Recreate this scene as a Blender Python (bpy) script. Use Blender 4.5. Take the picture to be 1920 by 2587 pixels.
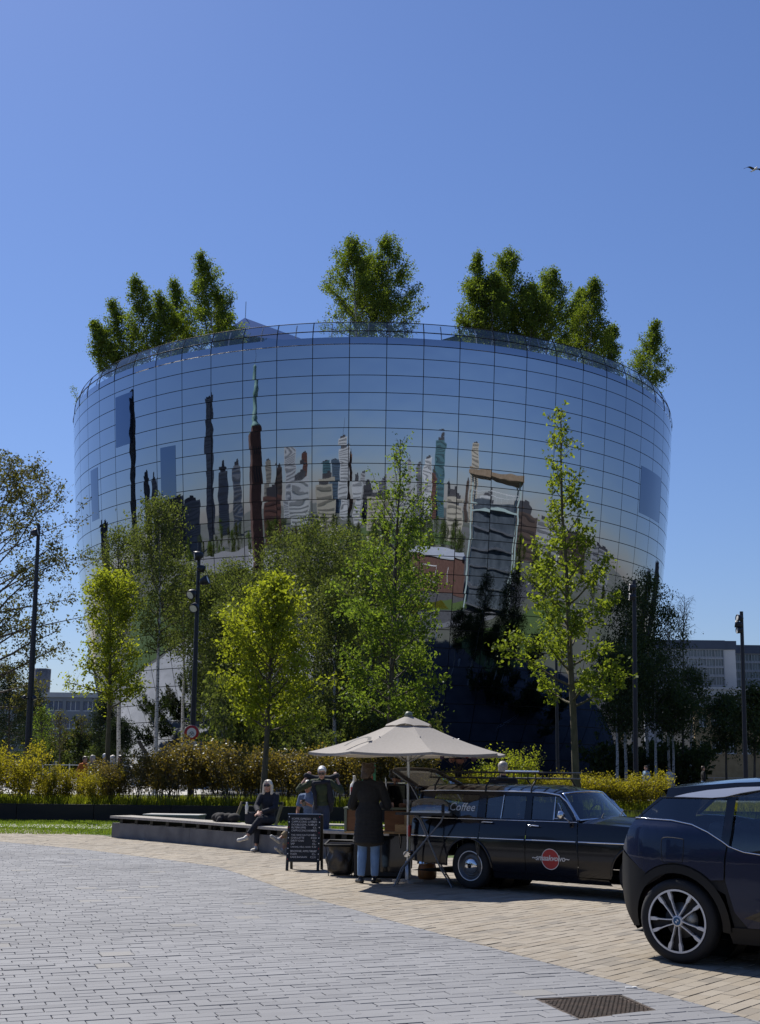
import bpy, bmesh, math, random
import numpy as np
from mathutils import Vector, Matrix, Euler
R = math.radians
scene = bpy.context.scene
for o in list(bpy.data.objects):
    bpy.data.objects.remove(o)

# ------------------------------------------------------------------ camera
F_PX, W_PX, H_PX = 3040.0, 1920.0, 2587.0
PITCH, ROLL, CAM_H = 0.21207, 0.01102, 1.6
cam_d = bpy.data.cameras.new('camera')
cam = bpy.data.objects.new('camera', cam_d)
scene.collection.objects.link(cam)
cam_d.sensor_fit = 'HORIZONTAL'; cam_d.sensor_width = 36.0
cam_d.lens = 36.0 * F_PX / W_PX
cam_d.clip_start = 0.1; cam_d.clip_end = 20000
cam.matrix_world = Matrix.Translation((0, 0, CAM_H)) @ Matrix.Rotation(math.pi / 2 + PITCH, 4, 'X') @ Matrix.Rotation(ROLL, 4, 'Z')
scene.camera = cam
scene.render.resolution_x, scene.render.resolution_y = 760, 1024

# ------------------------------------------------------------------ sky and sun
SUN_AZ, SUN_EL = R(-33), R(52)          # azimuth clockwise from +Y
world = bpy.data.worlds.new('World'); scene.world = world; world.use_nodes = True
wn = world.node_tree; wn.nodes.clear()
sky = wn.nodes.new('ShaderNodeTexSky'); sky.sky_type = 'NISHITA'; sky.sun_disc = False
sky.sun_elevation = SUN_EL; sky.sun_rotation = SUN_AZ
sky.altitude = 0; sky.air_density = 1.3; sky.dust_density = 0.3; sky.ozone_density = 7.5
bg = wn.nodes.new('ShaderNodeBackground'); bg.inputs[1].default_value = 0.067
wo = wn.nodes.new('ShaderNodeOutputWorld')
tint = wn.nodes.new('ShaderNodeMixRGB'); tint.blend_type = 'MULTIPLY'; tint.inputs[0].default_value = 1.0; tint.inputs[2].default_value = (.98, .98, 1.2, 1)   # cool white balance
wn.links.new(sky.outputs[0], tint.inputs[1]); wn.links.new(tint.outputs[0], bg.inputs[0]); wn.links.new(bg.outputs[0], wo.inputs[0])
SUN_DIR = Vector((math.sin(SUN_AZ) * math.cos(SUN_EL), math.cos(SUN_AZ) * math.cos(SUN_EL), math.sin(SUN_EL)))
sun_d = bpy.data.lights.new('sun', 'SUN'); sun_d.energy = 5.0; sun_d.angle = R(0.5); sun_d.color = (1.0, 0.95, 0.87)
sun = bpy.data.objects.new('sun', sun_d); scene.collection.objects.link(sun)
sun.rotation_euler = (-SUN_DIR).to_track_quat('-Z', 'Y').to_euler(); sun.location = (0, 0, 80)
vs = scene.view_settings
vs.view_transform = 'Standard'; vs.look = 'None'; vs.gamma = 1.0; vs.use_curve_mapping = False; vs.exposure = 0.34
scene.cycles.max_bounces = 8; scene.cycles.transparent_max_bounces = 16
scene.cycles.use_denoising = True
scene.cycles.sample_clamp_indirect = 6.0

# ------------------------------------------------------------------ layout helpers
def ray(u, v):
    a = (u - W_PX / 2) / F_PX; b = -(v - H_PX / 2) / F_PX
    cr, sr = math.cos(ROLL), math.sin(ROLL)
    a, b = a * cr - b * sr, a * sr + b * cr
    c, s = math.cos(PITCH), math.sin(PITCH)
    return Vector((a, c - b * s, s + b * c))
def at(u, v, Y):
    d = ray(u, v); return Vector((0, 0, CAM_H)) + d * (Y / d.y)
def G(u, v, z=0.0):
    d = ray(u, v); return Vector((0, 0, CAM_H)) + d * ((z - CAM_H) / d.z)

# ------------------------------------------------------------------ mesh helpers
COL = scene.collection
def link(o): COL.objects.link(o); return o
def np_mesh(name, verts, faces, smooth=False):
    verts = np.asarray(verts, dtype=np.float32).reshape(-1, 3); faces = np.asarray(faces, dtype=np.int32)
    me = bpy.data.meshes.new(name); k = faces.shape[1]; m = faces.shape[0]
    me.vertices.add(len(verts)); me.vertices.foreach_set('co', verts.ravel())
    me.loops.add(m * k); me.loops.foreach_set('vertex_index', faces.ravel())
    me.polygons.add(m); me.polygons.foreach_set('loop_start', np.arange(0, m * k, k, dtype=np.int32))
    if smooth: me.polygons.foreach_set('use_smooth', np.ones(m, dtype=bool))
    me.update(calc_edges=True)
    return me
def tag(o, label=None, cat=None, group=None, kind=None):
    if label: o['label'] = label
    if cat: o['category'] = cat
    if group: o['group'] = group
    if kind: o['kind'] = kind
    return o
def obj(name, me, m=None, parent=None, loc=None):
    o = bpy.data.objects.new(name, me)
    if m is not None and me is not None and len(me.materials) == 0: me.materials.append(m)
    if loc is not None: o.location = loc
    if parent is not None: o.parent = parent
    return link(o)
def thing(name, label, cat, loc=(0, 0, 0), rz=0.0, group=None):
    o = bpy.data.objects.new(name, None); o.empty_display_size = 0.2
    o.location = loc; o.rotation_euler = (0, 0, rz)
    return tag(link(o), label, cat, group)
def copy_tree(o, parent=None):
    c = o.copy(); link(c); c.parent = parent
    for ch in list(o.children): copy_tree(ch, c)
    return c

LAB = bpy.data.scenes.new('workbench')           # small side scene, so that fusing a mesh does not re-evaluate the whole place
def bake(o):
    LAB.collection.objects.link(o); LAB.view_layers[0].update(); dg = LAB.view_layers[0].depsgraph
    me = bpy.data.meshes.new_from_object(o.evaluated_get(dg)); bpy.data.objects.remove(o); return me
class MB:
    """collects shapes, build() links them as one mesh object"""
    def __init__(s): s.v = []; s.f = []; s.sm = []
    def add(s, vs, fs, smooth=False, M=None):
        b = len(s.v)
        for p in vs:
            p = Vector(p)
            s.v.append(tuple(M @ p) if M is not None else tuple(p))
        for f in fs: s.f.append(tuple(i + b for i in f)); s.sm.append(smooth)
        return s
    def box(s, c, d, rz=0.0, M=None, bev=0.0):
        x, y, z = d[0] / 2, d[1] / 2, d[2] / 2
        T = Matrix.Translation(c) @ Matrix.Rotation(rz, 4, 'Z')
        if M is not None: T = M @ T
        if bev <= 0:
            vs = [(-x, -y, -z), (x, -y, -z), (x, y, -z), (-x, y, -z), (-x, -y, z), (x, -y, z), (x, y, z), (-x, y, z)]
            fs = [(0, 3, 2, 1), (4, 5, 6, 7), (0, 1, 5, 4), (1, 2, 6, 5), (2, 3, 7, 6), (3, 0, 4, 7)]
            return s.add(vs, fs, False, T)
        b = min(bev, x * .9, y * .9, z * .9)
        bm = bmesh.new(); bmesh.ops.create_cube(bm, size=1.0)
        for q in bm.verts: q.co = Vector((q.co.x * 2 * x, q.co.y * 2 * y, q.co.z * 2 * z))
        bmesh.ops.bevel(bm, geom=list(bm.edges), offset=b, segments=2, affect='EDGES', profile=0.5)
        bm.verts.index_update()
        s.add([q.co.copy() for q in bm.verts], [[q.index for q in f.verts] for f in bm.faces], False, T); bm.free(); return s
    def tube(s, pts, rad, n=8, cap=True, smooth=True, M=None):
        pts = [Vector(p) for p in pts]
        if not hasattr(rad, '__len__'): rad = [rad] * len(pts)
        rings = []; up = None
        for i, p in enumerate(pts):
            t = (pts[min(i + 1, len(pts) - 1)] - pts[max(i - 1, 0)])
            t = t.normalized() if t.length > 1e-9 else Vector((0, 0, 1))
            if up is None:
                a = Vector((0, 0, 1)) if abs(t.z) < .9 else Vector((1, 0, 0))
                up = (a - t * a.dot(t)).normalized()
            else:
                up = up - t * up.dot(t); up = up.normalized() if up.length > 1e-6 else t.orthogonal().normalized()
            w = t.cross(up)
            rings.append([p + (up * math.cos(2 * math.pi * k / n) + w * math.sin(2 * math.pi * k / n)) * rad[i] for k in range(n)])
        vs = [q for r_ in rings for q in r_]; fs = []
        for i in range(len(pts) - 1):
            for k in range(n):
                a, b = i * n + k, i * n + (k + 1) % n
                fs.append((a, b, b + n, a + n))
        s.add(vs, fs, smooth, M)
        if cap:
            s.add(rings[0], [tuple(range(n - 1, -1, -1))], False, M); s.add(rings[-1], [tuple(range(n))], False, M)
        return s
    def lathe(s, prof, n=16, M=None, smooth=True, arc=2 * math.pi):
        """prof: (r, z) pairs, revolved about local z"""
        full = abs(arc - 2 * math.pi) < 1e-6; m = n if full else n + 1
        vs = [(r_ * math.cos(arc * k / n), r_ * math.sin(arc * k / n), z) for r_, z in prof for k in range(m)]; fs = []
        for i in range(len(prof) - 1):
            for k in range(n):
                a, b = i * m + k, i * m + (k + 1) % m
                fs.append((a, b, b + m, a + m))
        return s.add(vs, fs, smooth, M)
    def ell(s, c, r, n=12, m=8, M=None):
        vs = []; fs = []
        for i in range(m + 1):
            th = math.pi * i / m
            for k in range(n):
                ph = 2 * math.pi * k / n
                vs.append((c[0] + r[0] * math.sin(th) * math.cos(ph), c[1] + r[1] * math.sin(th) * math.sin(ph), c[2] - r[2] * math.cos(th)))
        for i in range(m):
            for k in range(n):
                a, b = i * n + k, i * n + (k + 1) % n
                fs.append((a, b, b + n, a + n))
        return s.add(vs, fs, True, M)
    def grid(s, fn, nu, nv, smooth=True, M=None, flip=False):
        vs = [fn(i / nu, j / nv) for j in range(nv + 1) for i in range(nu + 1)]; fs = []
        for j in range(nv):
            for i in range(nu):
                a = j * (nu + 1) + i; q = (a, a + 1, a + nu + 2, a + nu + 1)
                fs.append(q[::-1] if flip else q)
        return s.add(vs, fs, smooth, M)
    def prism(s, poly, thick, M=None, smooth=False):
        """poly in local xz, extruded along local y by +-thick/2"""
        n = len(poly); vs = [(x, -thick / 2, z) for x, z in poly] + [(x, thick / 2, z) for x, z in poly]
        fs = [tuple(range(n)), tuple(range(2 * n - 1, n - 1, -1))] + [(i + n, (i + 1) % n + n, (i + 1) % n, i) for i in range(n)]
        return s.add(vs, fs, smooth, M)
    def mesh(s, name, merge=False):
        me = bpy.data.meshes.new(name); me.from_pydata(s.v, [], s.f)
        me.polygons.foreach_set('use_smooth', s.sm); me.update()
        return me
    def build(s, name, m, parent=None, label=None, loc=None):
        o = obj(name, s.mesh(name), m, parent, loc)
        if label: o['label'] = label
        return o
def XF(loc=(0, 0, 0), rx=0.0, ry=0.0, rz=0.0):
    return Matrix.Translation(loc) @ Euler((rx, ry, rz)).to_matrix().to_4x4()

# ------------------------------------------------------------------ materials
def mat(name, col, rough=.6, metal=0.0, col2=None, vscale=4.0, detail=4.0, bump=0.0, bscale=30.0, bdist=.01, spec=.5, coat=0.0, trans=0.0, emit=None, island=0.0, contrast=(0.35, 0.65), stretch=None):
    m = bpy.data.materials.new(name); m.use_nodes = True; nt = m.node_tree; N = nt.nodes; L = nt.links
    b = N['Principled BSDF']
    b.inputs['Base Color'].default_value = (*col, 1); b.inputs['Roughness'].default_value = rough; b.inputs['Metallic'].default_value = metal
    b.inputs['Specular IOR Level'].default_value = spec; b.inputs['Coat Weight'].default_value = coat; b.inputs['Coat Roughness'].default_value = .03
    b.inputs['Transmission Weight'].default_value = trans
    src = None
    if col2 is not None or bump > 0:
        tc = N.new('ShaderNodeTexCoord'); src = tc.outputs['Object']
        if stretch:
            mp = N.new('ShaderNodeMapping'); mp.inputs['Scale'].default_value = stretch; L.new(src, mp.inputs[0]); src = mp.outputs[0]
    last = None
    if col2 is not None:
        nz = N.new('ShaderNodeTexNoise'); nz.inputs['Scale'].default_value = vscale; nz.inputs['Detail'].default_value = detail; L.new(src, nz.inputs['Vector'])
        cr = N.new('ShaderNodeValToRGB'); cr.color_ramp.elements[0].position = contrast[0]; cr.color_ramp.elements[1].position = contrast[1]
        cr.color_ramp.elements[0].color = (*col, 1); cr.color_ramp.elements[1].color = (*col2, 1)
        L.new(nz.outputs[0], cr.inputs[0]); last = cr.outputs[0]
    if island > 0:
        ge = N.new('ShaderNodeNewGeometry'); hs = N.new('ShaderNodeHueSaturation'); mr = N.new('ShaderNodeMapRange')
        mr.inputs['To Min'].default_value = 1 - island; mr.inputs['To Max'].default_value = 1 + island
        L.new(ge.outputs['Random Per Island'], mr.inputs[0]); L.new(mr.outputs[0], hs.inputs['Value'])
        if last: L.new(last, hs.inputs['Color'])
        else: hs.inputs['Color'].default_value = (*col, 1)
        last = hs.outputs[0]
    if last: L.new(last, b.inputs['Base Color'])
    if bump > 0:
        nb = N.new('ShaderNodeTexNoise'); nb.inputs['Scale'].default_value = bscale; nb.inputs['Detail'].default_value = 5; L.new(src, nb.inputs['Vector'])
        bp = N.new('ShaderNodeBump'); bp.inputs['Strength'].default_value = bump; bp.inputs['Distance'].default_value = bdist
        L.new(nb.outputs[0], bp.inputs['Height']); L.new(bp.outputs[0], b.inputs['Normal'])
    if emit: b.inputs['Emission Color'].default_value = (*emit[0], 1); b.inputs['Emission Strength'].default_value = emit[1]
    return m
def leaf_mat(name, c0, c1, tr=.45, tcol=None, gloss=.012):
    """thin leaves: reflected colour, light coming through from behind, a little wax gloss"""
    m = bpy.data.materials.new(name); m.use_nodes = True; nt = m.node_tree; N = nt.nodes; L = nt.links; N.clear()
    out = N.new('ShaderNodeOutputMaterial'); ge = N.new('ShaderNodeNewGeometry')
    cr = N.new('ShaderNodeValToRGB'); cr.color_ramp.elements[0].color = (*c0, 1); cr.color_ramp.elements[1].color = (*c1, 1)
    L.new(ge.outputs['Random Per Island'], cr.inputs[0])
    d = N.new('ShaderNodeBsdfDiffuse'); t = N.new('ShaderNodeBsdfTranslucent'); g = N.new('ShaderNodeBsdfGlossy'); g.inputs['Roughness'].default_value = .42
    g.inputs['Color'].default_value = (.9, .95, 1, 1)
    L.new(cr.outputs[0], d.inputs[0])
    mul = N.new('ShaderNodeMixRGB'); mul.blend_type = 'MULTIPLY'; mul.inputs[0].default_value = 1; mul.inputs[2].default_value = (*(tcol or (1.75, 1.75, .85)), 1)
    L.new(cr.outputs[0], mul.inputs[1]); L.new(mul.outputs[0], t.inputs[0])
    m1 = N.new('ShaderNodeMixShader'); m1.inputs[0].default_value = tr; L.new(d.outputs[0], m1.inputs[1]); L.new(t.outputs[0], m1.inputs[2])
    m2 = N.new('ShaderNodeMixShader'); m2.inputs[0].default_value = gloss; L.new(m1.outputs[0], m2.inputs[1]); L.new(g.outputs[0], m2.inputs[2])
    L.new(m2.outputs[0], out.inputs[0]); return m
def glass_mat(name, tint=(.75, .82, .86), refl=.10, rough=.01, edge=.75):
    """thin sheet of glass: mostly see-through, fresnel reflection"""
    m = bpy.data.materials.new(name); m.use_nodes = True; nt = m.node_tree; N = nt.nodes; L = nt.links; N.clear()
    out = N.new('ShaderNodeOutputMaterial'); t = N.new('ShaderNodeBsdfTransparent'); t.inputs[0].default_value = (*tint, 1)
    g = N.new('ShaderNodeBsdfGlossy'); g.inputs['Roughness'].default_value = rough; g.inputs[0].default_value = (.95, .97, 1, 1)
    fr = N.new('ShaderNodeLayerWeight'); fr.inputs[0].default_value = .35
    ma = N.new('ShaderNodeMath'); ma.operation = 'MULTIPLY_ADD'; ma.inputs[1].default_value = edge; ma.inputs[2].default_value = refl; ma.use_clamp = True
    L.new(fr.outputs['Fresnel'], ma.inputs[0])
    mx = N.new('ShaderNodeMixShader'); L.new(ma.outputs[0], mx.inputs[0]); L.new(t.outputs[0], mx.inputs[1]); L.new(g.outputs[0], mx.inputs[2])
    L.new(mx.outputs[0], out.inputs[0]); return m
M = {}
M['black_paint'] = mat('black_paint', (.0035, .004, .008), .14, coat=.25, spec=.45)
M['blue_paint'] = mat('blue_paint', (.005, .012, .042), .25, metal=.1, coat=.5, spec=.3)
M['black_trim'] = mat('black_trim', (.008, .008, .009), .45)
M['gloss_black'] = mat('gloss_black', (.005, .005, .006), .1, coat=.5)
M['rubber'] = mat('rubber', (.012, .012, .013), .75, bump=.3, bscale=60)
M['chrome'] = mat('chrome', (.75, .76, .78), .08, metal=1.0)
M['alu'] = mat('alu', (.72, .73, .75), .28, metal=.85)
M['steel'] = mat('steel', (.42, .43, .45), .38, metal=.9)
M['silver_paint'] = mat('silver_paint', (.62, .64, .68), .3, metal=.4, coat=.6)
M['pole_navy'] = mat('pole_navy', (.010, .013, .022), .5)
M['white'] = mat('white', (.78, .78, .76), .5)
M['red'] = mat('red', (.45, .03, .025), .5)
M['dark'] = mat('dark', (.012, .012, .013), .7)
M['glass_car'] = glass_mat('glass_car', (.52, .60, .62), .07)
M['glass_clear'] = glass_mat('glass_clear', (.80, .86, .88), .06)
M['concrete'] = mat('concrete', (.12, .12, .125), .85, col2=(.19, .19, .19), vscale=2.5, bump=.25, bscale=45)
M['concrete_light'] = mat('concrete_light', (.36, .355, .34), .85, col2=(.46, .45, .43), vscale=.6, bump=.2, bscale=20)
M['asphalt'] = mat('asphalt', (.06, .06, .062), .9, col2=(.085, .085, .086), vscale=1.2, bump=.3, bscale=60)
M['soil'] = mat('soil', (.05, .042, .03), .95, col2=(.08, .065, .045), vscale=3)
M['lawn'] = mat('lawn', (.055, .095, .018), .95, col2=(.085, .13, .028), vscale=6, detail=8, bump=.8, bscale=90, bdist=.03)
M['bark'] = mat('bark', (.055, .045, .035), .9, col2=(.10, .085, .065), vscale=12, bump=.5, bscale=30, stretch=(1, 1, .25))
M['bark_green'] = mat('bark_green', (.075, .065, .035), .9, col2=(.12, .10, .06), vscale=10, bump=.5, bscale=30, stretch=(1, 1, .3))
M['birch_bark'] = mat('birch_bark', (.05, .045, .04), .8, col2=(.52, .50, .46), vscale=7, detail=3, stretch=(1, 1, 2.6), contrast=(.36, .46))

# ================================================================== SETTING
rng = np.random.default_rng(7); random.seed(7)
def sheet(name, pts, z, m, kind='structure', parent=None):
    me = bpy.data.meshes.new(name); me.from_pydata([(p[0], p[1], z) for p in pts], [], [tuple(range(len(pts)))])
    me.update()
    if me.polygons[0].normal.z < 0: me.flip_normals()
    return tag(obj(name, me, m, parent), kind=kind)
M['far_ground'] = mat('far_ground', (.075, .085, .05), .95, col2=(.13, .125, .11), vscale=.02, detail=6)
sheet('ground', [(-7000, -7000), (7000, -7000), (7000, 9000), (-7000, 9000)], -.16, M['far_ground'])
UP = .30      # the ground behind the hedge bed lies higher
sheet('upper_ground', [(-400, 41.95), (400, 41.95), (900, 700), (-900, 700)], UP - .06, M['far_ground'])
sheet('street', [(-160, 42.0), (160, 42.0), (160, 58), (-160, 58)], UP - .03, M['asphalt'])
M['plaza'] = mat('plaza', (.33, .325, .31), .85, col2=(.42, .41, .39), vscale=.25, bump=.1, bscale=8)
M['shaded_setts'] = mat('shaded_setts', (.045, .045, .048), .85, col2=(.07, .07, .072), vscale=.4, bump=.2, bscale=6)  # stone tone lowered to carry the bowl's shade on the forecourt
DX, DY, D_A0 = -0.811, 119.944, -1.13776       # the bowl's axis and its first visible joint
sheet('forecourt', [(DX + 46 * math.cos(a) * 1.1, DY - 2 + 54 * math.sin(a)) for a in np.linspace(0, 2 * math.pi, 64, endpoint=False)], UP - .02, M['shaded_setts'])
sheet('sunlit_forecourt', [(-60, 62), (-10, 62), (-8, 84), (-12, 94), (-16, 104), (-18, 125), (-60, 135)], UP - .012, M['plaza'])  # pale concrete on the sun side, without the darkened tone
sheet('museum_square', [(-140, -40), (-18, -40), (-13.5, 20), (-14, 41), (-140, 41)], -.09, M['plaza'])
sheet('road', [(14, 41), (16, 4), (8.5, -60), (60, -60), (120, -20), (120, 41)], -.09, M['asphalt'])
sheet('back_lawn', [(-120, -160), (120, -160), (120, -75), (-120, -75)], -.1, M['lawn'])

# boundary between grey and tan paving, and back edge of the tan paving
B1 = [G(u, v) for u, v in [(0, 2126), (198, 2144), (453, 2176), (552, 2190), (640, 2219), (756, 2260), (907, 2301), (960, 2318), (1094, 2354), (1309, 2412), (1448, 2450), (1582, 2485), (1920, 2581)]]
d0 = (B1[0] - B1[1]).normalized(); d1 = (B1[-1] - B1[-2]).normalized()
B1 = [B1[0] + d0 * 8] + B1 + [B1[-1] + d1 * 9]
B2 = [G(0, 2088) + (G(0, 2088) - G(270, 2113)).normalized() * 5.5, G(0, 2088), G(270, 2113.5), Vector((-2.3, 25.7, 0)), Vector((1.6, 23.4, 0)), Vector((6, 22.6, 0)), Vector((15.2, 22.2, 0))]
gpoly = [(p.x, p.y) for p in B1] + [(8.5, -12), (-26, -12), (-26, 34)]
tpoly = [(p.x, p.y) for p in B1] + [(15.2, .2)] + [(p.x, p.y) for p in reversed(B2)]
def inside(poly, P):
    P = np.asarray(P); x, y = P[:, 0], P[:, 1]; c = np.zeros(len(P), bool); n = len(poly)
    for i in range(n):
        x0, y0 = poly[i]; x1, y1 = poly[(i + 1) % n]
        k = ((y0 > y) != (y1 > y)) & (x < (x1 - x0) * (y - y0) / (y1 - y0 + 1e-12) + x0); c ^= k
    return c
def paver_mat(name, ca, cb, cc):
    m = mat(name, ca, .8, col2=cb, vscale=2.0, bump=.35, bscale=140, bdist=.004)
    nt = m.node_tree; N = nt.nodes; L = nt.links; b = N['Principled BSDF']
    oi = N.new('ShaderNodeObjectInfo'); ge = N.new('ShaderNodeNewGeometry')
    ad = N.new('ShaderNodeMath'); ad.operation = 'ADD'; L.new(oi.outputs['Random'], ad.inputs[0]); L.new(ge.outputs['Random Per Island'], ad.inputs[1])
    fr = N.new('ShaderNodeMath'); fr.operation = 'FRACT'; L.new(ad.outputs[0], fr.inputs[0])
    cr = N.new('ShaderNodeValToRGB'); e = cr.color_ramp.elements
    e[0].color = (*ca, 1); e[1].color = (*cc, 1); e.new(.45).color = (*cb, 1); e.new(.8).color = (*[(x + y) / 2 for x, y in zip(ca, cb)], 1)
    L.new(fr.outputs[0], cr.inputs[0])
    nz = N.new('ShaderNodeTexNoise'); nz.inputs['Scale'].default_value = 260; tc = N.new('ShaderNodeTexCoord'); L.new(tc.outputs['Object'], nz.inputs[0])
    n2 = N.new('ShaderNodeTexNoise'); n2.inputs['Scale'].default_value = .35; n2.inputs['Detail'].default_value = 6; L.new(ge.outputs['Position'], n2.inputs[0])
    mr = N.new('ShaderNodeMapRange'); mr.inputs['From Min'].default_value = .25; mr.inputs['From Max'].default_value = .75; mr.inputs['To Min'].default_value = .82; mr.inputs['To Max'].default_value = 1.14; L.new(nz.outputs[0], mr.inputs[0])
    m3 = N.new('ShaderNodeMapRange'); m3.inputs['From Min'].default_value = .3; m3.inputs['From Max'].default_value = .7; m3.inputs['To Min'].default_value = .86; m3.inputs['To Max'].default_value = 1.1; L.new(n2.outputs[0], m3.inputs[0])
    mm = N.new('ShaderNodeMath'); mm.operation = 'MULTIPLY'; L.new(mr.outputs[0], mm.inputs[0]); L.new(m3.outputs[0], mm.inputs[1])
    hs = N.new('ShaderNodeHueSaturation'); L.new(mm.outputs[0], hs.inputs['Value']); L.new(cr.outputs[0], hs.inputs['Color']); L.new(hs.outputs[0], b.inputs['Base Color'])
    return m
M['paver_grey'] = paver_mat('paver_grey', (.181, .184, .195), (.211, .214, .224), (.157, .160, .171))
M['paver_warm'] = paver_mat('paver_warm', (.202, .198, .190), (.222, .216, .208), (.185, .183, .176))
M['paver_tan'] = paver_mat('paver_tan', (.242, .202, .149), (.290, .254, .202), (.194, .171, .139))
M['mortar'] = mat('mortar', (.035, .033, .03), .95)
M['mortar_tan'] = mat('mortar_tan', (.075, .06, .045), .95)
MANHOLE = [G(1350, 2521.5), G(1570, 2511.5), G(1660, 2551), G(1462, 2574.5)]

def clip_poly(poly, a, n):
    out = []; m = len(poly)
    for i in range(m):
        p, q = poly[i], poly[(i + 1) % m]; dp = (p[0] - a[0]) * n[0] + (p[1] - a[1]) * n[1]; dq = (q[0] - a[0]) * n[0] + (q[1] - a[1]) * n[1]
        if dp >= 0: out.append(p)
        if (dp >= 0) != (dq >= 0):
            t = dp / (dp - dq); out.append((p[0] + (q[0] - p[0]) * t, p[1] + (q[1] - p[1]) * t))
    return out
def pave(root, poly, d, L_, W_, gap, mm, big, ymax, seed, edges, hole=None):
    rg = np.random.default_rng(seed)
    d = Vector((d.x, d.y, 0)).normalized(); n = Vector((-d.y, d.x, 0))
    if n.y < 0: n = -n
    xs = np.array([p[0] for p in poly]); ys = np.array([min(p[1], ymax) for p in poly])
    O = np.array([0.0, 8.0]); corners = np.array([(a, b) for a in (xs.min(), xs.max()) for b in (ys.min(), ys.max())]) - O
    du = corners @ np.array([d.x, d.y]); dn = corners @ np.array([n.x, n.y])
    rects = []
    j0, j1 = int(dn.min() / W_) - 1, int(dn.max() / W_) + 2
    for j in range(j0, j1):
        off = (.5 * (j % 2) + rg.uniform(-.22, .22)) * L_
        ks = np.arange(int(du.min() / L_) - 1, int(du.max() / L_) + 2)
        for x in ks * L_ + off: rects.append((x, j * W_, L_, W_, 0))
    rects = np.array(rects)
    cx = O[0] + (rects[:, 0] + L_ / 2) * d.x + (rects[:, 1] + W_ / 2) * n.x
    cy = O[1] + (rects[:, 0] + L_ / 2) * d.y + (rects[:, 1] + W_ / 2) * n.y
    keep = (cy > 5.5) & (cy < ymax) & (np.abs(cx) < .36 * cy + 3.0)
    rects = rects[keep]; C = np.stack([cx, cy], 1)[keep]
    # a few double-width slabs: drop the paver above, widen this one
    if big > 0:
        pick = np.where(rg.random(len(rects)) < big)[0]; dead = np.zeros(len(rects), bool)
        for i in pick:
            if dead[i]: continue
            near = np.where((np.abs(rects[:, 1] - rects[i, 1] - W_) < 1e-6) & (rects[:, 0] < rects[i, 0] + L_) & (rects[:, 0] + L_ > rects[i, 0]))[0]
            if len(near) != 2: continue
            a, b = near if rects[near[0], 0] < rects[near[1], 0] else near[::-1]
            if dead[a] or dead[b] or rects[a, 4] or rects[b, 4] : continue
            rects[a, 2] = max(.03, rects[i, 0] - rects[a, 0]); e = rects[b, 0] + L_
            rects[b, 0] = rects[i, 0] + L_; rects[b, 2] = max(.03, e - rects[b, 0])
            rects[i, 3] = 2 * W_; rects[i, 4] = 1; dead[a] = rects[a, 2] <= .031; dead[b] = rects[b, 2] <= .031
            rects[a, 4] = max(rects[a, 4], 2); rects[b, 4] = max(rects[b, 4], 2)
        rects = rects[~dead]; C = C[~dead]
    polys = []
    for r_ in rects:
        x0, x1, y0, y1 = r_[0] + gap / 2, r_[0] + r_[2] - gap / 2, r_[1] + gap / 2, r_[1] + r_[3] - gap / 2
        polys.append([(O[0] + a * d.x + b * n.x, O[1] + a * d.y + b * n.y) for a, b in ((x0, y0), (x1, y0), (x1, y1), (x0, y1))])
    P = np.array(polys); ins = inside(poly, P.reshape(-1, 2)).reshape(-1, 4); cnt = ins.sum(1)
    full = list(np.where(cnt == 4)[0]); part_ = list(np.where((cnt > 0) & (cnt < 4))[0])
    out = [(polys[i], rects[i, 4]) for i in full]
    for i in part_:                                   # cut along the edge
        q = polys[i]; c = np.mean(q, 0)
        best = min(range(len(edges) - 1), key=lambda k: seg_dist(c, edges[k], edges[k + 1]))
        a, b = edges[best], edges[best + 1]; t = Vector((b.x - a.x, b.y - a.y)).normalized(); nn = (-t.y, t.x)
        mid = (a.x + b.x) / 2, (a.y + b.y) / 2
        if not inside(poly, [(mid[0] + nn[0] * .05, mid[1] + nn[1] * .05)])[0]: nn = (t.y, -t.x)
        q2 = clip_poly(q, (a.x + nn[0] * .004, a.y + nn[1] * .004), nn)
        if len(q2) >= 3: out.append((q2, rects[i, 4]))
    if hole:
        hp = [(p.x, p.y) for p in hole]; res = []
        for q, k in out:
            # keep what lies outside the manhole frame
            parts = [q]; 
            if not (min(p[0] for p in q) > max(p[0] for p in hp) or max(p[0] for p in q) < min(p[0] for p in hp) or min(p[1] for p in q) > max(p[1] for p in hp) or max(p[1] for p in q) < min(p[1] for p in hp)):
                parts = []; rest = q
                for e in range(len(hp)):
                    a, b = hp[e], hp[(e + 1) % len(hp)]; t = (b[0] - a[0], b[1] - a[1]); nn = (t[1], -t[0])
                    cxm = sum(p[0] for p in hp) / 4 - a[0], sum(p[1] for p in hp) / 4 - a[1]
                    if cxm[0] * nn[0] + cxm[1] * nn[1] > 0: nn = (-nn[0], -nn[1])
                    o_ = clip_poly(rest, a, nn)
                    if len(o_) >= 3: parts.append(o_)
                    rest = clip_poly(rest, a, (-nn[0], -nn[1]))
                    if len(rest) < 3: break
            res += [(p_, k) for p_ in parts]
        out = res
    scr = [math.hypot(np.mean([p[0] for p in q]), np.mean([p[1] for p in q]) - .0) + (0 if abs(np.mean([p[0] for p in q])) < .34 * np.mean([p[1] for p in q]) and np.mean([p[1] for p in q]) > 8.1 else 50) for q, k in out]
    order = np.argsort(scr)
    share = None; T = .03
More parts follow.
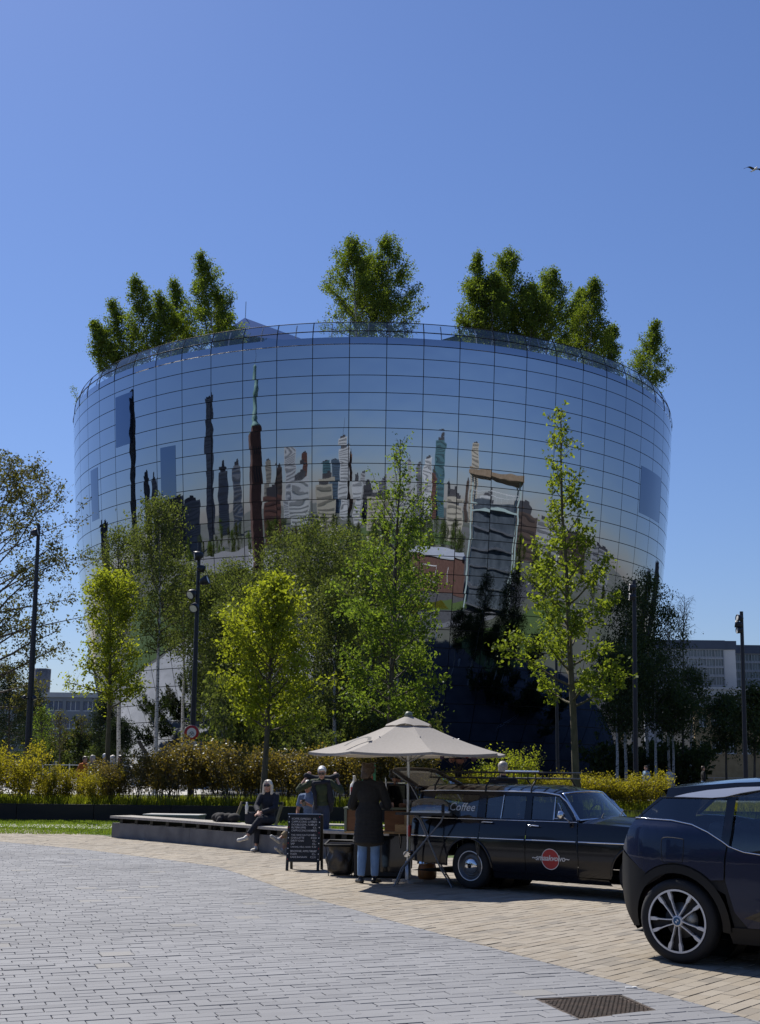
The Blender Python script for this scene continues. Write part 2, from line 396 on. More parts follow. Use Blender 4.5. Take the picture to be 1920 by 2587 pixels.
    def paver_geo(q, c=(0, 0), tilt=0.0):
        k = len(q); a = sum((q[i][0] * q[(i + 1) % k][1] - q[(i + 1) % k][0] * q[i][1]) for i in range(k))
        if a < 0: q = q[::-1]
        dz = rg.normal(0, .0012); mx_ = sum(p[0] for p in q) / k; my_ = sum(p[1] for p in q) / k; b_ = .004
        vt = []
        for p in q:
            l = math.hypot(p[0] - mx_, p[1] - my_) + 1e-9; s_ = max(0.0, 1 - b_ * 1.4 / l)
            vt.append((mx_ + (p[0] - mx_) * s_ - c[0], my_ + (p[1] - my_) * s_ - c[1], dz + rg.normal(0, .0006)))
        vm = [(p[0] - c[0], p[1] - c[1], dz - b_) for p in q]; vb = [(p[0] - c[0], p[1] - c[1], -T) for p in q]
        fs = [tuple(range(k))]
        for i in range(k):
            j = (i + 1) % k; fs.append((k + i, k + j, j, i)); fs.append((2 * k + i, 2 * k + j, k + j, k + i))
        return vt + vm + vb, fs
    bulk = [MB(), MB()]
    for rank, i in enumerate(order):
        q, k = out[i]
        if rank < 300:
            c = (np.mean([p[0] for p in q]), np.mean([p[1] for p in q])); v, f = paver_geo(q, c)
            me = bpy.data.meshes.new('paver'); me.from_pydata(v, [], f); me.update()
            obj('paver', me, mm[1] if k == 1 and len(mm) > 1 else mm[0], root, (c[0], c[1], 0))
        else:
            v, f = paver_geo(q); bulk[1 if k == 1 and len(mm) > 1 else 0].add(v, f)
    for b_, m_ in zip(bulk, mm):
        if b_.v: tag(b_.build('paver', m_, root), kind='stuff')
def seg_dist(c, a, b):
    ax, ay, bx, by = a.x, a.y, b.x, b.y; t = ((c[0] - ax) * (bx - ax) + (c[1] - ay) * (by - ay)) / ((bx - ax) ** 2 + (by - ay) ** 2); t = min(1, max(0, t))
    return math.hypot(c[0] - ax - t * (bx - ax), c[1] - ay - t * (by - ay))
grey = sheet('grey_pavement', gpoly, -.012, M['mortar'])
pave(grey, gpoly, G(356, 2563.7) - G(0, 2585.5), .285, .122, .0065, [M['paver_grey'], M['paver_warm']], .012, 33, 3, B1, MANHOLE)
tan_ = sheet('tan_pavement', tpoly, -.011, M['mortar_tan'])
pave(tan_, tpoly, G(1780, 2460.6) - G(1634, 2501), .27, .125, .006, [M['paver_tan']], 0, 33, 4, B1, None)

# manhole cover: frame, lid with a raised brick pattern
mc = sum(MANHOLE, Vector()) / 4
mh = thing('manhole_cover', 'rusty square cast iron manhole cover set in the grey paving', 'manhole cover', (mc.x, mc.y, 0))
ax = ((MANHOLE[1] - MANHOLE[0]) + (MANHOLE[2] - MANHOLE[3])).normalized(); ay_ = Vector((-ax.y, ax.x, 0))
M['rust'] = mat('rust', (.045, .035, .028), .75, metal=.3, col2=(.085, .06, .045), vscale=9, bump=.6, bscale=60)
q = [p - mc for p in MANHOLE]
b = MB(); b.add([(p.x, p.y, -.011) for p in q], [(0, 1, 2, 3)]); b.build('lid', M['rust'], mh)
b = MB()
for i in range(4):
    a_, c_ = q[i], q[(i + 1) % 4]; ai, ci = a_ * .93, c_ * .93
    b.add([(a_.x, a_.y, -.004), (c_.x, c_.y, -.004), (ci.x, ci.y, -.004), (ai.x, ai.y, -.004), (ai.x, ai.y, -.011), (ci.x, ci.y, -.011)], [(0, 1, 2, 3), (3, 2, 5, 4)])
b.build('frame', M['rust'], mh)
b = MB()
for i in range(-8, 9):
    for j in range(-9, 10):
        s = (i + .5 * (j % 2)) / 9.2; t = j / 10.3
        if abs(s) > .9 or abs(t) > .9: continue
        p = (q[1] - q[0] + q[2] - q[3]) / 4 * s + (q[3] - q[0] + q[2] - q[1]) / 4 * t
        b.box((p.x, p.y, -.009), (.026, .018, .007), math.atan2(ax.y, ax.x))
b.build('stud', M['rust'], mh)['kind'] = 'stuff'

# lawn behind the bench, path strip, planter edging and planting bed
lawn_poly = [(p.x, p.y) for p in B2] + [(15.2, 42), (-34, 42), (-34, 37.4)]
sheet('lawn', lawn_poly, -.006, M['lawn'])
pth = [G(-60, 2081), G(276, 2083), G(330, 2085), G(330, 2096), G(276, 2094), G(-60, 2088)]
sheet('path', [(p.x, p.y) for p in pth], .002, M['concrete_light'])
M['edging'] = mat('edging', (.018, .015, .013), .8, col2=(.03, .024, .02), vscale=3, bump=.3, bscale=12, stretch=(.2, 1, 1))
pl = thing('planter_edging', 'long dark timber edging wall retaining the hedge bed', 'planter', (0, 38.6, 0))
for i in range(22):
    b = MB(); b.box((-28 + i * 2.4 + 1.2, 0, .24), (2.385, .09, .50), bev=.008); b.build('board', M['edging'], pl)
bed = MB(); bed.grid(lambda u, v: (-28 + 38.4 * u, 38.66 + 3.2 * v, .40 + .06 * math.sin(u * 40) * math.sin(v * 5)), 60, 6); tag(bed.build('planting_bed', M['soil']), kind='structure')
b = MB(); b.box((-8.8, 41.9, .20), (38.4, .1, .48)); tag(b.build('planter_kerb', M['concrete']), 'low concrete kerb along the far side of the hedge bed', 'kerb')
# far side of the street: kerbs and grass strips to the right
for (x0, x1, y0, y1, z, m, nm) in [(10.5, 60, 43, 50, UP, 'lawn', 'verge'), (10.5, 70, 58.2, 61, UP + .06, 'concrete', 'kerb_strip'), (24, 110, 66, 84, UP, 'lawn', 'far_lawn'), (-180, -62, 60, 130, UP, 'lawn', 'west_lawn')]:
    sheet(nm, [(x0, y0), (x1, y0), (x1, y1), (x0, y1)], z, M[m])

# ================================================================== THE MIRRORED BOWL
PZ = np.array([0, 1.5, 2.4, 3.5, 5, 7, 10, 13, 16, 19, 22, 26, 30, 34.5, 37.0])
PT = np.radians([50, 42.5, 37, 31, 24.5, 19.5, 15.0, 12.6, 10.6, 8.4, 6.5, 5.3, 4.5, 4.0, 4.0])
_zz = np.linspace(-.3, 37, 1500); _tt = np.tan(np.interp(_zz, PZ, PT)); _rr = np.concatenate([[0], np.cumsum((_tt[1:] + _tt[:-1]) / 2 * np.diff(_zz))])
_rr += 30.0 - np.interp(34.5, _zz, _rr)
def bowl_r(z): return float(np.interp(z, _zz, _rr))
def bowl_t(z): return float(np.interp(z, PZ, PT))
def bowl_p(a, z, off=0.0):
    t = bowl_t(z); r_ = bowl_r(z) + off * math.cos(t)
    return Vector((r_ * math.sin(a), -r_ * math.cos(a), z - off * math.sin(t)))
def bowl_n(a, z):
    t = bowl_t(z); return Vector((math.sin(a) * math.cos(t), -math.cos(a) * math.cos(t), -math.sin(t)))
def bowl_hit(u, v):
    d = ray(u, v).normalized(); s = 70.0
    while s < 140:
        P = Vector((0, 0, CAM_H)) + d * s
        if math.hypot(P.x - DX, P.y - DY) < bowl_r(P.z): break
        s += .02
    return math.atan2(P.x - DX, DY - P.y), P.z
def mirror_mat(name, col, rough):
    m = bpy.data.materials.new(name); m.use_nodes = True; nt = m.node_tree; N = nt.nodes; L = nt.links; b = N['Principled BSDF']
    b.inputs['Base Color'].default_value = (*col, 1); b.inputs['Metallic'].default_value = 1; b.inputs['Roughness'].default_value = rough
    ge = N.new('ShaderNodeNewGeometry'); at_ = N.new('ShaderNodeAttribute'); at_.attribute_name = 'shift'
    sc_ = N.new('ShaderNodeVectorMath'); sc_.operation = 'SCALE'; sc_.inputs[0].default_value = (37.0, 53.0, 71.0); L.new(at_.outputs['Fac'], sc_.inputs['Scale'])
    ad = N.new('ShaderNodeVectorMath'); ad.operation = 'ADD'; L.new(ge.outputs['Position'], ad.inputs[0]); L.new(sc_.outputs[0], ad.inputs[1])
    nz = N.new('ShaderNodeTexNoise'); nz.inputs['Scale'].default_value = .62; nz.inputs['Detail'].default_value = .6; L.new(ad.outputs[0], nz.inputs['Vector'])
    bp = N.new('ShaderNodeBump'); bp.inputs['Strength'].default_value = 1.0; bp.inputs['Distance'].default_value = .009
    L.new(nz.outputs[0], bp.inputs['Height']); L.new(bp.outputs[0], b.inputs['Normal'])
    return m
M['mirror'] = mirror_mat('mirror', (.35, .385, .455), .015)
M['mirror_dark'] = mirror_mat('mirror_dark', (.12, .16, .25), .02)
M['bowl_shell'] = mat('bowl_shell', (.006, .007, .010), .6)
depot = thing('bowl_building', 'huge round bowl-shaped building clad in mirror glass panels', 'building', (DX, DY, 0))
DA = 2 * math.pi / 64
ROWS = [34.5, 33.4] + [33.4 - 1.4 * k for k in range(1, 24)] + [-.15]
prg = np.random.default_rng(11)
def panel_geo(i, k, nu=4, nv=3, gap=.028):
    a0 = D_A0 + i * DA; z1, z0 = ROWS[k], ROWS[k + 1]
    rm = bowl_r((z0 + z1) / 2); ga = gap / rm
    tx, ty = prg.normal(0, .0022, 2); ph = prg.uniform(0, 6.28, 4); am = prg.normal(0, .0035, 2)
    v = []; n = []; f = []
    for j in range(nv + 1):
        for q in range(nu + 1):
            s, t = q / nu, j / nv; a = a0 + ga + (DA - 2 * ga) * s; z = z0 + gap + (z1 - z0 - 2 * gap) * t
            p = bowl_p(a, z); nn = bowl_n(a, z); ta = Vector((math.cos(a), math.sin(a), 0)); tb = nn.cross(ta)
            nn = (nn + ta * (tx + am[0] * math.sin(5.2 * s + ph[0]) * math.cos(3 * t + ph[1])) + tb * (ty + am[1] * math.sin(4.0 * t + ph[2]) * math.cos(4 * s + ph[3]))).normalized()
            v.append(p); n.append(nn)
    for j in range(nv):
        for q in range(nu):
            b_ = j * (nu + 1) + q; f.append((b_, b_ + 1, b_ + nu + 2, b_ + nu + 1))
    # returned edges, 5 cm deep
    c = [(a0 + ga, z0 + gap), (a0 + DA - ga, z0 + gap), (a0 + DA - ga, z1 - gap), (a0 + ga, z1 - gap)]
    for e in range(4):
        (aa, za), (ab, zb) = c[e], c[(e + 1) % 4]; b_ = len(v); m_ = [(aa, za, 0), (aa, za, -.05), (ab, zb, -.05), (ab, zb, 0)]
        pts = [bowl_p(x, y, o_) for x, y, o_ in m_]; fn = (pts[1] - pts[0]).cross(pts[2] - pts[0]).normalized()
        v += pts; n += [fn] * 4; f.append((b_, b_ + 1, b_ + 2, b_ + 3))
    return v, n, f, float(prg.uniform(0, 10))
def panel_mesh(vs, ns, fs, sh):
    me = bpy.data.meshes.new('mirror_panel'); me.from_pydata(vs, [], fs); me.update()
    at_ = me.attributes.new('shift', 'FLOAT', 'POINT'); at_.data.foreach_set('value', sh)
    me.polygons.foreach_set('use_smooth', [True] * len(fs))
    me.normals_split_custom_set_from_vertices([tuple(q) for q in ns]); return me
cand = []
for i in range(64):
    for k in range(len(ROWS) - 1):
        am_ = (D_A0 + (i + .5) * DA + math.pi) % (2 * math.pi) - math.pi
        cand.append((-(math.cos(am_) + (.0 if ROWS[k] > 12 else -1)) * (ROWS[k] - ROWS[k + 1]) + (0 if k else .2), i, k))
cand.sort(); single = set((i, k) for _, i, k in cand[:300])
bv, bn, bf, bs = [], [], [], []
for i in range(64):
    for k in range(len(ROWS) - 1):
        am_ = (D_A0 + (i + .5) * DA + math.pi) % (2 * math.pi) - math.pi
        v, n, f, sh = panel_geo(i, k)
        if (i, k) in single:
            obj('mirror_panel', panel_mesh(v, n, f, [sh] * len(v)), M['mirror'], depot)
        else:
            b_ = len(bv); bv += v; bn += n; bf += [tuple(x + b_ for x in q_) for q_ in f]; bs += [sh] * len(v)
tag(obj('mirror_panel', panel_mesh(bv, bn, bf, bs), M['mirror'], depot), kind='stuff')
b = MB(); zs_ = np.linspace(-.3, 34.6, 40)
b.lathe([(bowl_r(z) - .065, z) for z in zs_] + [(29.0, 34.6), (28.6, 33.9), (0.01, 33.9)], 128)
b.build('inner_shell', M['bowl_shell'], depot)
# parapet: mirror strip fading to clear glass, mullions, rails
M['clad_pale'] = mat('clad_pale', (.38, .40, .43), .5)
M['parapet_glass'] = glass_mat('parapet_glass', (.74, .80, .84), .10)
def rail_p(a, z):            # leans inwards above the last joint
    e = max(0, z - 34.9); r_ = 30.0 + .03 - .16 * e * e; return (r_ * math.sin(a), -r_ * math.cos(a), z)
for i in range(64):
    a0 = D_A0 + i * DA; g_ = .0009
    b = MB(); b.grid(lambda u, v: rail_p(a0 + g_ + (DA - 2 * g_) * u, 34.53 + .55 * v), 3, 2); b.build('parapet_strip', M['mirror'], depot)
    b = MB(); b.grid(lambda u, v: rail_p(a0 + g_ + (DA - 2 * g_) * u, 35.09 + 1.34 * v), 3, 5); b.build('parapet_pane', M['parapet_glass'], depot)
    b = MB(); b.tube([rail_p(a0, 34.5 + 2.0 * t) for t in np.linspace(0, 1, 6)], .04, 6); b.build('mullion', M['bowl_shell'], depot)
    b = MB(); b.tube([(.992 * rail_p(a0 + DA / 2, 35.0 + 1.45 * t)[0], .992 * rail_p(a0 + DA / 2, 35.0 + 1.45 * t)[1], 34.9 + 1.5 * t) for t in np.linspace(0, 1, 4)], .045, 5); b.build('parapet_post', M['clad_pale'], depot)
for nm, z, r_ in [('top_rail', 36.47, .035), ('middle_rail', 35.62, .045)]:
    b = MB(); b.tube([rail_p(2 * math.pi * k / 192, z) for k in range(193)], r_, 6, cap=False); b.build(nm, M['bowl_shell'], depot)
# darker window fields behind the mirror skin
for (u0, v0, u1, v1) in [(292, 1005, 336, 1118), (405, 1132, 446, 1258), (229, 1190, 251, 1310), (1619, 1203, 1664, 1322)]:
    a0, z1 = bowl_hit(u0, v0); a1, z0 = bowl_hit(u1, v1); z1 = max(z1, bowl_hit(u1, v0)[1]); 
    b = MB(); b.grid(lambda s, t: bowl_p(a0 + (a1 - a0) * s, z0 + (z1 - z0) * t, .012), 5, 6); b.build('window', M['mirror_dark'], depot)
for (u0, v0, u1, v1) in [(345, 1872, 374, 1908), (424, 1872, 462, 1900)]:
    a0, z1 = bowl_hit(u0, v0); a1, z0 = bowl_hit(u1, v1)
    b = MB(); b.grid(lambda s, t: bowl_p(a0 + (a1 - a0) * s + .01 * (1 - t), z0 + (z1 - z0) * t, .02), 3, 3); b.build('doorway', M['dark'], depot)
# roof terrace, its mirrored pavilion and mast
b = MB(); b.lathe([(29.2, 33.93), (29.2, 34.0), (.01, 34.02)], 96); b.build('roof_terrace', M['concrete_light'], depot)
def roof_pt(u, v, Y): p = at(u, v, Y); return (p.x - DX, p.y - DY, p.z)
b = MB(); A_ = roof_pt(560, 842, 104); Bq = roof_pt(618, 803, 106); Cq = roof_pt(790, 866, 101)
b.add([A_, Bq, Cq, (A_[0], A_[1] + 9, A_[2]), (Bq[0], Bq[1] + 12, Bq[2] - .2), (Cq[0], Cq[1] + 9, Cq[2]), (A_[0], A_[1], 34), (Cq[0], Cq[1], 34)], [(0, 2, 1), (1, 2, 5, 4), (0, 1, 4, 3), (0, 6, 7, 2)])
b.build('roof_pavilion', M['mirror'], depot)
A2 = roof_pt(1085, 868, 101); B2_ = roof_pt(1150, 848, 102); C2 = roof_pt(1330, 842, 104)
b = MB(); b.add([A2, B2_, C2, (C2[0], C2[1], 34), (A2[0], A2[1], 34), (B2_[0], B2_[1] + 8, B2_[2]), (C2[0], C2[1] + 8, C2[2]), (A2[0], A2[1] + 8, A2[2])], [(0, 4, 3, 2, 1), (0, 1, 5, 7), (1, 2, 6, 5)]); b.build('roof_pavilion', M['mirror'], depot)
mp = roof_pt(620, 803, 106); b = MB(); b.tube([mp, (mp[0], mp[1], roof_pt(620, 762, 106)[2])], .035, 5); b.build('mast', M['steel'], depot)

# ================================================================== TREES AND SHRUBS
LM = {}
LM['oak'] = leaf_mat('leaf_spring_oak', (.095, .13, .018), (.19, .23, .035), .5)
LM['maple'] = leaf_mat('leaf_yellow_green', (.135, .165, .018), (.245, .27, .032), .52)
LM['green'] = leaf_mat('leaf_green', (.07, .115, .02), (.15, .20, .035), .5)
LM['birch'] = leaf_mat('leaf_birch', (.045, .064, .02), (.115, .138, .042), .45)
LM['roof'] = leaf_mat('leaf_roof_birch', (.065, .10, .014), (.14, .18, .028), .5)
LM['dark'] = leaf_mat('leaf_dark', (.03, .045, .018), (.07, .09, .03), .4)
LM['pine'] = leaf_mat('leaf_pine', (.016, .028, .016), (.032, .045, .022), .2)
LM['bronze'] = leaf_mat('leaf_bronze', (.06, .055, .016), (.20, .145, .035), .45, gloss=.04)
LM['gold'] = leaf_mat('leaf_gold', (.15, .14, .014), (.28, .24, .03), .5)
LM['olive'] = leaf_mat('leaf_olive', (.045, .048, .018), (.11, .105, .035), .45)
LM['hill'] = leaf_mat('leaf_far', (.05, .07, .015), (.11, .12, .03), .4)
def leaf_quads(C, size, rg, hang=0.0, asp=.55):
    n = len(C); d = rg.normal(size=(n, 3)); d /= np.linalg.norm(d, axis=1, keepdims=True)
    if hang: d = d * (1 - hang) + np.array([0, 0, -1.0]) * hang; d /= np.linalg.norm(d, axis=1, keepdims=True)
    w = np.cross(d, rg.normal(size=(n, 3))); w /= np.linalg.norm(w, axis=1, keepdims=True)
    s = (size * rg.uniform(.6, 1.35, n))[:, None]
    V = np.stack([C - d * s * .5, C + w * s * asp * .5 + d * s * .05, C + d * s * .5, C - w * s * asp * .5 + d * s * .05], 1).reshape(-1, 3)
    return V, np.arange(4 * n).reshape(-1, 4)
def make_tree(name, label, loc, H, tr, cb, width, leaf, nleaf, lsize, seed, nb=46, up=(25, 70), droop=0.0, hang=0.0, clump=.35, bark='bark', group=None, lean=(0, 0), sub=5, prof=None, cat='tree', curl=.25, sides=6, reach=None, asp=.55, bare=0, thin=0.0):
    rg = np.random.default_rng(seed); root = thing(name, label, cat, loc, 0, group)
    tk = MB(); lk = MB() if bark == 'birch_bark' else tk; npt = 9; wob = np.cumsum(rg.normal(0, .012 * H / npt * 2, (npt, 2)), 0); wob -= wob[0]
    tp = [Vector((wob[i][0] + lean[0] * (i / (npt - 1)) ** 1.3, wob[i][1] + lean[1] * (i / (npt - 1)) ** 1.3, H * i / (npt - 1))) for i in range(npt)]
    tk.tube(tp, [tr * (1.25 if i == 0 else 1) * (1 - .93 * i / (npt - 1)) + .006 for i in range(npt)], 8)
    def trunk(h):
        x = min(max(h / H, 0), .9999) * (npt - 1); i = int(x); return tp[i].lerp(tp[i + 1], x - i)
    prof = prof or [(0, .55), (.2, 1), (.5, .85), (.8, .45), (1, .08)]
    px_, py_ = zip(*prof); twigs = []; wts = []
    for k in range(nb):
        t = (k + rg.uniform(0, 1)) / nb; h = cb + (H - cb) * t * .985
        Lb = width * float(np.interp(t, px_, py_)) * rg.uniform(.68, 1.12)
        az = k * 2.39996 + rg.uniform(-.5, .5)
        if reach is not None: az = reach + rg.uniform(-1.25, 1.25)
        el = R(np.interp(t, [0, 1], up) + rg.uniform(-11, 11)); p0 = trunk(h)
        rise = min(Lb * math.tan(el), (H - h) * .62 + .01 * H); el = math.atan2(rise, Lb); Lb = math.hypot(Lb, rise); d = Vector((math.cos(az) * math.cos(el), math.sin(az) * math.cos(el), math.sin(el)))
        pts = [p0]; m_ = 5; dd = d.copy()
        for j in range(m_):
            dd = (dd + Vector((rg.normal(0, .10), rg.normal(0, .10), (curl if j < 2 else -droop * .6) * .35))).normalized(); pts.append(pts[-1] + dd * Lb / m_)
        r0 = max(.008, tr * .34 * (1 - t) ** .7 * min(1, Lb / max(width, .1) + .35))
        lk.tube(pts, [r0 * (1 - .85 * j / m_) + .003 for j in range(m_ + 1)], 5, cap=False)
        tw = [(pts[j], pts[j + 1]) for j in range(1 if Lb < .5 * width else 2, m_)]
        for s_ in range(sub):
            f = rg.uniform(.3, 1); x = f * m_ * .999; j = int(x); q0 = pts[j].lerp(pts[j + 1], x - j)
            sd = (dd * .7 + Vector(rg.normal(0, .62, 3)) + Vector((0, 0, .12 - droop * .9))).normalized(); L2 = Lb * rg.uniform(.18, .42) * (1.15 - .5 * f)
            mid = q0 + sd * L2 * .55; sd2 = (sd + Vector((0, 0, -droop * 1.1))).normalized(); q1 = mid + sd2 * L2 * (.5 + droop)
            lk.tube([q0, mid, q1], [.008 + r0 * .10, .005, .003], 3, cap=False)
            tw += [(q0, mid), (mid, q1)]
        if bare and t > bare: continue
        for a, c in tw: twigs.append((a, c)); wts.append(((c - a).length + .05) * (1 - thin * min(1, t * 1.25)))
    tk.build('trunk', M[bark], root)
    if lk is not tk: lk.build('limbs', M['bark'], root)
    if nleaf:
        A = np.array([t[0][:] for t in twigs]); Bv = np.array([t[1][:] for t in twigs]); w = np.array(wts); w /= w.sum()
        nc = max(1, nleaf // 4); idx = rg.choice(len(twigs), nc, p=w); s = rg.uniform(0, 1.05, nc)[:, None]
        C0 = A[idx] * (1 - s) + Bv[idx] * s + rg.normal(0, clump * .5, (nc, 3))
        C = np.repeat(C0, 4, 0) + rg.normal(0, clump * .32, (nc * 4, 3)); C[:, 2] = np.maximum(C[:, 2], cb * .55)
        V, Fq = leaf_quads(C, lsize, rg, hang, asp); obj('crown', np_mesh('crown', V, Fq), LM[leaf], root)
    return root
FAR = UP
def ground_at(u, v, Y, z=0.0): p = at(u, v, Y); return (p.x, Y, z)
def tree_px(name, label, u, vtop, Y, wpx, leaf, nleaf, lsize, seed, vb=None, z0=None, ub=None, **kw):
    """u, vtop: where the tip stands; wpx: half width of the crown; vb: where the crown starts; all measured in the photograph at distance Y"""
    z0 = (UP - .05 if Y > 42 else 0.0) if z0 is None else z0
    ub = u if ub is None else ub; base = Vector(ground_at(ub, 1960, Y, z0)); tip = at(u, vtop, Y); H = tip.z - z0; ppm = F_PX / Y
    cb = (at(u, vb, Y).z - z0) if vb else H * .25
    bx = at(ub, 1960, Y).x
    return make_tree(name, label, (bx, Y, z0), H, kw.pop('tr', .011 * H + .02), max(cb, .15), wpx / ppm, leaf, nleaf, lsize, seed, lean=(tip.x - bx, 0), **kw)
BED = .42
# street trees in and around the hedge bed
tree_px('street_tree', 'tall slender young tree with open spring-green crown behind the black estate car', 1418, 1040, 37.6, 195, 'oak', 8200, .14, 21, vb=1800, ub=1462, z0=0, tr=.125, nb=54, thin=.72, up=(8, 42), sub=6, clump=.20, bark='bark_green', prof=[(0, .75), (.04, 1), (.2, 1), (.3, .9), (.42, .62), (.55, .46), (.66, .40), (.8, .30), (.9, .24), (1, .10)], curl=.5)
tree_px('street_tree', 'bushy bright yellow-green young tree with two stakes behind the bench', 690, 1465, 34.6, 178, 'maple', 13000, .115, 22, vb=1850, ub=668, z0=0, tr=.10, nb=52, thin=.35, up=(15, 60), sub=6, clump=.25, prof=[(0, .7), (.2, 1), (.45, .8), (.7, .45), (1, .08)])
tree_px('street_tree', 'pale yellow-green young tree with layered crown beside the wide dark lamp column', 275, 1452, 41.0, 125, 'maple', 10000, .11, 23, vb=1795, ub=274, z0=.4, tr=.095, nb=44, up=(10, 68), sub=6, clump=.24, bark='bark_green', prof=[(0, .95), (.08, 1), (.2, .5), (.45, .62), (.75, .6), (.92, .4), (1, .1)])
tree_px('street_tree', 'tall light green tree with thin bare tip rising behind the parasol', 1008, 1112, 40.5, 165, 'green', 12000, .125, 24, vb=1835, ub=986, z0=.4, tr=.11, nb=56, thin=.88, up=(15, 66), droop=.25, sub=6, hang=.25, clump=.26, prof=[(0, .75), (.2, 1), (.45, .85), (.66, .55), (.78, .28), (1, .12)], curl=.4)
# the large half-bare tree that reaches in from beyond the left edge
tree_px('plane_tree', 'large dark branching tree with sparse young leaves at the paving edge', -40, 1165, 63, 250, 'olive', 26000, .16, 25, vb=1790, ub=-64, z0=0, tr=.24, nb=80, up=(2, 50), sub=11, clump=.30, prof=[(0, .8), (.15, 1), (.5, 1), (.8, .8), (1, .3)], curl=.2)
# birches before the bowl, left group, middle group and the shaded group to the right
BG = 'birch trees planted in front of the mirrored bowl'
bl = [(392, 1262, 66, 78, 31, 9000, 'white-stemmed birch with arching open top, sunlit grey plaza reflected behind it'), (300, 1338, 70, 62, 32, 5200, 'birch with long bare weeping twigs beside the tall arching birch'), (462, 1420, 74, 66, 33, 6000, 'birch standing directly behind the lamp column with the round sign')]
for u, vt, Y, w, sd, nl, lb in bl:
    tree_px('birch_tree', lb, u, vt, Y, w, 'birch', int(nl * 1.25), .14, sd, vb=1660, bark='birch_bark', droop=.55, hang=.45, nb=54, up=(30, 66), sub=7, clump=.42, group=BG, tr=.13, prof=[(0, .55), (.3, 1), (.7, .9), (.9, .6), (1, .25)])
lb = 'dense mid-green birch in the thicket before the bowl'
for i, (u, vt, Y, w) in enumerate([(536, 1455, 72, 78), (590, 1425, 77, 74), (655, 1445, 66, 80), (722, 1350, 76, 92), (800, 1322, 70, 95), (872, 1338, 78, 95), (940, 1372, 68, 88), (1010, 1400, 75, 78), (570, 1540, 64, 76), (845, 1480, 63, 82)]):
    tree_px('birch_tree', lb, u, vt, Y, w, 'birch', 12500, .15, 40 + i, vb=1840, bark='birch_bark', droop=.5, hang=.4, nb=52, up=(35, 68), sub=7, clump=.5, group=BG, tr=.12, prof=[(0, .6), (.3, 1), (.7, .9), (.9, .62), (1, .25)])
lb = 'dark shaded birch standing in the shadow beside the bowl'
for i, (u, vt, Y, w) in enumerate([(1580, 1475, 84, 55), (1635, 1450, 88, 60), (1690, 1530, 86, 50), (1745, 1690, 92, 55), (1560, 1640, 80, 60), (1655, 1660, 82, 70), (1600, 1600, 90, 60), (1700, 1745, 84, 60)]):
    tree_px('birch_tree', lb, u, vt, Y, w, 'dark', [9000, 9500, 4200, 5000, 9000, 5600, 9000, 6500][i], .16, 60 + i, vb=1860, bark='birch_bark', droop=.55, hang=.5, nb=44, up=(35, 68), sub=6, clump=.5, group=BG, tr=.11, prof=[(0, .7), (.3, 1), (.7, .85), (.9, .5), (1, .2)])  # leaf tone darker than the other birches, the bowl's shade put into it
tree_px('birch_tree', 'leafless thin birch top standing clear against the sky beside the bowl', 1722, 1507, 88, 34, 'dark', 260, .13, 70, vb=1640, bark='bark', droop=.5, nb=34, up=(48, 75), sub=6, tr=.10, prof=[(0, .6), (.5, 1), (1, .6)], bare=.35)
PG = 'dark trees along the right side of the square'
lb = 'dark round-crowned tree before the yellow brick building'
for i, (u, vt, Y, w) in enumerate([(1835, 1765, 78, 62), (1905, 1742, 74, 66), (1960, 1760, 80, 60)]):
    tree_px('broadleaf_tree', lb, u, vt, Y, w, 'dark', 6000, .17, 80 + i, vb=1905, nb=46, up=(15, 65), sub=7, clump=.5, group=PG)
lb = 'shaded pine on the lawn left of the bowl'
for i, (u, vt, Y, w) in enumerate([(20, 1690, 84, 60), (78, 1735, 92, 50), (268, 1770, 96, 45), (300, 1830, 90, 40)]):
    tree_px('pine_tree', lb, u, vt, Y, w, 'pine', 9000, .18, 90 + i, vb=1890, nb=44, up=(-5, 50), sub=6, clump=.45, group='pines on the far lawn', asp=.3)
for i, (u, vt, Y, w, lf, lb) in enumerate([(104, 1790, 88, 34, 'green', 'small fresh green tree on the far lawn before the blue hospital block'), (152, 1800, 94, 32, 'olive', 'thin half-bare tree on the far lawn before the blue hospital block'), (205, 1812, 100, 32, 'olive', 'slim bare-twigged tree on the far lawn behind the group of people')]):
    tree_px('young_tree', lb, u, vt, Y, w, lf, 1500 if lf == 'green' else 700, .14, 95 + i, vb=1900, nb=40, up=(25, 60), sub=6, clump=.3)
# roof garden
RG = 'birch trees on the roof terrace'
rt = [(235, 815, 104, 40, 1), (277, 760, 106, 48, 1), (340, 700, 103, 52, 2), (395, 742, 101, 50, 2), (440, 705, 106, 48, 3), (512, 642, 101, 62, 3), (548, 742, 104, 38, 3), (888, 600, 96, 78, 4), (975, 598, 98, 80, 4), (930, 650, 100, 75, 4), (1212, 640, 97, 48, 5), (1285, 634, 98, 75, 5), (1250, 700, 96, 70, 5), (1395, 680, 100, 62, 6), (1350, 720, 97, 55, 6), (1505, 704, 101, 50, 7), (1470, 730, 104, 55, 7), (1548, 825, 106, 42, 7), (1662, 812, 110, 44, 8)]
rl = {1: 'low birch leaning over the left rim of the roof terrace', 2: 'roof birch with pointed top in the left roof clump', 3: 'dark full roof birch next to the mirrored roof pavilion', 4: 'tall dense roof birch in the central clump above the parapet', 5: 'tall airy roof birch at the left of the right-hand roof clump', 6: 'mid-height roof birch inside the right-hand roof clump', 7: 'roof birch at the sloping right end of the roof clump', 8: 'lone roof birch by the right rim of the bowl'}
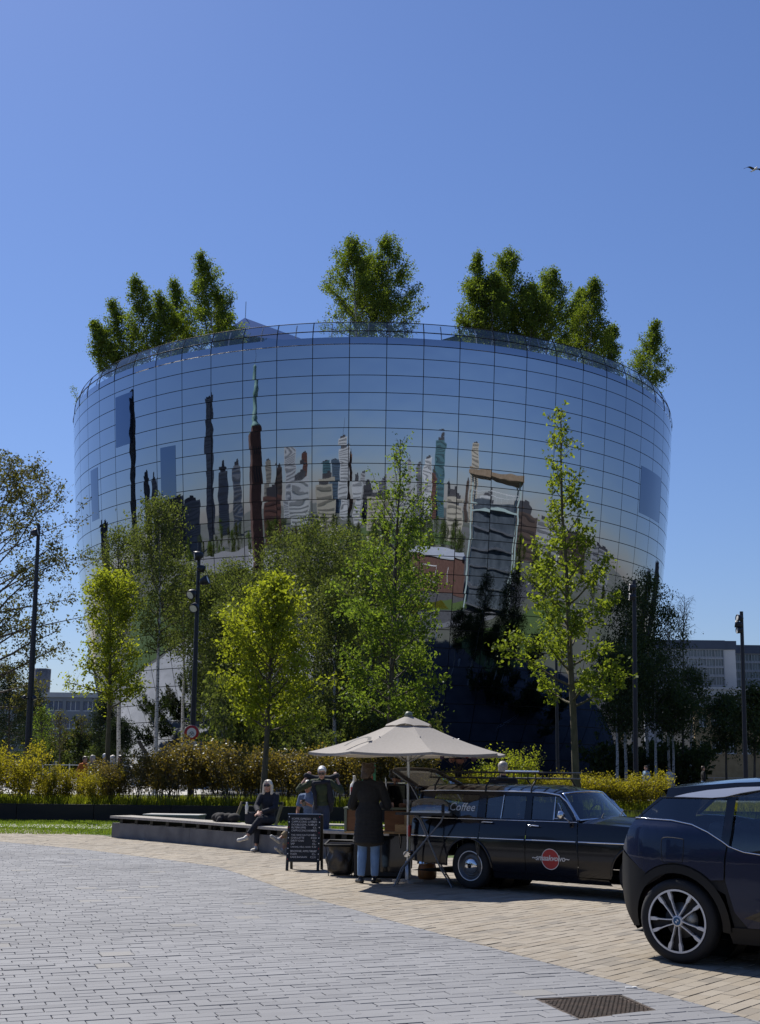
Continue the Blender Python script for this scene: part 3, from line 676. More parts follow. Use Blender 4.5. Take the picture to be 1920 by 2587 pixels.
for i, (u, vt, Y, w, g) in enumerate(rt):
    tree_px('roof_birch', rl[g], u, vt, Y, w * 1.5, 'roof', 15000 if w > 55 else 11000, .18, 120 + i, z0=33.95, vb=None, bark='birch_bark', nb=60, up=(25, 62), sub=7, clump=.36, hang=.2, group=RG, tr=.10, prof=[(0, .95), (.12, 1), (.35, .78), (.55, .55), (.75, .30), (.9, .14), (1, .03)])
tree_px('roof_birch', 'small roof bush peeking out beyond the left rim', 180, 978, 118, 16, 'roof', 600, .17, 150, z0=33.95, nb=20, up=(30, 60), sub=4, clump=.3, group=RG, tr=.05)

# hedge shrubs: stems and foliage, three shapes of each kind, copied along the bed
def make_shrub(name, label, H, Wd, leaf, nleaf, lsize, seed, group, low=.35):
    rg = np.random.default_rng(seed); root = thing(name, label, 'shrub', (0, 0, 0), 0, group)
    st = MB(); tw = []
    for k in range(9):
        a = rg.uniform(0, 6.28); b0 = Vector((rg.normal(0, .10), rg.normal(0, .10), -.05)); l = H * rg.uniform(.7, 1.0); sp = Wd * rg.uniform(.15, .55)
        p1 = b0 + Vector((math.cos(a) * sp * .5, math.sin(a) * sp * .5, l * .55)); p2 = b0 + Vector((math.cos(a) * sp, math.sin(a) * sp, l))
        st.tube([b0, p1, p2], [.016, .011, .004], 4, cap=False); tw += [(b0.lerp(p1, .55), p1), (p1, p2)]
        for q in range(5):
            f = rg.uniform(.25, 1); c = p1.lerp(p2, f) if rg.random() < .7 else b0.lerp(p1, .5 + .5 * f); dd = Vector((rg.normal(0, .6), rg.normal(0, .6), .35)).normalized() * Wd * rg.uniform(.18, .42); st.tube([c, c + dd], [.006, .002], 3, cap=False); tw += [(c, c + dd)] * 2
    st.build('stem', M['bark'], root)
    nc = nleaf // 3; idx = rg.integers(0, len(tw), nc); A = np.array([t[0][:] for t in tw]); B_ = np.array([t[1][:] for t in tw]); s = rg.uniform(0, 1.1, nc)[:, None]
    C = np.repeat(A[idx] * (1 - s) + B_[idx] * s + rg.normal(0, .09, (nc, 3)), 3, 0) + rg.normal(0, .05, (nc * 3, 3))
    C = C[C[:, 2] > low * H * rg.uniform(.5, 1.15, len(C))]
    V, Fq = leaf_quads(C, lsize, rg); obj('foliage', np_mesh('foliage', V, Fq), LM[leaf], root)
    return root
hg = np.random.default_rng(77)
KIN = {'bronze': ('bronze_shrub', 'bronze-green leafy shrub in the hedge behind the bench', 1.85, 1.35, 2300, .085, 'bronze shrubs of the hedge', .36),
       'gold': ('golden_shrub', 'yellow-green leafy shrub at the left part of the hedge', 1.55, 1.4, 2500, .075, 'yellow shrubs at the left of the hedge', .1),
       'goldr': ('clipped_shrub', 'low trimmed yellow-green shrub of the hedge behind the estate car', 1.15, 1.25, 2600, .065, 'trimmed shrubs behind the car', .05)}
protos = {}
for k, (nm, lb, h, w, nl, ls, gp, lo) in KIN.items():
    protos[k] = [make_shrub(nm, lb, h, w, 'gold' if k == 'goldr' else k, nl, ls, 200 + 7 * len(protos) + j, gp, lo) for j in range(3)]
used = {k: [False] * 3 for k in KIN}
def put_shrub(k, x, y, s, z=BED):
    j = int(hg.integers(0, 3))
    for jj in range(3):
        if not used[k][jj]: j = jj; break
    o = protos[k][j] if not used[k][j] else copy_tree(protos[k][j]); used[k][j] = True
    o.location = (x, y, z); o.rotation_euler = (0, 0, hg.uniform(0, 6.28)); o.scale = (s * hg.uniform(.9, 1.1), s * hg.uniform(.9, 1.1), s)
for x in np.arange(-14.6, -8.4, .40): put_shrub('gold', x, 39.4 + hg.uniform(-.3, 1.2), hg.uniform(.9, 1.2) * (1.0 if x < -11.0 else .66))
for x in np.arange(-8.9, 2.0, .42): put_shrub('bronze', x, 39.7 + hg.uniform(-.5, .8), hg.uniform(.9, 1.12) * (.68 if x < -7.9 else 1.0))
for x in np.arange(2.2, 9.2, .45): put_shrub('goldr', x, 39.6 + hg.uniform(-.25, .5), hg.uniform(.85, 1.05))
o = make_shrub('tall_shrub', 'tall pale green bush rising above the car roof rack', 2.05, 1.7, 'maple', 2600, .07, 260, None, .1); o.location = (at(1290, 1900, 39.2).x, 39.2, BED)
o = make_shrub('tall_shrub', 'small leafy bush just behind the open tailgate', 1.5, 1.2, 'maple', 1500, .07, 261, None, .1); o.location = (at(1215, 1900, 39.4).x, 39.4, BED)
# long grass in the bed and on the verge (nobody could count it)
def grass(name, label, area, n, h, leaf, z, seed):
    rg = np.random.default_rng(seed); x = rg.uniform(area[0], area[1], n); y = rg.uniform(area[2], area[3], n); hh = h * rg.uniform(.5, 1.2, n)
    a = rg.uniform(0, 6.28, n); w = .012 + .008 * rg.random(n); lx = rg.normal(0, .22, n) * hh; ly = rg.normal(0, .22, n) * hh
    B0 = np.stack([x - np.cos(a) * w, y - np.sin(a) * w, np.full(n, z)], 1); B1_ = np.stack([x + np.cos(a) * w, y + np.sin(a) * w, np.full(n, z)], 1); T_ = np.stack([x + lx, y + ly, z + hh], 1)
    V = np.stack([B0, B1_, T_], 1).reshape(-1, 3); o = obj(name, np_mesh(name, V, np.arange(3 * n).reshape(-1, 3)), LM[leaf]); return tag(o, label, 'grass', kind='stuff')
grass('bed_grass', 'fine sunlit grass growing under the hedge shrubs', (-15, 9.5, 38.7, 41.6), 26000, .34, 'maple', BED, 300)
grass('verge_grass', 'long yellowish grass on the verge right of the hedge', (10.4, 30, 43.2, 49.5), 26000, .30, 'gold', UP, 301)
grass('bench_grass', 'tufts of grass and weeds behind the bench', (-7, 9, 31, 38.4), 15000, .12, 'green', -.01, 302)
grass('lawn_grass', 'short mown grass at the left edge of the square', (-15, -6.5, 30.5, 38.4), 26000, .05, 'green', -.01, 303)
grass('edging_grass', 'dark tall grass along the timber edging behind the car', (6.5, 13, 37.2, 38.45), 4000, .5, 'birch', -.01, 304)

# shaded understorey below the birches
lu = 'dark green shrub in the shade under the birches'
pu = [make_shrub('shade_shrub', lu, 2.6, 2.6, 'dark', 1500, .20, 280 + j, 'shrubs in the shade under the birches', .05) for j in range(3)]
ug = np.random.default_rng(31); fu = [True] * 3
for k in range(40):
    left = k >= 26; u = ug.uniform(-20, 300) if left else ug.uniform(1520, 1760); Y = ug.uniform(94, 108) if left else ug.uniform(86, 100); j = k % 3
    o = pu[j] if fu[j] else copy_tree(pu[j]); fu[j] = False; p = at(u, 1940, Y); o.location = (p.x, Y, UP - .05); o.rotation_euler = (0, 0, ug.uniform(0, 6)); s_ = ug.uniform(.7, 1.5); o.scale = (s_, s_, s_ * ug.uniform(.8, 1.3))

# young birches filling in between the white stems
lu = 'bushy young birch between the white birch stems'
pb_ = [make_shrub('birch_thicket_bush', lu, 3.6, 2.6, 'birch', 2600, .14, 290 + j, 'young birches between the stems', .08) for j in range(3)]
fu = [True] * 3
for k in range(22):
    u = ug.uniform(540, 1090); Y = ug.uniform(56, 72); j = k % 3; o = pb_[j] if fu[j] else copy_tree(pb_[j]); fu[j] = False; p = at(u, 1940, Y); o.location = (p.x, Y, UP - .05); o.rotation_euler = (0, 0, ug.uniform(0, 6)); s_ = ug.uniform(.75, 1.25); o.scale = (s_, s_, s_ * ug.uniform(.9, 1.5))

# ================================================================== LAMP COLUMNS, SIGN
def aim(p, d): return Matrix.Translation(p) @ Vector(d).to_track_quat('Z', 'Y').to_matrix().to_4x4()
M['lens'] = mat('lens', (.75, .75, .72), .3)
def lamp(label, ub, vb, ut, vt, Y, heads, r0=.115, r1=.06, z0=None):
    z0 = UP - .05 if z0 is None and Y > 41.9 else (BED - .05 if z0 is None else z0)
    pb = at(ub, vb, Y); pt = at(ut, vt, Y); k = (pt.x - pb.x) / (pt.z - pb.z)
    base = Vector((pb.x - k * (pb.z - z0), Y, z0)); root = thing('lamp_column', label, 'lamp post', base)
    H = pt.z - z0; b = MB(); b.tube([(k * H * t, 0, H * t) for t in (0, .25, .5, .75, 1)], [r0 + (r1 - r0) * t for t in (0, .25, .5, .75, 1)], 12); b.build('pole', M['pole_navy'], root)
    for (u, v, dx, dy, dz, s) in heads:
        p = at(u, v, Y - .15); q = Vector((p.x - base.x, p.y - base.y, p.z - z0)); d = Vector((dx, dy, dz)).normalized()
        hb = MB(); hb.lathe([(.001, -.26 * s), (.07 * s, -.24 * s), (.13 * s, -.16 * s), (.165 * s, -.04 * s), (.175 * s, .10 * s), (.155 * s, .10 * s), (.15 * s, .07 * s)], 16, aim(q, d))
        h = hb.build('spotlight', M['pole_navy'], root)
        lb = MB(); lb.lathe([(.152 * s, .075 * s), (.001, .085 * s)], 16, aim(q, d)); lb.build('lens', M['lens'], h)
        a_ = MB(); a_.tube([q, (k * q.z, 0, q.z)], .03, 6); a_.build('bracket', M['pole_navy'], root)
    return root
lamp('slim dark lamp column with five bullet spotlights and a round red-ringed sign', 486, 1870, 504, 1371, 43, [(497, 1404, -1, -.3, -.2, 1), (511, 1437, 1, .3, -.2, .8), (520, 1466, 1, -.2, .35, 1), (483, 1501, -.5, -.75, -.55, 1), (490, 1535, -.25, -.85, -.6, .95)])
lamp('thick dark lamp column with two small cameras before the big half-bare tree', 69, 1930, 98, 1325, 42, [(60, 1763, -.4, -.2, -.8, .42), (88, 1765, .4, -.2, -.8, .5), (91, 1345, 1, 0, .2, .8)], r0=.14)
lamp('lone dark lamp column with three spotlights standing clear of the trees', 1884, 1950, 1873, 1545, 62, [(1866, 1561, -1, -.2, .1, 1.0), (1862, 1577, -1, .3, .2, 1.05), (1866, 1592, -1, -.1, .0, 1.0)], r0=.13, r1=.09)
lamp('dark lamp column half hidden by the shaded birches', 1606, 1940, 1602, 1466, 58, [(1594, 1484, -1, 0, 0, 1), (1594, 1508, -1, 0, 0, 1)], r0=.13, r1=.09)
lamp('dark thin lamp column behind the tall street tree, one lamp catching light', 1409, 1960, 1405, 1640, 46, [(1404, 1653, -.2, -.9, -.1, .7)], r0=.07, r1=.05)
def text_mesh(s, size, extrude=.0008, align='LEFT', shear=0.0, spacing=1.0, bev=0.0):
    cu = bpy.data.curves.new('lettering', 'FONT'); cu.body = s; cu.size = size; cu.extrude = extrude; cu.align_x = align; cu.shear = shear; cu.space_character = spacing; cu.resolution_u = 2; cu.offset = bev
    me = bake(bpy.data.objects.new('lettering', cu)); bpy.data.curves.remove(cu); return me
def put_text(s, size, m, parent, Mx, name='lettering', **kw):
    me = text_mesh(s, size, **kw); me.transform(Mx); return obj(name, me, m, parent)
# round traffic sign with its plate
sp = at(484, 1851, 42.86); sg = thing('traffic_sign', 'round white traffic sign with red ring above a small white plate', 'sign', sp)
Ms = Matrix.Rotation(math.pi / 2, 4, 'X') @ Matrix.Rotation(0, 4, 'Z')
b = MB(); b.lathe([(.001, .0), (.265, .0), (.265, -.02), (.001, -.02)], 32, Ms); b.build('back_plate', M['steel'], sg)
b = MB(); b.lathe([(.165, .006), (.255, .006), (.255, .003)], 32, Ms); b.build('red_ring', M['red'], sg)
b = MB(); b.lathe([(.001, .005), (.17, .005)], 32, Ms); b.build('sign_face', M['white'], sg)
b = MB(); b.lathe([(.035, .008), (.05, .008)], 12, Ms @ Matrix.Translation((-.05, -.05, 0))); b.lathe([(.035, .008), (.05, .008)], 12, Ms @ Matrix.Translation((.05, -.05, 0)))
b.tube([(-.05, -.009, -.03), (-.02, -.009, .03), (.05, -.009, .03), (.05, -.009, -.04)], .01, 4); b.build('vehicle_symbol', M['dark'], sg)
b = MB(); b.box((0, .012, -.43), (.36, .012, .26), bev=.004); pl_ = b.build('plate', M['white'], sg)
for i, s in enumerate(['uitgezonderd', 'bestemmings', 'verkeer']):
    put_text(s, .062, M['dark'], sg, Matrix.Translation((-.16, .005, -.37 - .075 * i)) @ Matrix.Rotation(math.pi / 2, 4, 'X'))

# ================================================================== BUILDINGS BEHIND
M['glass_blue'] = mat('glass_blue', (.07, .11, .19), .12, spec=.7)
M['glass_grey'] = mat('glass_grey', (.06, .075, .09), .12, spec=.7, col2=(.11, .13, .15), vscale=.5)
M['clad_grey'] = mat('clad_grey', (.20, .225, .26), .6, col2=(.24, .26, .29), vscale=.3)
M['clad_light'] = mat('clad_light', (.42, .44, .46), .6, col2=(.48, .49, .5), vscale=.3)
M['clad_navy'] = mat('clad_navy', (.035, .05, .085), .5)
M['yellow_brick'] = mat('yellow_brick', (.36, .25, .12), .85, col2=(.43, .31, .16), vscale=2, bump=.2, bscale=6)
M['white_frame'] = mat('white_frame', (.62, .63, .62), .6)
def facade(name, label, x0, x1, Y, depth, z1, floors, ncol, wall, glass, pier=.35, band=None, roofh=.6, roofm=None, rz=0.0, mull=0, frame='white_frame'):
    """openings between spandrels and piers, panes set back inside them"""
    root = thing(name, label, 'building', (x0, Y, 0), rz); Wd = x1 - x0
    zs = [0.0] + [z for f in floors for z in f] + [z1]
    b = MB(); b.box((Wd / 2, depth / 2 + .3, z1 / 2), (Wd - .02, depth, z1 - .04)); b.build('core', M['dark'], root)
    for i in range(0, len(zs), 2):
        if zs[i + 1] - zs[i] > .02: b = MB(); b.box((Wd / 2, .15, (zs[i] + zs[i + 1]) / 2), (Wd, .36, zs[i + 1] - zs[i])); b.build('spandrel', M[wall], root)
    b = MB(); b.box((Wd / 2, depth / 2, z1 + roofh / 2), (Wd + .3, depth + .5, roofh)); b.build('roof', M[roofm or wall], root)
    cw = Wd / ncol; me_p = me_w = None
    for fi, (za, zb) in enumerate(floors):
        for c in range(ncol + 1):
            b = MB(); b.box((min(max(c * cw, pier / 2), Wd - pier / 2), .13, (za + zb) / 2), (pier, .30, zb - za)); b.build('pier', M[wall], root)
        for c in range(ncol):
            b = MB(); b.box((c * cw + cw / 2, .16, (za + zb) / 2), (cw - pier + .04, .04, zb - za + .04)); w = b.build('window', M[glass], root)
            if mull:
                b = MB()
                for q in range(1, mull): b.box((c * cw + pier / 2 + (cw - pier) * q / mull, .12, (za + zb) / 2), (.09, .06, zb - za))
                b.box((c * cw + cw / 2, .12, za + .07), (cw - pier, .08, .14)); b.build('window_frame', M[frame], w)
    return root
def zx(u, v, Y): p = at(u, v, Y); return p.x, p.z
# blue-grey hospital block to the left
YL = 185; x0, _ = zx(40, 1900, YL); x1, _ = zx(330, 1900, YL); zt = zx(150, 1748, YL)[1]
hz = lambda v: zx(200, v, YL)[1]
h = facade('hospital_block', 'low blue-grey hospital block with ribbon windows and round chimney', x0 - 14, x1, YL, 24, hz(1762), [(hz(1925), hz(1900)), (hz(1885), hz(1855)), (hz(1842), hz(1815)), (hz(1797), hz(1772))], 12, 'clad_grey', 'glass_blue', pier=.5, roofh=hz(1750) - hz(1762), roofm='clad_light', mull=3)
cx, cz = zx(106, 1690, YL + 8); b = MB(); b.lathe([(1.45, hz(1760)), (1.45, cz), (1.25, cz), (1.2, cz - .5)], 20, Matrix.Translation((cx - x0 + 14, 8, 0))); b.build('chimney', M['concrete'], h)
# grey glass hospital to the right
YR = 175; zr = lambda v, u=1800: zx(u, v, YR)[1]
xa, _ = zx(1560, 1800, YR); xb, _ = zx(1836, 1800, YR); xc, _ = zx(1868, 1800, YR); xd, _ = zx(2080, 1800, YR)
fl = [(zr(1732), zr(1710)), (zr(1706), zr(1688)), (zr(1684), zr(1665)), (zr(1661), zr(1642))]
h = facade('hospital_wing', 'grey curtain-wall hospital wing with navy roof band beside the bowl', xa, xb, YR, 20, zr(1640), fl, 12, 'clad_grey', 'glass_grey', pier=.12, roofh=zr(1618) - zr(1640), roofm='clad_navy', mull=3, frame='clad_grey')
h2 = facade('hospital_wing', 'set-back grey glass hospital wing behind the lone lamp column', xc, xd, YR + 6, 20, zr(1640), fl, 9, 'clad_grey', 'glass_grey', pier=.12, roofh=zr(1618) - zr(1640), roofm='clad_navy', mull=3, frame='clad_grey')
b = MB(); b.box(((xb + xc) / 2 - xa, 10.5, zr(1640) / 2), (xc - xb, 20, zr(1640))); b.build('end_wall', M['clad_light'], h)
b = MB(); b.box(((xb + xc) / 2 - xa, 10.5, (zr(1640) + zr(1618)) / 2), (xc - xb + .3, 20.4, zr(1618) - zr(1640))); b.build('roof_link', M['clad_navy'], h)
xe, _ = zx(1650, 1800, 150); xf, _ = zx(1846, 1800, 150)
facade('podium_building', 'pale low podium building below the grey hospital wing', xe, xf + 22, 155, 14, zx(1800, 1742, 155)[1], [(zx(1800, 1785, 155)[1], zx(1800, 1757, 155)[1])], 16, 'clad_light', 'glass_grey', pier=.15, roofh=.3, mull=2)
YB = 128; zb_ = lambda v: zx(1840, v, YB)[1]; xg, _ = zx(1755, 1850, YB); xh, _ = zx(2050, 1850, YB)
facade('brick_school', 'yellow brick building with white framed windows behind dark trees', xg, xh, YB, 14, zb_(1788), [(zb_(1905), zb_(1873)), (zb_(1838), zb_(1806))], 8, 'yellow_brick', 'glass_grey', pier=.5, roofh=.35, roofm='white_frame', mull=3)
# fence and low wall at the foot of the trees
fr = thing('park_fence', 'thin grey railing between the shaded birches and the street', 'fence', (14, 95, UP))
for i in range(16):
    b = MB(); b.box((i * 2.4, 0, .55), (.06, .06, 1.1)); b.build('post', M['steel'], fr)
for z in (.6, 1.08): b = MB(); b.box((18, .0, z), (36, .045, .05)); b.build('rail', M['steel'], fr)
fl_ = thing('garden_fence', 'pale fence of upright panels on the far lawn by the pines', 'fence', (-28, 92, UP))
for i in range(14):
    b = MB(); b.box((i * 1.0, 0, .8), (.07, .07, 1.6)); b.build('post', M['white_frame'], fl_)
for z in (.25, .85, 1.5): b = MB(); b.box((6.5, .0, z), (13.1, .05, .06)); b.build('rail', M['white_frame'], fl_)

# ================================================================== THE CITY BEHIND THE CAMERA (seen in the mirror)
def mir(u, v, dist):
    a, z = bowl_hit(u, v); n = bowl_n(a, z); d = ray(u, v).normalized(); P = bowl_p(a, z) + Vector((DX, DY, 0)); r_ = d - 2 * d.dot(n) * n
    return P + r_ * (dist / math.hypot(r_.x, r_.y))
CITY = {'dark': (.05, .05, .055), 'grey': (.20, .20, .21), 'light': (.40, .40, .39), 'white': (.58, .58, .56), 'brown': (.09, .06, .045), 'teal': (.08, .17, .19), 'brick': (.15, .065, .045), 'cream': (.46, .41, .32), 'orange': (.26, .13, .07), 'glass': (.10, .15, .20)}
CITY = {k: tuple(x * .85 for x in c) for k, c in CITY.items()}
for k, c in CITY.items(): M['city_' + k] = mat('city_' + k, c, .35 if k in ('teal', 'glass') else .8, col2=tuple(x * 1.2 for x in c), vscale=.05)
for k, c in CITY.items(): M['cwin_' + k] = mat('cwin_' + k, tuple(x * .5 + .015 for x in c), .3)
M['city_win'] = mat('city_win', (.09, .10, .115), .25)
towers = [(333, 1012, 14, 520, 'dark', 'slim dark high-rise'), (372, 1205, 13, 420, 'dark', 'short dark twin tower'), (390, 1212, 12, 440, 'grey', 'short grey twin tower'), (528, 1012, 18, 450, 'grey', 'tall grey slab tower with floor bands'), (563, 1190, 24, 350, 'grey', 'squat grey tower with stepped top'), (597, 1172, 20, 380, 'light', 'light concrete tower beside the brick museum tower'), (677, 1155, 12, 600, 'cream', 'thin cream tower'), (703, 1182, 14, 380, 'brown', 'dark brown round-topped tower'), (731, 1140, 26, 550, 'white', 'white banded office tower with dark crown'), (768, 1150, 14, 600, 'brick', 'slender red brick tower'), (757, 1216, 46, 260, 'white', 'broad white hospital slab'), (822, 1163, 22, 600, 'teal', 'teal glass tower'), (848, 1163, 20, 640, 'glass', 'blue glass tower next to the teal one'), (870, 1108, 22, 420, 'white', 'tallest white banded tower with mast'), (884, 1140, 9, 440, 'orange', 'narrow orange tower behind the banded one'), (823, 1222, 42, 230, 'cream', 'stepped cream apartment block'), (904, 1216, 20, 300, 'white', 'white corner apartment block'), (922, 1194, 12, 650, 'light', 'pointed grey tower'), (932, 1225, 26, 320, 'dark', 'dark office block with lit edges'), (970, 1202, 16, 500, 'grey', 'round grey tower'), (1036, 1170, 9, 700, 'light', 'needle-thin light tower'), (1061, 1183, 12, 600, 'grey', 'thin grey tower with notched top'), (1084, 1168, 18, 480, 'white', 'white grid-fronted tower'), (1098, 1190, 10, 560, 'brick', 'dark red tower behind the white grid tower'), (1113, 1115, 24, 600, 'teal', 'tall teal tower with pale spine'), (1137, 1215, 8, 500, 'dark', 'thin dark mast-like tower'), (1180, 1222, 7, 520, 'brown', 'small brown spire tower'), (1199, 1140, 20, 550, 'cream', 'tall cream banded tower beside the stair tower'),
  (430, 1282, 50, 300, 'brown', 'row of dark gabled houses'), (480, 1268, 50, 320, 'grey', 'grey low office row'), (690, 1258, 40, 210, 'brick', 'low red house row'), (960, 1258, 60, 230, 'cream', 'long cream low-rise block'), (1012, 1252, 50, 260, 'light', 'long light low-rise block'), (1150, 1268, 40, 230, 'cream', 'sand coloured low-rise block'), (1232, 1274, 40, 260, 'white', 'small white low-rise block'), (1320, 1300, 70, 210, 'brown', 'brown mansard-roofed terrace'), (1385, 1322, 60, 230, 'light', 'light mansard-roofed terrace'), (1450, 1350, 60, 260, 'brown', 'long brown terrace at the park edge'), (1520, 1385, 50, 260, 'light', 'pale terrace at the park edge'), (1640, 1455, 14, 300, 'brown', 'dark narrow tower at the bowl rim'), (1662, 1440, 12, 320, 'dark', 'black narrow tower at the bowl rim'), (262, 1330, 18, 300, 'dark', 'dark office tower left of the museum')]
for (u, vt, w, dist, style, lb) in towers:
    T = mir(u, vt, dist); A_ = mir(u - w / 2, vt, dist); B_ = mir(u + w / 2, vt, dist); Wt = max(6, (B_ - A_).length); H = max(8, T.z)
    rz = math.atan2(B_.y - A_.y, B_.x - A_.x); dp = min(Wt, 26)
    root = thing('city_tower' if H > 40 else 'city_block', lb + ', mirrored in the bowl', 'building', (T.x, T.y, 0), rz)
    b = MB(); b.box((0, 0, H / 2), (Wt, dp, H)); b.build('wall', M['city_' + style], root)
    nf = max(2, int(H / 3.4)); b = MB()
    for k in range(nf):
        z = H * (k + .5) / nf
        for s in (-1, 1): b.box((0, s * (dp / 2 + .06), z), (Wt * .88, .2, H / nf * .34)); b.box((s * (Wt / 2 + .06), 0, z), (.2, dp * .86, H / nf * .34))
    b.build('window_band', M['cwin_' + style], root)
    b = MB(); b.box((0, 0, H + 1.2), (Wt * .6, dp * .6, 2.8)); b.box((Wt * .1, 0, H + 3.2), (Wt * .2, dp * .3, 2)); b.build('roof_plant', M['city_dark'], root)
    if 'mast' in lb: b = MB(); b.tube([(0, 0, H), (0, 0, H * 1.22)], [.5, .15], 6); b.build('mast', M['city_dark'], root)
# the museum: brick tower with copper spire, and its long roofed wing
M['museum_brick'] = mat('museum_brick', (.085, .042, .028), .9, col2=(.12, .06, .042), vscale=1.2, bump=.2, bscale=5)
M['copper'] = mat('copper', (.13, .25, .21), .6, col2=(.20, .33, .28), vscale=.8)
M['slate'] = mat('slate', (.20, .195, .19), .8, col2=(.27, .265, .255), vscale=1.5, stretch=(4, 4, 1))
tw_b = mir(647, 1425, 80); tw_t = mir(645, 1090, 82); tip = mir(645, 925, 82)
mt = thing('museum_tower', 'dark brick museum tower with green copper spire, mirrored in the bowl', 'tower', (tw_t.x, tw_t.y, 0), .6)
Hb = tw_t.z; b = MB(); b.box((0, 0, Hb / 2), (6.4, 6.4, Hb)); b.build('shaft', M['museum_brick'], mt)
b = MB()
for s in (-1, 0, 1):
    for z in (Hb - 4, Hb - 9): b.box((s * 1.5, -3.22, z), (.7, .12, 3)); b.box((-3.22, s * 1.5, z), (.12, .7, 3)); b.box((3.22, s * 1.5, z), (.12, .7, 3)); b.box((s * 1.5, 3.22, z), (.7, .12, 3))
b.build('louvre', M['dark'], mt)
Hs = tip.z - Hb; b = MB(); b.lathe([(3.4, Hb), (3.5, Hb + .5), (2.6, Hb + .07 * Hs), (1.8, Hb + .15 * Hs), (2.2, Hb + .2 * Hs), (1.5, Hb + .26 * Hs), (1.35, Hb + .6 * Hs), (1.7, Hb + .63 * Hs), (1.2, Hb + .68 * Hs), (1.05, Hb + .92 * Hs), (1.3, Hb + .95 * Hs), (.2, Hb + Hs)], 10); b.build('spire', M['copper'], mt)
b = MB(); b.tube([(0, 0, Hb + Hs), (0, 0, Hb + Hs * 1.3)], [.12, .04], 5); b.build('antenna', M['city_dark'], mt)
wr = mir(622, 1400, 78); wl = mir(405, 1425, 82); dv = Vector((wl.x - wr.x, wl.y - wr.y, 0)); Lw = dv.length; rzw = math.atan2(dv.y, dv.x)
mw = thing('museum_wing', 'long low museum wing with grey slate roof and copper gutter, mirrored in the bowl', 'building', (wr.x, wr.y, 0), rzw)
b = MB(); b.box((Lw / 2, 0, 3.6), (Lw, 14, 7.2)); b.build('wall', M['museum_brick'], mw)
b = MB()
for s in (-1, 1): b.add([(-.5, s * 7.6, 7.2), (Lw + .5, s * 7.6, 7.2), (Lw + .5, 0, 12.2), (-.5, 0, 12.2)], [(0, 1, 2, 3)])
b.add([(0, -7, 7.2), (0, 7, 7.2), (0, 0, 12.1), (Lw, -7, 7.2), (Lw, 7, 7.2), (Lw, 0, 12.1)], [(0, 1, 2), (3, 5, 4)]); b.build('roof', M['slate'], mw)
b = MB()
for s in (-1, 1): b.box((Lw / 2, s * 7.75, 7.1), (Lw + 1.2, .5, .45))
b.build('gutter', M['copper'], mw)
for k in range(9):
    for s in (-1, 1): b = MB(); b.box((3 + k * (Lw - 6) / 8, s * 7.02, 3.6), (2.2, .14, 3.4)); b.build('window', M['city_win'], mw)
# brick hall with a shed roof, and the glazed stair tower under a timber canopy
h0 = mir(1035, 1440, 70); h1 = mir(1175, 1440, 66); hv = Vector((h1.x - h0.x, h1.y - h0.y, 0)); Lh = hv.length
hall = thing('brick_hall', 'windowless brown brick hall with pale grey flat roof, mirrored in the bowl', 'building', (h0.x, h0.y, 0), math.atan2(hv.y, hv.x))
M['hall_brick'] = mat('hall_brick', (.12, .06, .045), .9, col2=(.16, .085, .065), vscale=1.2)
hh = max(5.0, mir(1105, 1398, 72).z)
b = MB(); b.box((Lh / 2, -8, hh / 2), (Lh, 16, hh)); b.build('wall', M['hall_brick'], hall)
b = MB(); b.box((Lh / 2, -8, hh + .3), (Lh + .8, 16.8, .5)); b.build('roof', M['clad_light'], hall)
b = MB()
for z in (hh * .3, hh * .75): b.box((Lh * .35, .04, z), (Lh * .25, .1, .18))
for x in (.22, .48, .7): b.box((Lh * x, .04, hh * .52), (.18, .1, hh * .4))
b.build('light_tube', M['white'], hall)
p0 = mir(1178, 1475, 52); p1 = mir(1292, 1475, 50); pv = Vector((p1.x - p0.x, p1.y - p0.y, 0)); Lp = pv.length; zt_ = mir(1240, 1275, 52).z; zc_ = mir(1240, 1205, 52).z
st = thing('stair_tower', 'dark glazed stair tower with pale green frame and timber roof canopy, mirrored in the bowl', 'tower', (p0.x, p0.y, 0), math.atan2(pv.y, pv.x))
b = MB(); b.box((Lp / 2, -4, zt_ / 2 + 1), (Lp * .86, 7.4, zt_ - 2)); b.build('glass_shaft', M['glass_grey'], st)
M['pale_green'] = mat('pale_green', (.42, .52, .48), .5); M['timber'] = mat('timber', (.24, .17, .10), .8, col2=(.32, .23, .15), vscale=3)
for x in (0, Lp):
    for y in (0, -8): b = MB(); b.box((x, y, zc_ / 2), (.55, .55, zc_)); b.build('corner_post', M['pale_green'], st)
for k in range(6): b = MB(); b.box((Lp / 2, .02, 2 + k * (zt_ - 3) / 5), (Lp, .3, .35)); b.build('floor_beam', M['pale_green'] if k == 5 else M['steel'], st)
b = MB(); b.box((Lp / 2, -4, zc_ + .4), (Lp + 3, 11, .8)); b.build('canopy', M['timber'], st)
b = MB()
for k in range(9): b.box((Lp * k / 8, .1, zt_ + .9), (.07, .07, 1.5))
b.box((Lp / 2, .1, zt_ + 1.6), (Lp, .09, .09)); b.box((Lp / 2, .1, zt_ + 1.1), (Lp, .06, .06)); b.build('railing', M['white_frame'], st)
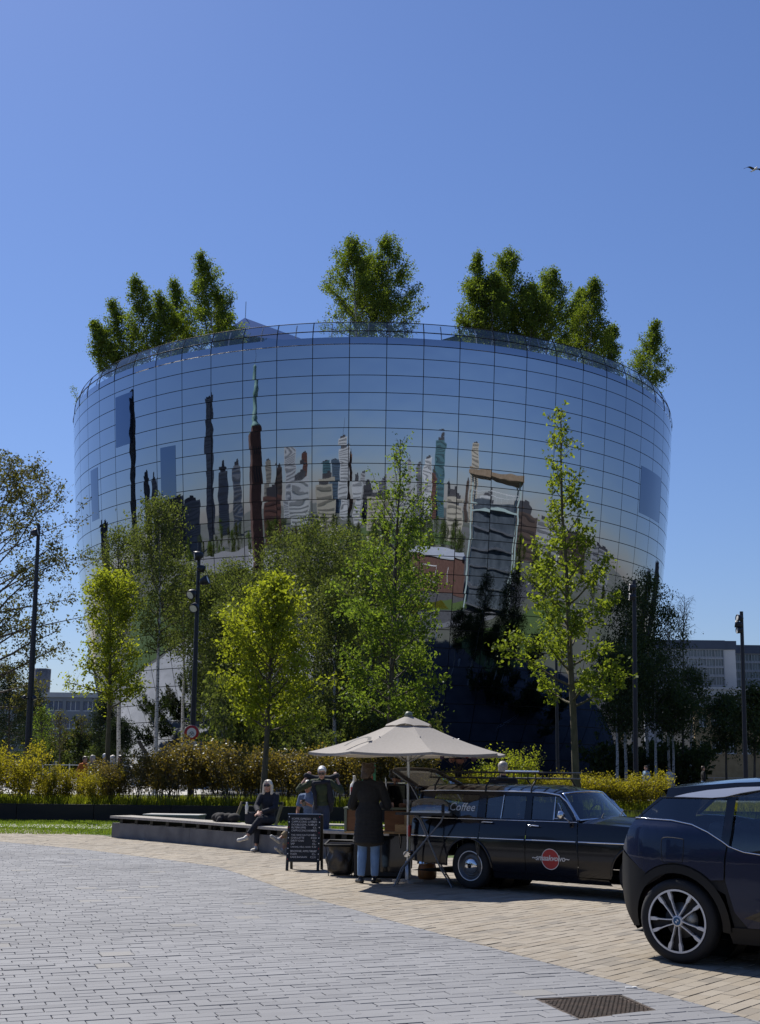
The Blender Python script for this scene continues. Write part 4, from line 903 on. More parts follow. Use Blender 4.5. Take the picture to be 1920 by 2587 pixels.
# park trees around the museum (all behind or beside the camera)
pt_ = [make_tree('park_tree', 'leafy park tree around the museum, mirrored in the bowl', (0, 0, 0), 12 + j, .22, 2.5, 4.2, ['hill', 'green', 'birch'][j], 1500, .55, 400 + j, nb=36, sub=4, up=(15, 65), clump=.9, group='park trees mirrored in the bowl') for j in range(3)]
tg = np.random.default_rng(5); first = [True] * 3
for k in range(150):
    u = tg.uniform(400, 1600); dist = tg.uniform(84, 250); g = mir(u, 1330 + max(0, (u - 1200) * .3), dist)
    if -.36 * g.y - 4 < g.x < .36 * g.y + 4 and g.y > 0: continue
    if abs(g.y) < 12 and abs(g.x) < 18: continue
    if min((Vector((g.x, g.y, 0)) - Vector((c.x, c.y, 0))).length for c in (tw_t, p0, p1, h0, h1, wr, wl, (wr + wl) / 2, (h0 + h1) / 2)) < 15: continue
    j = int(tg.integers(0, 3)); o = pt_[j] if first[j] else copy_tree(pt_[j]); first[j] = False
    o.location = (g.x, g.y, -.1); o.rotation_euler = (0, 0, tg.uniform(0, 6)); s = tg.uniform(.6, 1.1); o.scale = (s, s, s * tg.uniform(.8, 1.2))
for j in range(3):
    if first[j]: pt_[j].location = (-120 - 9 * j, -60, -.1)

# ================================================================== CARS
def cubic(xs, ys):
    xs = np.array(xs, float); ys = np.array(ys, float); d = np.diff(ys) / np.diff(xs); m = np.zeros(len(xs)); m[0], m[-1] = d[0], d[-1]
    for i in range(1, len(xs) - 1): m[i] = 0 if d[i - 1] * d[i] <= 0 else 2 * d[i - 1] * d[i] / (d[i - 1] + d[i])
    def f(x):
        x = min(max(x, xs[0]), xs[-1]); i = min(max(int(np.searchsorted(xs, x)) - 1, 0), len(xs) - 2); h = xs[i + 1] - xs[i]; t = (x - xs[i]) / h
        return float((2 * t**3 - 3 * t**2 + 1) * ys[i] + (t**3 - 2 * t**2 + t) * h * m[i] + (-2 * t**3 + 3 * t**2) * ys[i + 1] + (t**3 - t**2) * h * m[i + 1])
    return f
def arc_pts(cx, cz, r, a0, a1, n=18): return [(cx + r * math.cos(R(a0 + (a1 - a0) * k / n)), cz + r * math.sin(R(a0 + (a1 - a0) * k / n))) for k in range(n + 1)]
def smooth_loop(pts, n=6):
    """closed Catmull-Rom through the points"""
    out = []; m = len(pts)
    for i in range(m):
        p0, p1, p2, p3 = [np.array(pts[(i + k) % m]) for k in (-1, 0, 1, 2)]
        for q in range(n):
            t = q / n; out.append(tuple(.5 * ((2 * p1) + (-p0 + p2) * t + (2 * p0 - 5 * p1 + 4 * p2 - p3) * t * t + (-p0 + 3 * p1 - 3 * p2 + p3) * t**3)))
    return out
def skin_mesh(poly, Wf, side, off=0.0, dx=.035, dz=.05, name='panel'):
    """polygon in (x, z) laid on the car's side surface y = side * W(x, z), cut into upright strips; normals from the surface"""
    xs = sorted(set([round(p[0], 5) for p in poly]) | set(np.round(np.arange(min(p[0] for p in poly), max(p[0] for p in poly), dx), 5)))
    V, Nn, Fc = [], [], []; n = len(poly)
    def vert(x, z):
        e = .004; w = Wf(x, z); gx = (Wf(x + e, z) - Wf(x - e, z)) / (2 * e); gz = (Wf(x, z + e) - Wf(x, z - e)) / (2 * e)
        nn = Vector((-gx, 1, -gz)).normalized(); nn.y *= side
        V.append((x + nn.x * off, side * w + nn.y * off, z + nn.z * off)); Nn.append(tuple(nn)); return len(V) - 1
    for xa, xb in zip(xs[:-1], xs[1:]):
        if xb - xa < 1e-5: continue
        xm = (xa + xb) / 2; cr = []
        for i in range(n):
            (x0, z0), (x1, z1) = poly[i], poly[(i + 1) % n]
            if (x0 - xm) * (x1 - xm) < 0:
                g = lambda x: z0 + (z1 - z0) * (x - x0) / (x1 - x0)
                cr.append((g(xm), g(xa), g(xb)))
        cr.sort()
        for k in range(0, len(cr) - 1, 2):
            (_, la, lb), (_, ha, hb) = cr[k], cr[k + 1]; m = max(1, int(math.ceil(max(ha - la, hb - lb) / dz)))
            ra = [vert(xa, la + (ha - la) * q / m) for q in range(m + 1)]; rb = [vert(xb, lb + (hb - lb) * q / m) for q in range(m + 1)]
            for q in range(m): Fc.append((ra[q], rb[q], rb[q + 1], ra[q + 1]) if side < 0 else (ra[q], ra[q + 1], rb[q + 1], rb[q]))
    me = bpy.data.meshes.new(name); me.from_pydata(V, [], Fc); me.polygons.foreach_set('use_smooth', [True] * len(Fc)); me.update()
    me.normals_split_custom_set_from_vertices(Nn); return me
class Car:
    def __init__(s, root, Wf): s.root = root; s.W = Wf
    def skin(s, name, poly, m, off=0.0, sides=(-1, 1), parent=None, **kw):
        o = None
        for sd in sides: o = obj(name, skin_mesh(poly, s.W, sd, off, name=name, **kw), m, parent or s.root)
        return o
    def line(s, name, pts, r, m, off=.004, sides=(-1, 1), n=6, parent=None):
        for sd in sides:
            b = MB(); b.tube([(x, sd * (s.W(x, z) + off), z) for x, z in pts], r, n); b.build(name, m, parent or s.root)
def poly_line(pts, step=.05):
    out = []
    for (x0, z0), (x1, z1) in zip(pts[:-1], pts[1:]):
        k = max(1, int(math.hypot(x1 - x0, z1 - z0) / step)); out += [(x0 + (x1 - x0) * q / k, z0 + (z1 - z0) * q / k) for q in range(k)]
    return out + [pts[-1]]
TH = R(-38)
# ---------------------------------------------------------------- black estate car
rc = G(1192, 2246); lf = Vector((-math.sin(TH), math.cos(TH), 0)); org = rc + lf * .70
vol = thing('estate_car', 'black vintage estate car with open tailgate, roof rack and red round door sticker', 'car', (org.x, org.y, 0), TH)
vp = cubic([-1.16, -1.08, -.9, -.4, .4, 1.2, 1.85, 2.3, 2.8, 3.1, 3.25, 3.33], [.60, .68, .74, .785, .80, .805, .80, .795, .77, .71, .62, .50])
vs_ = cubic([.15, .22, .35, .52, .66, .74, .82, .90, .955, 1.34, 1.45], [.90, .945, .985, 1.0, .995, .982, .962, .935, .90, .765, .70])
VW = lambda x, z: vp(x) * vs_(z)
V = Car(vol, VW); BP, CH = M['black_paint'], M['chrome']
belt = lambda x: .945 + .012 * min(1, max(0, x + 1) / 3)
ARC = .37
def arch(cx): return arc_pts(cx, .31, ARC, 8, 172)
sill = .205
hood = cubic([1.6, 1.9, 2.4, 2.8, 3.1, 3.25, 3.33], [.955, .95, .93, .90, .84, .76, .66])
# rear quarter, doors, front wing: separate panels with real gaps between them
V.skin('rear_quarter', [(-1.14, .34), (-1.14, .80), (-1.08, .93)] + [(x, belt(x)) for x in np.linspace(-1.0, .17, 8)] + [(.17, .36)] + [(x, z) for x, z in arch(0) if x < .168] + [(-.37, .30)], BP)
V.skin('rear_door', [(.178, .42), (.178, belt(.2)), (.93, belt(.93)), (.93, sill + .06), (.45, sill + .06)] + [(x, z) for x, z in arc_pts(0, .31, .40, -5, 60, 8) if x > .18], BP)
V.skin('front_door', [(.938, sill + .06), (.938, belt(.94)), (1.70, belt(1.7)), (1.72, .8), (1.74, .5), (1.72, sill + .06)], BP)
V.skin('sill', [(.40, sill - .03), (.40, sill + .052), (1.72, sill + .052), (2.16, sill + .04), (2.2, sill - .03)], BP, off=-.006)
V.skin('front_wing', [(1.73, sill + .06), (1.748, .5), (1.728, .8), (1.71, belt(1.7))] + [(x, hood(x)) for x in np.linspace(1.8, 3.31, 16)] + [(3.32, .42), (3.0, .36)] + [(x, z) for x, z in arch(2.6)] + [(2.2, sill + .06)], BP)
for cx in (0, 2.6):
    V.line('arch_lip', arc_pts(cx, .31, ARC + .012, 0, 180, 24), .017, BP, off=.004)
# bonnet, scuttle, boot floor deck, closed ends
def bonnet(u, v):
    x = 1.62 + 1.70 * u; w = VW(x, hood(x)); y = (2 * v - 1); c = hood(x) + (.075 * (1 - abs(y) ** 2.4) + .012 * max(0, 1 - (abs(y) / .35) ** 2)) * min(1, (3.36 - x) * 3)
    return (x, y * w, c)
b = MB(); b.grid(bonnet, 22, 20, flip=True); b.build('bonnet', BP, vol)
def nose(u, v):
    z = .36 + (hood(3.32) - .36) * v; y = 2 * u - 1; return (3.32 + .05 * (1 - y * y), y * VW(3.32, max(z, .4)), z)
b = MB(); b.grid(nose, 12, 6); b.build('nose_panel', BP, vol)
for s in (-1, 1):
    b = MB(); b.lathe([(.001, .05), (.06, .045), (.10, .02), (.11, 0), (.125, .0), (.125, -.06)], 18, aim((3.33, s * .42, .62), (1, 0, 0))); b.build('headlight', M['lens'], vol)
    b = MB(); b.box((3.37, s * .15, .60), (.03, .24, .2), bev=.01); b.build('grille', CH, vol)
    b = MB(); b.box((-1.185, s * .56, .74), (.04, .07, .17), bev=.015); b.build('tail_light', M['red'], vol)
for x, nm in ((3.42, 'front_bumper'), (-1.24, 'rear_bumper')): b = MB(); b.tube([(x - .12 * np.sign(x), -.74, .42), (x, -.60, .42), (x, .60, .42), (x - .12 * np.sign(x), .74, .42)], .045, 8); b.build(nm, CH, vol)
def tail(u, v):
    z = .34 + .58 * v; y = 2 * u - 1; return (-1.14 - .05 * (1 - y * y) + .10 * max(0, v - .75), y * VW(-1.14, z), z)
b = MB(); b.grid(tail, 10, 6, flip=True); b.build('lower_tailgate', BP, vol)
b = MB(); b.grid(lambda u, v: (-1.1 + 2.85 * u, (2 * v - 1) * (VW(-1.1 + 2.85 * u, .93) - .03), .86), 10, 4, flip=True); b.grid(lambda u, v: (-1.05 + 4.2 * u, (2 * v - 1) * .70, .20), 4, 2); b.build('floor', M['dark'], vol)
for cx in (0, 2.6):
    for s in (-1, 1): b = MB(); b.lathe([(.40, 0), (.40, .3), (.01, .3)], 20, Matrix.Translation((cx, s * .42, .31)) @ Matrix.Rotation(-s * math.pi / 2 + math.pi, 4, 'X')); b.build('wheel_well', M['dark'], vol)
# roof
rl_ = lambda x: cubic([-1.0, -.6, .4, 1.1, 1.42], [1.335, 1.35, 1.355, 1.35, 1.315])(x)
def roof(u, v):
    x = -1.0 + 2.43 * u; y = 2 * v - 1; w = VW(x, 1.33) * (1 - .06 * max(0, (x - 1.0) / .43)); return (x, y * w, rl_(x) + .085 * (1 - abs(y) ** 2.6) * min(1, .55 + (1.5 - x)) + .0)
b = MB(); b.grid(roof, 26, 18, flip=True); b.build('roof', BP, vol)
b = MB(); b.grid(lambda u, v: (-.98 + 2.38 * u, (2 * v - 1) * VW(-.98 + 2.38 * u, 1.33) * .95, rl_(-.98 + 2.38 * u) - .02), 8, 2); b.build('headliner', M['dark'], vol)
V.line('drip_rail', [(x, rl_(x) - .012) for x in np.linspace(-.98, 1.40, 24)] + [(1.52, 1.22), (1.64, 1.08), (1.70, .985)], .011, CH, off=.012)
V.line('belt_strip', [(x, belt(x) + .004) for x in np.linspace(-.95, 1.70, 20)], .0065, CH, off=.004)
for a_, c_ in ((-1.05, .16), (.19, .92), (.95, 1.71), (1.75, 3.2)): V.line('trim_strip', [(x, .70 + .006 * x) for x in np.linspace(a_, c_, 16)], .0115, CH, off=.006)
# pillars and panes
GLS = M['glass_car']; zt_w = 1.295; zb_w = .975
def pillar(x0, x1, xt0, xt1, m=BP): V.skin('pillar', [(x0, .945), (xt0, 1.325), (xt1, 1.325), (x1, .945)], m, off=.002)
pillar(-1.08, -.80, -.97, -.66); pillar(.10, .24, .10, .22); pillar(.88, .985, .88, .97); pillar(1.66, 1.74, 1.36, 1.44)
V.skin('window_header', [(-.9, 1.285), (-.9, 1.335), (1.40, 1.328), (1.42, 1.285)], BP, off=.001); V.skin('window_sill', [(-.9, .94), (-.9, .978), (1.68, .982), (1.70, .95)], BP, off=.001)
panes = {'quarter_window': [(-.78, .985), (-.66, 1.27), (-.60, 1.285), (.09, 1.285), (.09, .98)], 'rear_door_window': [(.25, .98), (.235, 1.285), (.87, 1.285), (.87, .98)], 'front_door_window': [(.99, .98), (.98, 1.285), (1.38, 1.285), (1.64, .985)]}
for nm, q in panes.items():
    V.skin(nm, q, GLS, off=-.008)
V.line('window_bar', [(.50, .975), (.51, 1.29)], .008, CH); V.line('window_bar', [(1.335, .98), (1.335, 1.285)], .007, CH)
V.line('window_frame', [(1.345, 1.0), (1.345, 1.21), (1.39, 1.2), (1.50, 1.03), (1.47, 1.0), (1.345, 1.0)], .006, CH)
def shield(u, v):
    y = 2 * u - 1; xt = 1.415 + .10 * (1 - y * y); xb = 1.72 + .14 * (1 - y * y); zt2 = 1.325 + .03 * (1 - y * y); zb2 = .985 + .02 * (1 - y * y)
    return (xb + (xt - xb) * v, y * (.70 + (.575 - .70) * v), zb2 + (zt2 - zb2) * v)
b = MB(); b.grid(shield, 12, 6); b.build('windscreen', GLS, vol)
ed = [shield(0, t) for t in np.linspace(0, 1, 8)] + [shield(t, 1) for t in np.linspace(0, 1, 12)][1:] + [shield(1, 1 - t) for t in np.linspace(0, 1, 8)][1:] + [shield(1 - t, 0) for t in np.linspace(0, 1, 12)][1:]
b = MB(); b.tube(ed, .016, 6, cap=False); b.build('windscreen_frame', CH, vol)
for y in (-.35, .2): b = MB(); b.tube([(1.86, y, 1.0), (1.80, y + .18, 1.06), (1.74, y + .36, 1.10)], .007, 4); b.build('wiper', M['dark'], vol)
# upper tailgate, lifted
hx, hz_ = -.98, 1.36; tl = thing('x', '', '', (0, 0, 0)); bpy.data.objects.remove(tl)
ta = R(205 - 46); Mg = Matrix.Translation((hx, 0, hz_)) @ Matrix.Rotation(R(25), 4, 'Y')
fr_o = smooth_loop([(0, -.57), (-.05, -.6), (-.5, -.53), (-.6, -.46), (-.63, 0), (-.6, .46), (-.5, .53), (-.05, .6), (0, .57), (.02, 0)], 4)
b = MB(); b.tube([(x, y, 0) for x, y in fr_o] + [(fr_o[0][0], fr_o[0][1], 0)], .042, 8, cap=False, M=Mg); tg_ = b.build('tailgate', BP, vol)
fi = [(x * .93 - .02, y * .93) for x, y in fr_o]; b = MB(); b.add([(x, y, .012) for x, y in fi], [tuple(range(len(fi)))], M=Mg); b.build('tailgate_window', glass_mat('tailgate_glass', (.7, .76, .78), .04, .01, .22), tg_)
for s in (-1, 1): b = MB(); b.tube([(hx + .05, s * .56, 1.05), Mg @ Vector((-.3, s * .54, 0))], .009, 5); b.build('gas_strut', M['steel'], vol)
# roof rack
RK = M['black_trim']; rz_ = lambda x: rl_(x) + .12
b = MB(); ring = [(-.85, -.50), (1.05, -.50), (1.15, -.40), (1.15, .40), (1.05, .50), (-.85, .50), (-.95, .40), (-.95, -.40), (-.85, -.50)]
b.tube([(x, y, 1.60) for x, y in ring], .013, 6, cap=False); b.build('rack_top_rail', RK, vol)
b = MB(); b.tube([(x, y, 1.52) for x, y in ring], .011, 6, cap=False); b.build('rack_base_rail', RK, vol)
for x in np.linspace(-.85, 1.05, 9):
    for s in (-1, 1): b = MB(); b.tube([(x, s * .50, 1.515), (x + .012, s * .50, 1.60)], .007, 5); b.build('rack_stanchion', RK, vol)
for x in np.linspace(-.8, 1.0, 10): b = MB(); b.box((x, 0, 1.515), (.022, 1.0, .012)); b.build('rack_slat', RK, vol)
for x in (-.7, .2, .95):
    for s in (-1, 1): b = MB(); b.tube([(x, s * .49, 1.515), (x, s * (VW(x, 1.33) + .01), 1.40), (x, s * (VW(x, 1.33) + .018), 1.335)], .013, 6); b.build('rack_foot', RK, vol)
b = MB(); b.tube([(.45, -.50, 1.615), (1.0, -.50, 1.615)], .014, 6); b.build('rack_bar', CH, vol)
# handles, mirror, seats, steering wheel, gaps
V.line('door_handle', [(.22, .915), (.26, .922), (.40, .918)], .011, CH, off=.03); V.line('door_handle', [(.98, .895), (1.02, .90), (1.15, .893)], .011, CH, off=.03)
for s in (-1, 1): b = MB(); b.tube([(1.60, s * .73, .95), (1.58, s * .80, 1.0), (1.55, s * .85, 1.03)], .009, 6); b.lathe([(.001, -.035), (.04, -.03), (.062, 0), (.055, .02), (.001, .022)], 14, aim((1.54, s * .87, 1.05), (-1, -s * .3, .1))); b.build('wing_mirror', CH, vol)
for x, y in ((1.05, -.34), (1.05, .34), (.35, -.34), (.35, .34)): b = MB(); b.box((x, y, 1.03), (.14, .46, .34), bev=.06); b.build('seat', M['dark'], vol)
b = MB(); b.tube([(1.42 + .04 * math.sin(t), .32 + .19 * math.cos(t), 1.03 + .15 * math.sin(t)) for t in np.linspace(0, 6.283, 20)], .012, 5, cap=False); b.build('steering_wheel', M['dark'], vol)
b = MB(); b.box((-.4, .0, 1.0), (.5, .7, .26), bev=.03); b.build('luggage_crate', M['timber'], vol)
b = MB(); b.lathe([(.001, -.04), (.12, -.035), (.34, 0.0), (.34, .03), (.001, .05)], 20, Matrix.Translation((-.3, -.1, .95))); b.build('folded_tarpaulin', M['dark'], vol)
def car_wheel(root, cx, y, s, rr, w, rim_r, style):
    Mx = Matrix.Translation((cx, y, rr)) @ Matrix.Rotation(-s * math.pi / 2, 4, 'X')     # local +z points outwards
    h = w / 2; b = MB(); b.lathe([(rim_r, -h * .9), (rim_r + .02, -h), (rr - .03, -h * .98), (rr - .006, -h * .75), (rr, -h * .4), (rr, h * .4), (rr - .006, h * .75), (rr - .03, h * .98), (rim_r + .02, h), (rim_r, h * .88)], 44, Mx); wl = b.build('wheel', M['rubber'], root)
    if style == 'steel':
        M.setdefault('wheel_grey', mat('wheel_grey', (.10, .105, .115), .35, metal=.6))
        b = MB(); b.lathe([(rim_r + .004, h * .9), (rim_r + .008, h * .98), (rim_r - .012, h * .95), (rim_r - .03, h * .5), (rim_r - .045, h * .35), (.13, h * .62), (.125, h * .6), (.001, h * .6)], 40, Mx); b.build('rim', M['wheel_grey'], wl)
        b = MB(); b.lathe([(rim_r - .002, h * .97), (rim_r + .006, h * 1.02), (rim_r + .009, h * .96)], 40, Mx); b.build('trim_ring', M['alu'], wl)
        b = MB(); b.lathe([(.112, h * .6), (.11, h * .8), (.085, h * 1.02), (.05, h * 1.12), (.001, h * 1.16)], 32, Mx); b.build('hubcap', CH, wl)
        b = MB(); b.lathe([(.03, h * 1.145), (.033, h * 1.16), (.001, h * 1.18)], 20, Mx); b.build('hub_badge', M['gloss_black'], wl)
        for k in range(10):
            a = 2 * math.pi * k / 10; b = MB(); b.ell((0, 0, 0), (.011, .022, .004), 10, 4, Mx @ Matrix.Rotation(a, 4, 'Z') @ Matrix.Translation((rim_r - .062, 0, h * .45)) @ Matrix.Rotation(-.25, 4, 'Y')); b.build('vent_slot', M['dark'], wl)
    return wl, Mx, h
for cx in (0, 2.6):
    for s in (-1, 1): car_wheel(vol, cx, s * .665, s, .315, .165, .195, 'steel')
# lettering: door roundel, window neon
def side_plane(x, z, off): # frame on the near side: text runs along +x
    w = VW(x, z); sl = (VW(x, z + .05) - VW(x, z - .05)) / .1
    return Matrix.Translation((x, -(w + off), z)) @ Matrix.Rotation(math.pi / 2 - math.atan(-sl), 4, 'X')
M['sticker_red'] = mat('sticker_red', (.42, .035, .03), .45); M['sticker_white'] = mat('sticker_white', (.75, .72, .68), .5)
b = MB(); b.lathe([(.001, .0015), (.132, .0015)], 40, side_plane(1.33, .475, .004)); b.build('door_sticker', M['sticker_red'], vol)
b = MB(); b.lathe([(.128, .002), (.136, .002)], 40, side_plane(1.33, .475, .005)); b.build('sticker_rim', M['sticker_white'], vol)
put_text('~smaakvolvo~', .105, M['sticker_white'], vol, side_plane(1.33, .455, .009), align='CENTER', shear=.25, spacing=.92, extrude=.001, bev=.0012)
M['neon'] = mat('neon', (.7, .72, .72), .4)
put_text('Coffee', .165, M['neon'], vol, side_plane(-.18, 1.06, .006), align='CENTER', shear=.2, extrude=.001)
b_ = put_text('Coffee', .15, M['neon'], vol, Matrix.Scale(-1, 4, (1, 0, 0)) @ Matrix.Translation((-.62, .60, 1.08)) @ Matrix.Rotation(math.pi / 2, 4, 'X'), align='CENTER', extrude=.001)
# red ribbon emblem on the bonnet
b = MB(); b.box((2.55, -.30, .995), (.16, .05, .012), rz=.3, bev=.004); b.build('bonnet_badge', M['sticker_red'], vol)
# ---------------------------------------------------------------- dark blue electric hatchback
rc = G(1722, 2433); TH2 = R(-37); lf = Vector((-math.sin(TH2), math.cos(TH2), 0)); org2 = rc + lf * .80
ev = thing('compact_car', 'dark blue and black electric hatchback with silver roof line and two-tone wheels', 'car', (org2.x, org2.y, 0), TH2)
ip = cubic([-.64, -.58, -.48, -.3, 0, .6, 1.4, 2.2, 2.7, 3.1, 3.28, 3.36], [.60, .68, .755, .825, .865, .875, .87, .855, .83, .73, .60, .48])
is_ = cubic([.15, .3, .5, .7, .85, 1.0, 1.12, 1.2, 1.35, 1.5, 1.6], [.90, .945, .985, 1.0, 1.0, .985, .955, .90, .82, .735, .67])
IW = lambda x, z: ip(x) * is_(z)
E_ = Car(ev, IW); BL, BT = M['blue_paint'], M['gloss_black']
M['dark_clad'] = mat('dark_clad', (.011, .011, .012), .4, spec=.3)
def xr(z): return cubic([.2, .3, .45, .65, .9, 1.1, 1.2, 1.3, 1.40, 1.48], [-.40, -.50, -.585, -.625, -.585, -.50, -.43, -.32, -.20, -.13])(z)
tailz = lambda z0, z1, n=10: [(xr(z), z) for z in np.linspace(z0, z1, n)]
a_o = .475; a_i = .405
wa = lambda r_, d0, d1, cx=0: arc_pts(cx, .35, r_, d0, d1, 20)
# blue quarter panel
E_.skin('quarter_panel', tailz(.93, 1.19) + [(-.35, 1.205), (-.05, 1.195), (.15, 1.165), (.30, 1.11), (.42, 1.04), (.475, 1.0), (.455, .9), (.44, .72)] + [p for p in wa(a_o + .012, 48, 128)], BL)
# black tail and bumper
E_.skin('rear_bumper', tailz(.24, .925) + [(-.56, .90), (-.30, .742)] + [p for p in wa(a_o + .006, 128, 188)] + [(-.44, .24)], M['dark_clad'])
E_.skin('wheel_arch_trim', [p for p in wa(a_o, -8, 190)] + [p for p in wa(a_i, 190, -8)], M['dark_clad'], off=.012)
E_.skin('wheel_arch_trim', [p for p in wa(a_o, -8, 188, 2.57)] + [p for p in wa(a_i, 188, -8, 2.57)], M['dark_clad'], off=.012)
# doors and sill
E_.skin('rear_door', [(.455, .72), (.468, .9), (.488, 1.0), (.62, .955), (.80, .935), (1.0, .94), (1.0, .34), (.62, .34), (.52, .46)], BL)
E_.skin('front_door', [(1.008, .34), (1.008, .94), (1.5, .97), (1.95, 1.0), (2.0, .8), (1.98, .34)], BL)
E_.skin('front_wing', [(1.99, .34), (2.01, .8), (1.96, 1.0), (2.5, .95), (2.95, .86), (3.25, .74), (3.35, .62), (3.35, .3), (3.1, .26)] + [p for p in wa(a_o, -10, 190, 2.57)], BL)
E_.skin('side_skirt', [(.47, .20), (.44, .33), (.60, .335), (1.98, .335), (2.1, .28), (2.1, .2)], M['dark_clad'], off=-.004)
E_.skin('lower_door_scallop', [(.60, .42), (.78, .50), (1.2, .52), (1.4, .45), (1.2, .40), (.8, .39)], M['gloss_black'], off=.002)
E_.skin('under_panel', [(-.55, .32), (-.58, .9), (-.42, 1.17), (.4, 1.02), (1.0, .92), (2.0, .96), (3.2, .72), (3.2, .32), (2.95, .6), (2.57, .80), (2.2, .62), (2.1, .3), (.5, .3), (.44, .60), (0, .80), (-.44, .55)], M['dark'], off=-.022)
# filler flap
fl2 = smooth_loop([(-.12, .855), (-.13, 1.0), (-.10, 1.05), (.06, 1.045), (.085, 1.02), (.075, .87), (.05, .845), (-.09, .84)], 4)
E_.line('flap_gap', fl2 + [fl2[0]], .0035, M['dark'], off=.0, sides=(-1,))
# glazing
zroof = cubic([-.14, .1, .5, 1.0, 1.5, 1.9, 2.1], [1.475, 1.50, 1.535, 1.555, 1.54, 1.47, 1.40])
E_.skin('silver_arch', [(-.06, 1.402), (.06, 1.432), (.25, 1.465), (.55, 1.495), (1.0, 1.515), (1.5, 1.50), (1.85, 1.43), (1.85, 1.405), (1.5, 1.475), (1.0, 1.49), (.72, 1.475), (.55, 1.445), (.42, 1.412), (.34, 1.400)], M['silver_paint'], off=.004)
E_.skin('roof_side', [(-.14, 1.40), (-.13, 1.475), (.1, 1.50), (.5, 1.535), (1.0, 1.553), (1.5, 1.535), (1.9, 1.46), (1.85, 1.43), (1.5, 1.50), (1.0, 1.515), (.55, 1.495), (.25, 1.465), (.06, 1.432), (-.06, 1.402)], M['gloss_black'])
E_.skin('quarter_window', [(xr(1.215) + .02, 1.212), (-.05, 1.205), (.16, 1.175), (.31, 1.12), (.43, 1.055), (.44, 1.38), (.40, 1.392), (.30, 1.393), (-.17, 1.392), (xr(1.3) + .03, 1.3)], GLS, off=-.004)
E_.skin('window_pillar', [(.43, 1.05), (.50, 1.005), (.52, 1.415), (.44, 1.385)], M['gloss_black'])
E_.skin('rear_edge', [(xr(1.2), 1.205), (xr(1.215) + .025, 1.215), (xr(1.3) + .035, 1.3), (-.16, 1.398), (-.2, 1.398), (xr(1.3), 1.3)], M['gloss_black'])
E_.skin('door_window', [(.52, 1.0), (.64, .967), (.82, .945), (1.0, .95), (1.45, .98), (1.86, 1.02), (1.82, 1.39), (1.5, 1.465), (1.0, 1.482), (.74, 1.465), (.54, 1.415)], GLS, off=-.004)
E_.line('window_trim', poly_line([(xr(1.2), 1.21), (-.05, 1.2), (.15, 1.17), (.30, 1.115), (.43, 1.045), (.50, 1.0), (.63, .96), (.82, .94), (1.0, .944), (1.45, .974), (1.9, 1.01)]), .006, CH, off=.002)
E_.line('window_trim', poly_line([(-.17, 1.396), (.30, 1.397), (.42, 1.408), (.55, 1.44), (.72, 1.47), (1.0, 1.486), (1.5, 1.47), (1.85, 1.40)]), .005, M['gloss_black'], off=.004)
def roof2(u, v):
    x = -.13 + 2.05 * u; z = zroof(x) - .002; y = 2 * v - 1; return (x, y * IW(x, z), z + .05 * (1 - y * y))
b = MB(); b.grid(roof2, 24, 14, flip=True); b.build('roof', M['gloss_black'], ev)
b = MB(); b.grid(lambda u, v: (-.22 + .16 * u, (2 * v - 1) * .56, 1.455 + .035 * u + .045 * (1 - (2 * v - 1) ** 2)), 4, 10, flip=True); b.grid(lambda u, v: (-.22 + .05 * u, (2 * v - 1) * .56, 1.455 - .05 * u + .045 * (1 - (2 * v - 1) ** 2)), 2, 10); b.build('roof_spoiler', M['gloss_black'], ev)
b = MB(); b.prism([(.0, 0), (.09, .075), (.13, .08), (.28, 0)], .035, Matrix.Translation((.62, 0, 1.585))); b.build('antenna_fin', M['gloss_black'], ev)
def back(u, v):
    z = .24 + 1.15 * v; y = 2 * u - 1; return (xr(z) - .07 * (1 - y * y), y * IW(xr(z), z), z)
b = MB(); b.grid(back, 14, 26, flip=True); b.build('tail_panel', M['gloss_black'], ev)
for s in (-1, 1): b = MB(); b.tube([(xr(.98) - .035, s * .52, .95), (xr(.98) - .05, s * .40, .95), (xr(1.05) - .05, s * .40, 1.06), (xr(1.05) - .035, s * .5, 1.06)], .012, 6); b.build('tail_light', M['red'], ev)
def hood2(u, v):
    x = 1.95 + 1.40 * u; z = np.interp(x, [1.95, 2.5, 2.95, 3.25, 3.36], [1.0, .95, .86, .74, .6]); y = 2 * v - 1; return (x, y * IW(x, z), z + .08 * (1 - y * y) * min(1, (3.42 - x) * 2.5))
b = MB(); b.grid(hood2, 16, 12, flip=True); b.build('bonnet', M['gloss_black'], ev)
b = MB(); b.grid(lambda u, v: (3.35 + .04 * (1 - (2 * u - 1) ** 2), (2 * u - 1) * .5, .26 + .36 * v), 8, 4); b.build('front_panel', BL, ev)
def ws2(u, v):
    y = 2 * u - 1; return (2.45 - .60 * v + .10 * (1 - y * y), y * (.72 - .10 * v), .98 + .45 * v + .03 * (1 - y * y))
b = MB(); b.grid(ws2, 10, 6); b.build('windscreen', GLS, ev)
b = MB(); b.grid(lambda u, v: (-.5 + 2.9 * u, (2 * v - 1) * .74, .92), 6, 3, flip=True); b.grid(lambda u, v: (-.5 + 3.8 * u, (2 * v - 1) * .72, .22), 6, 3); b.build('floor', M['dark'], ev)
M['seat_grey'] = mat('seat_grey', (.11, .125, .14), .8)
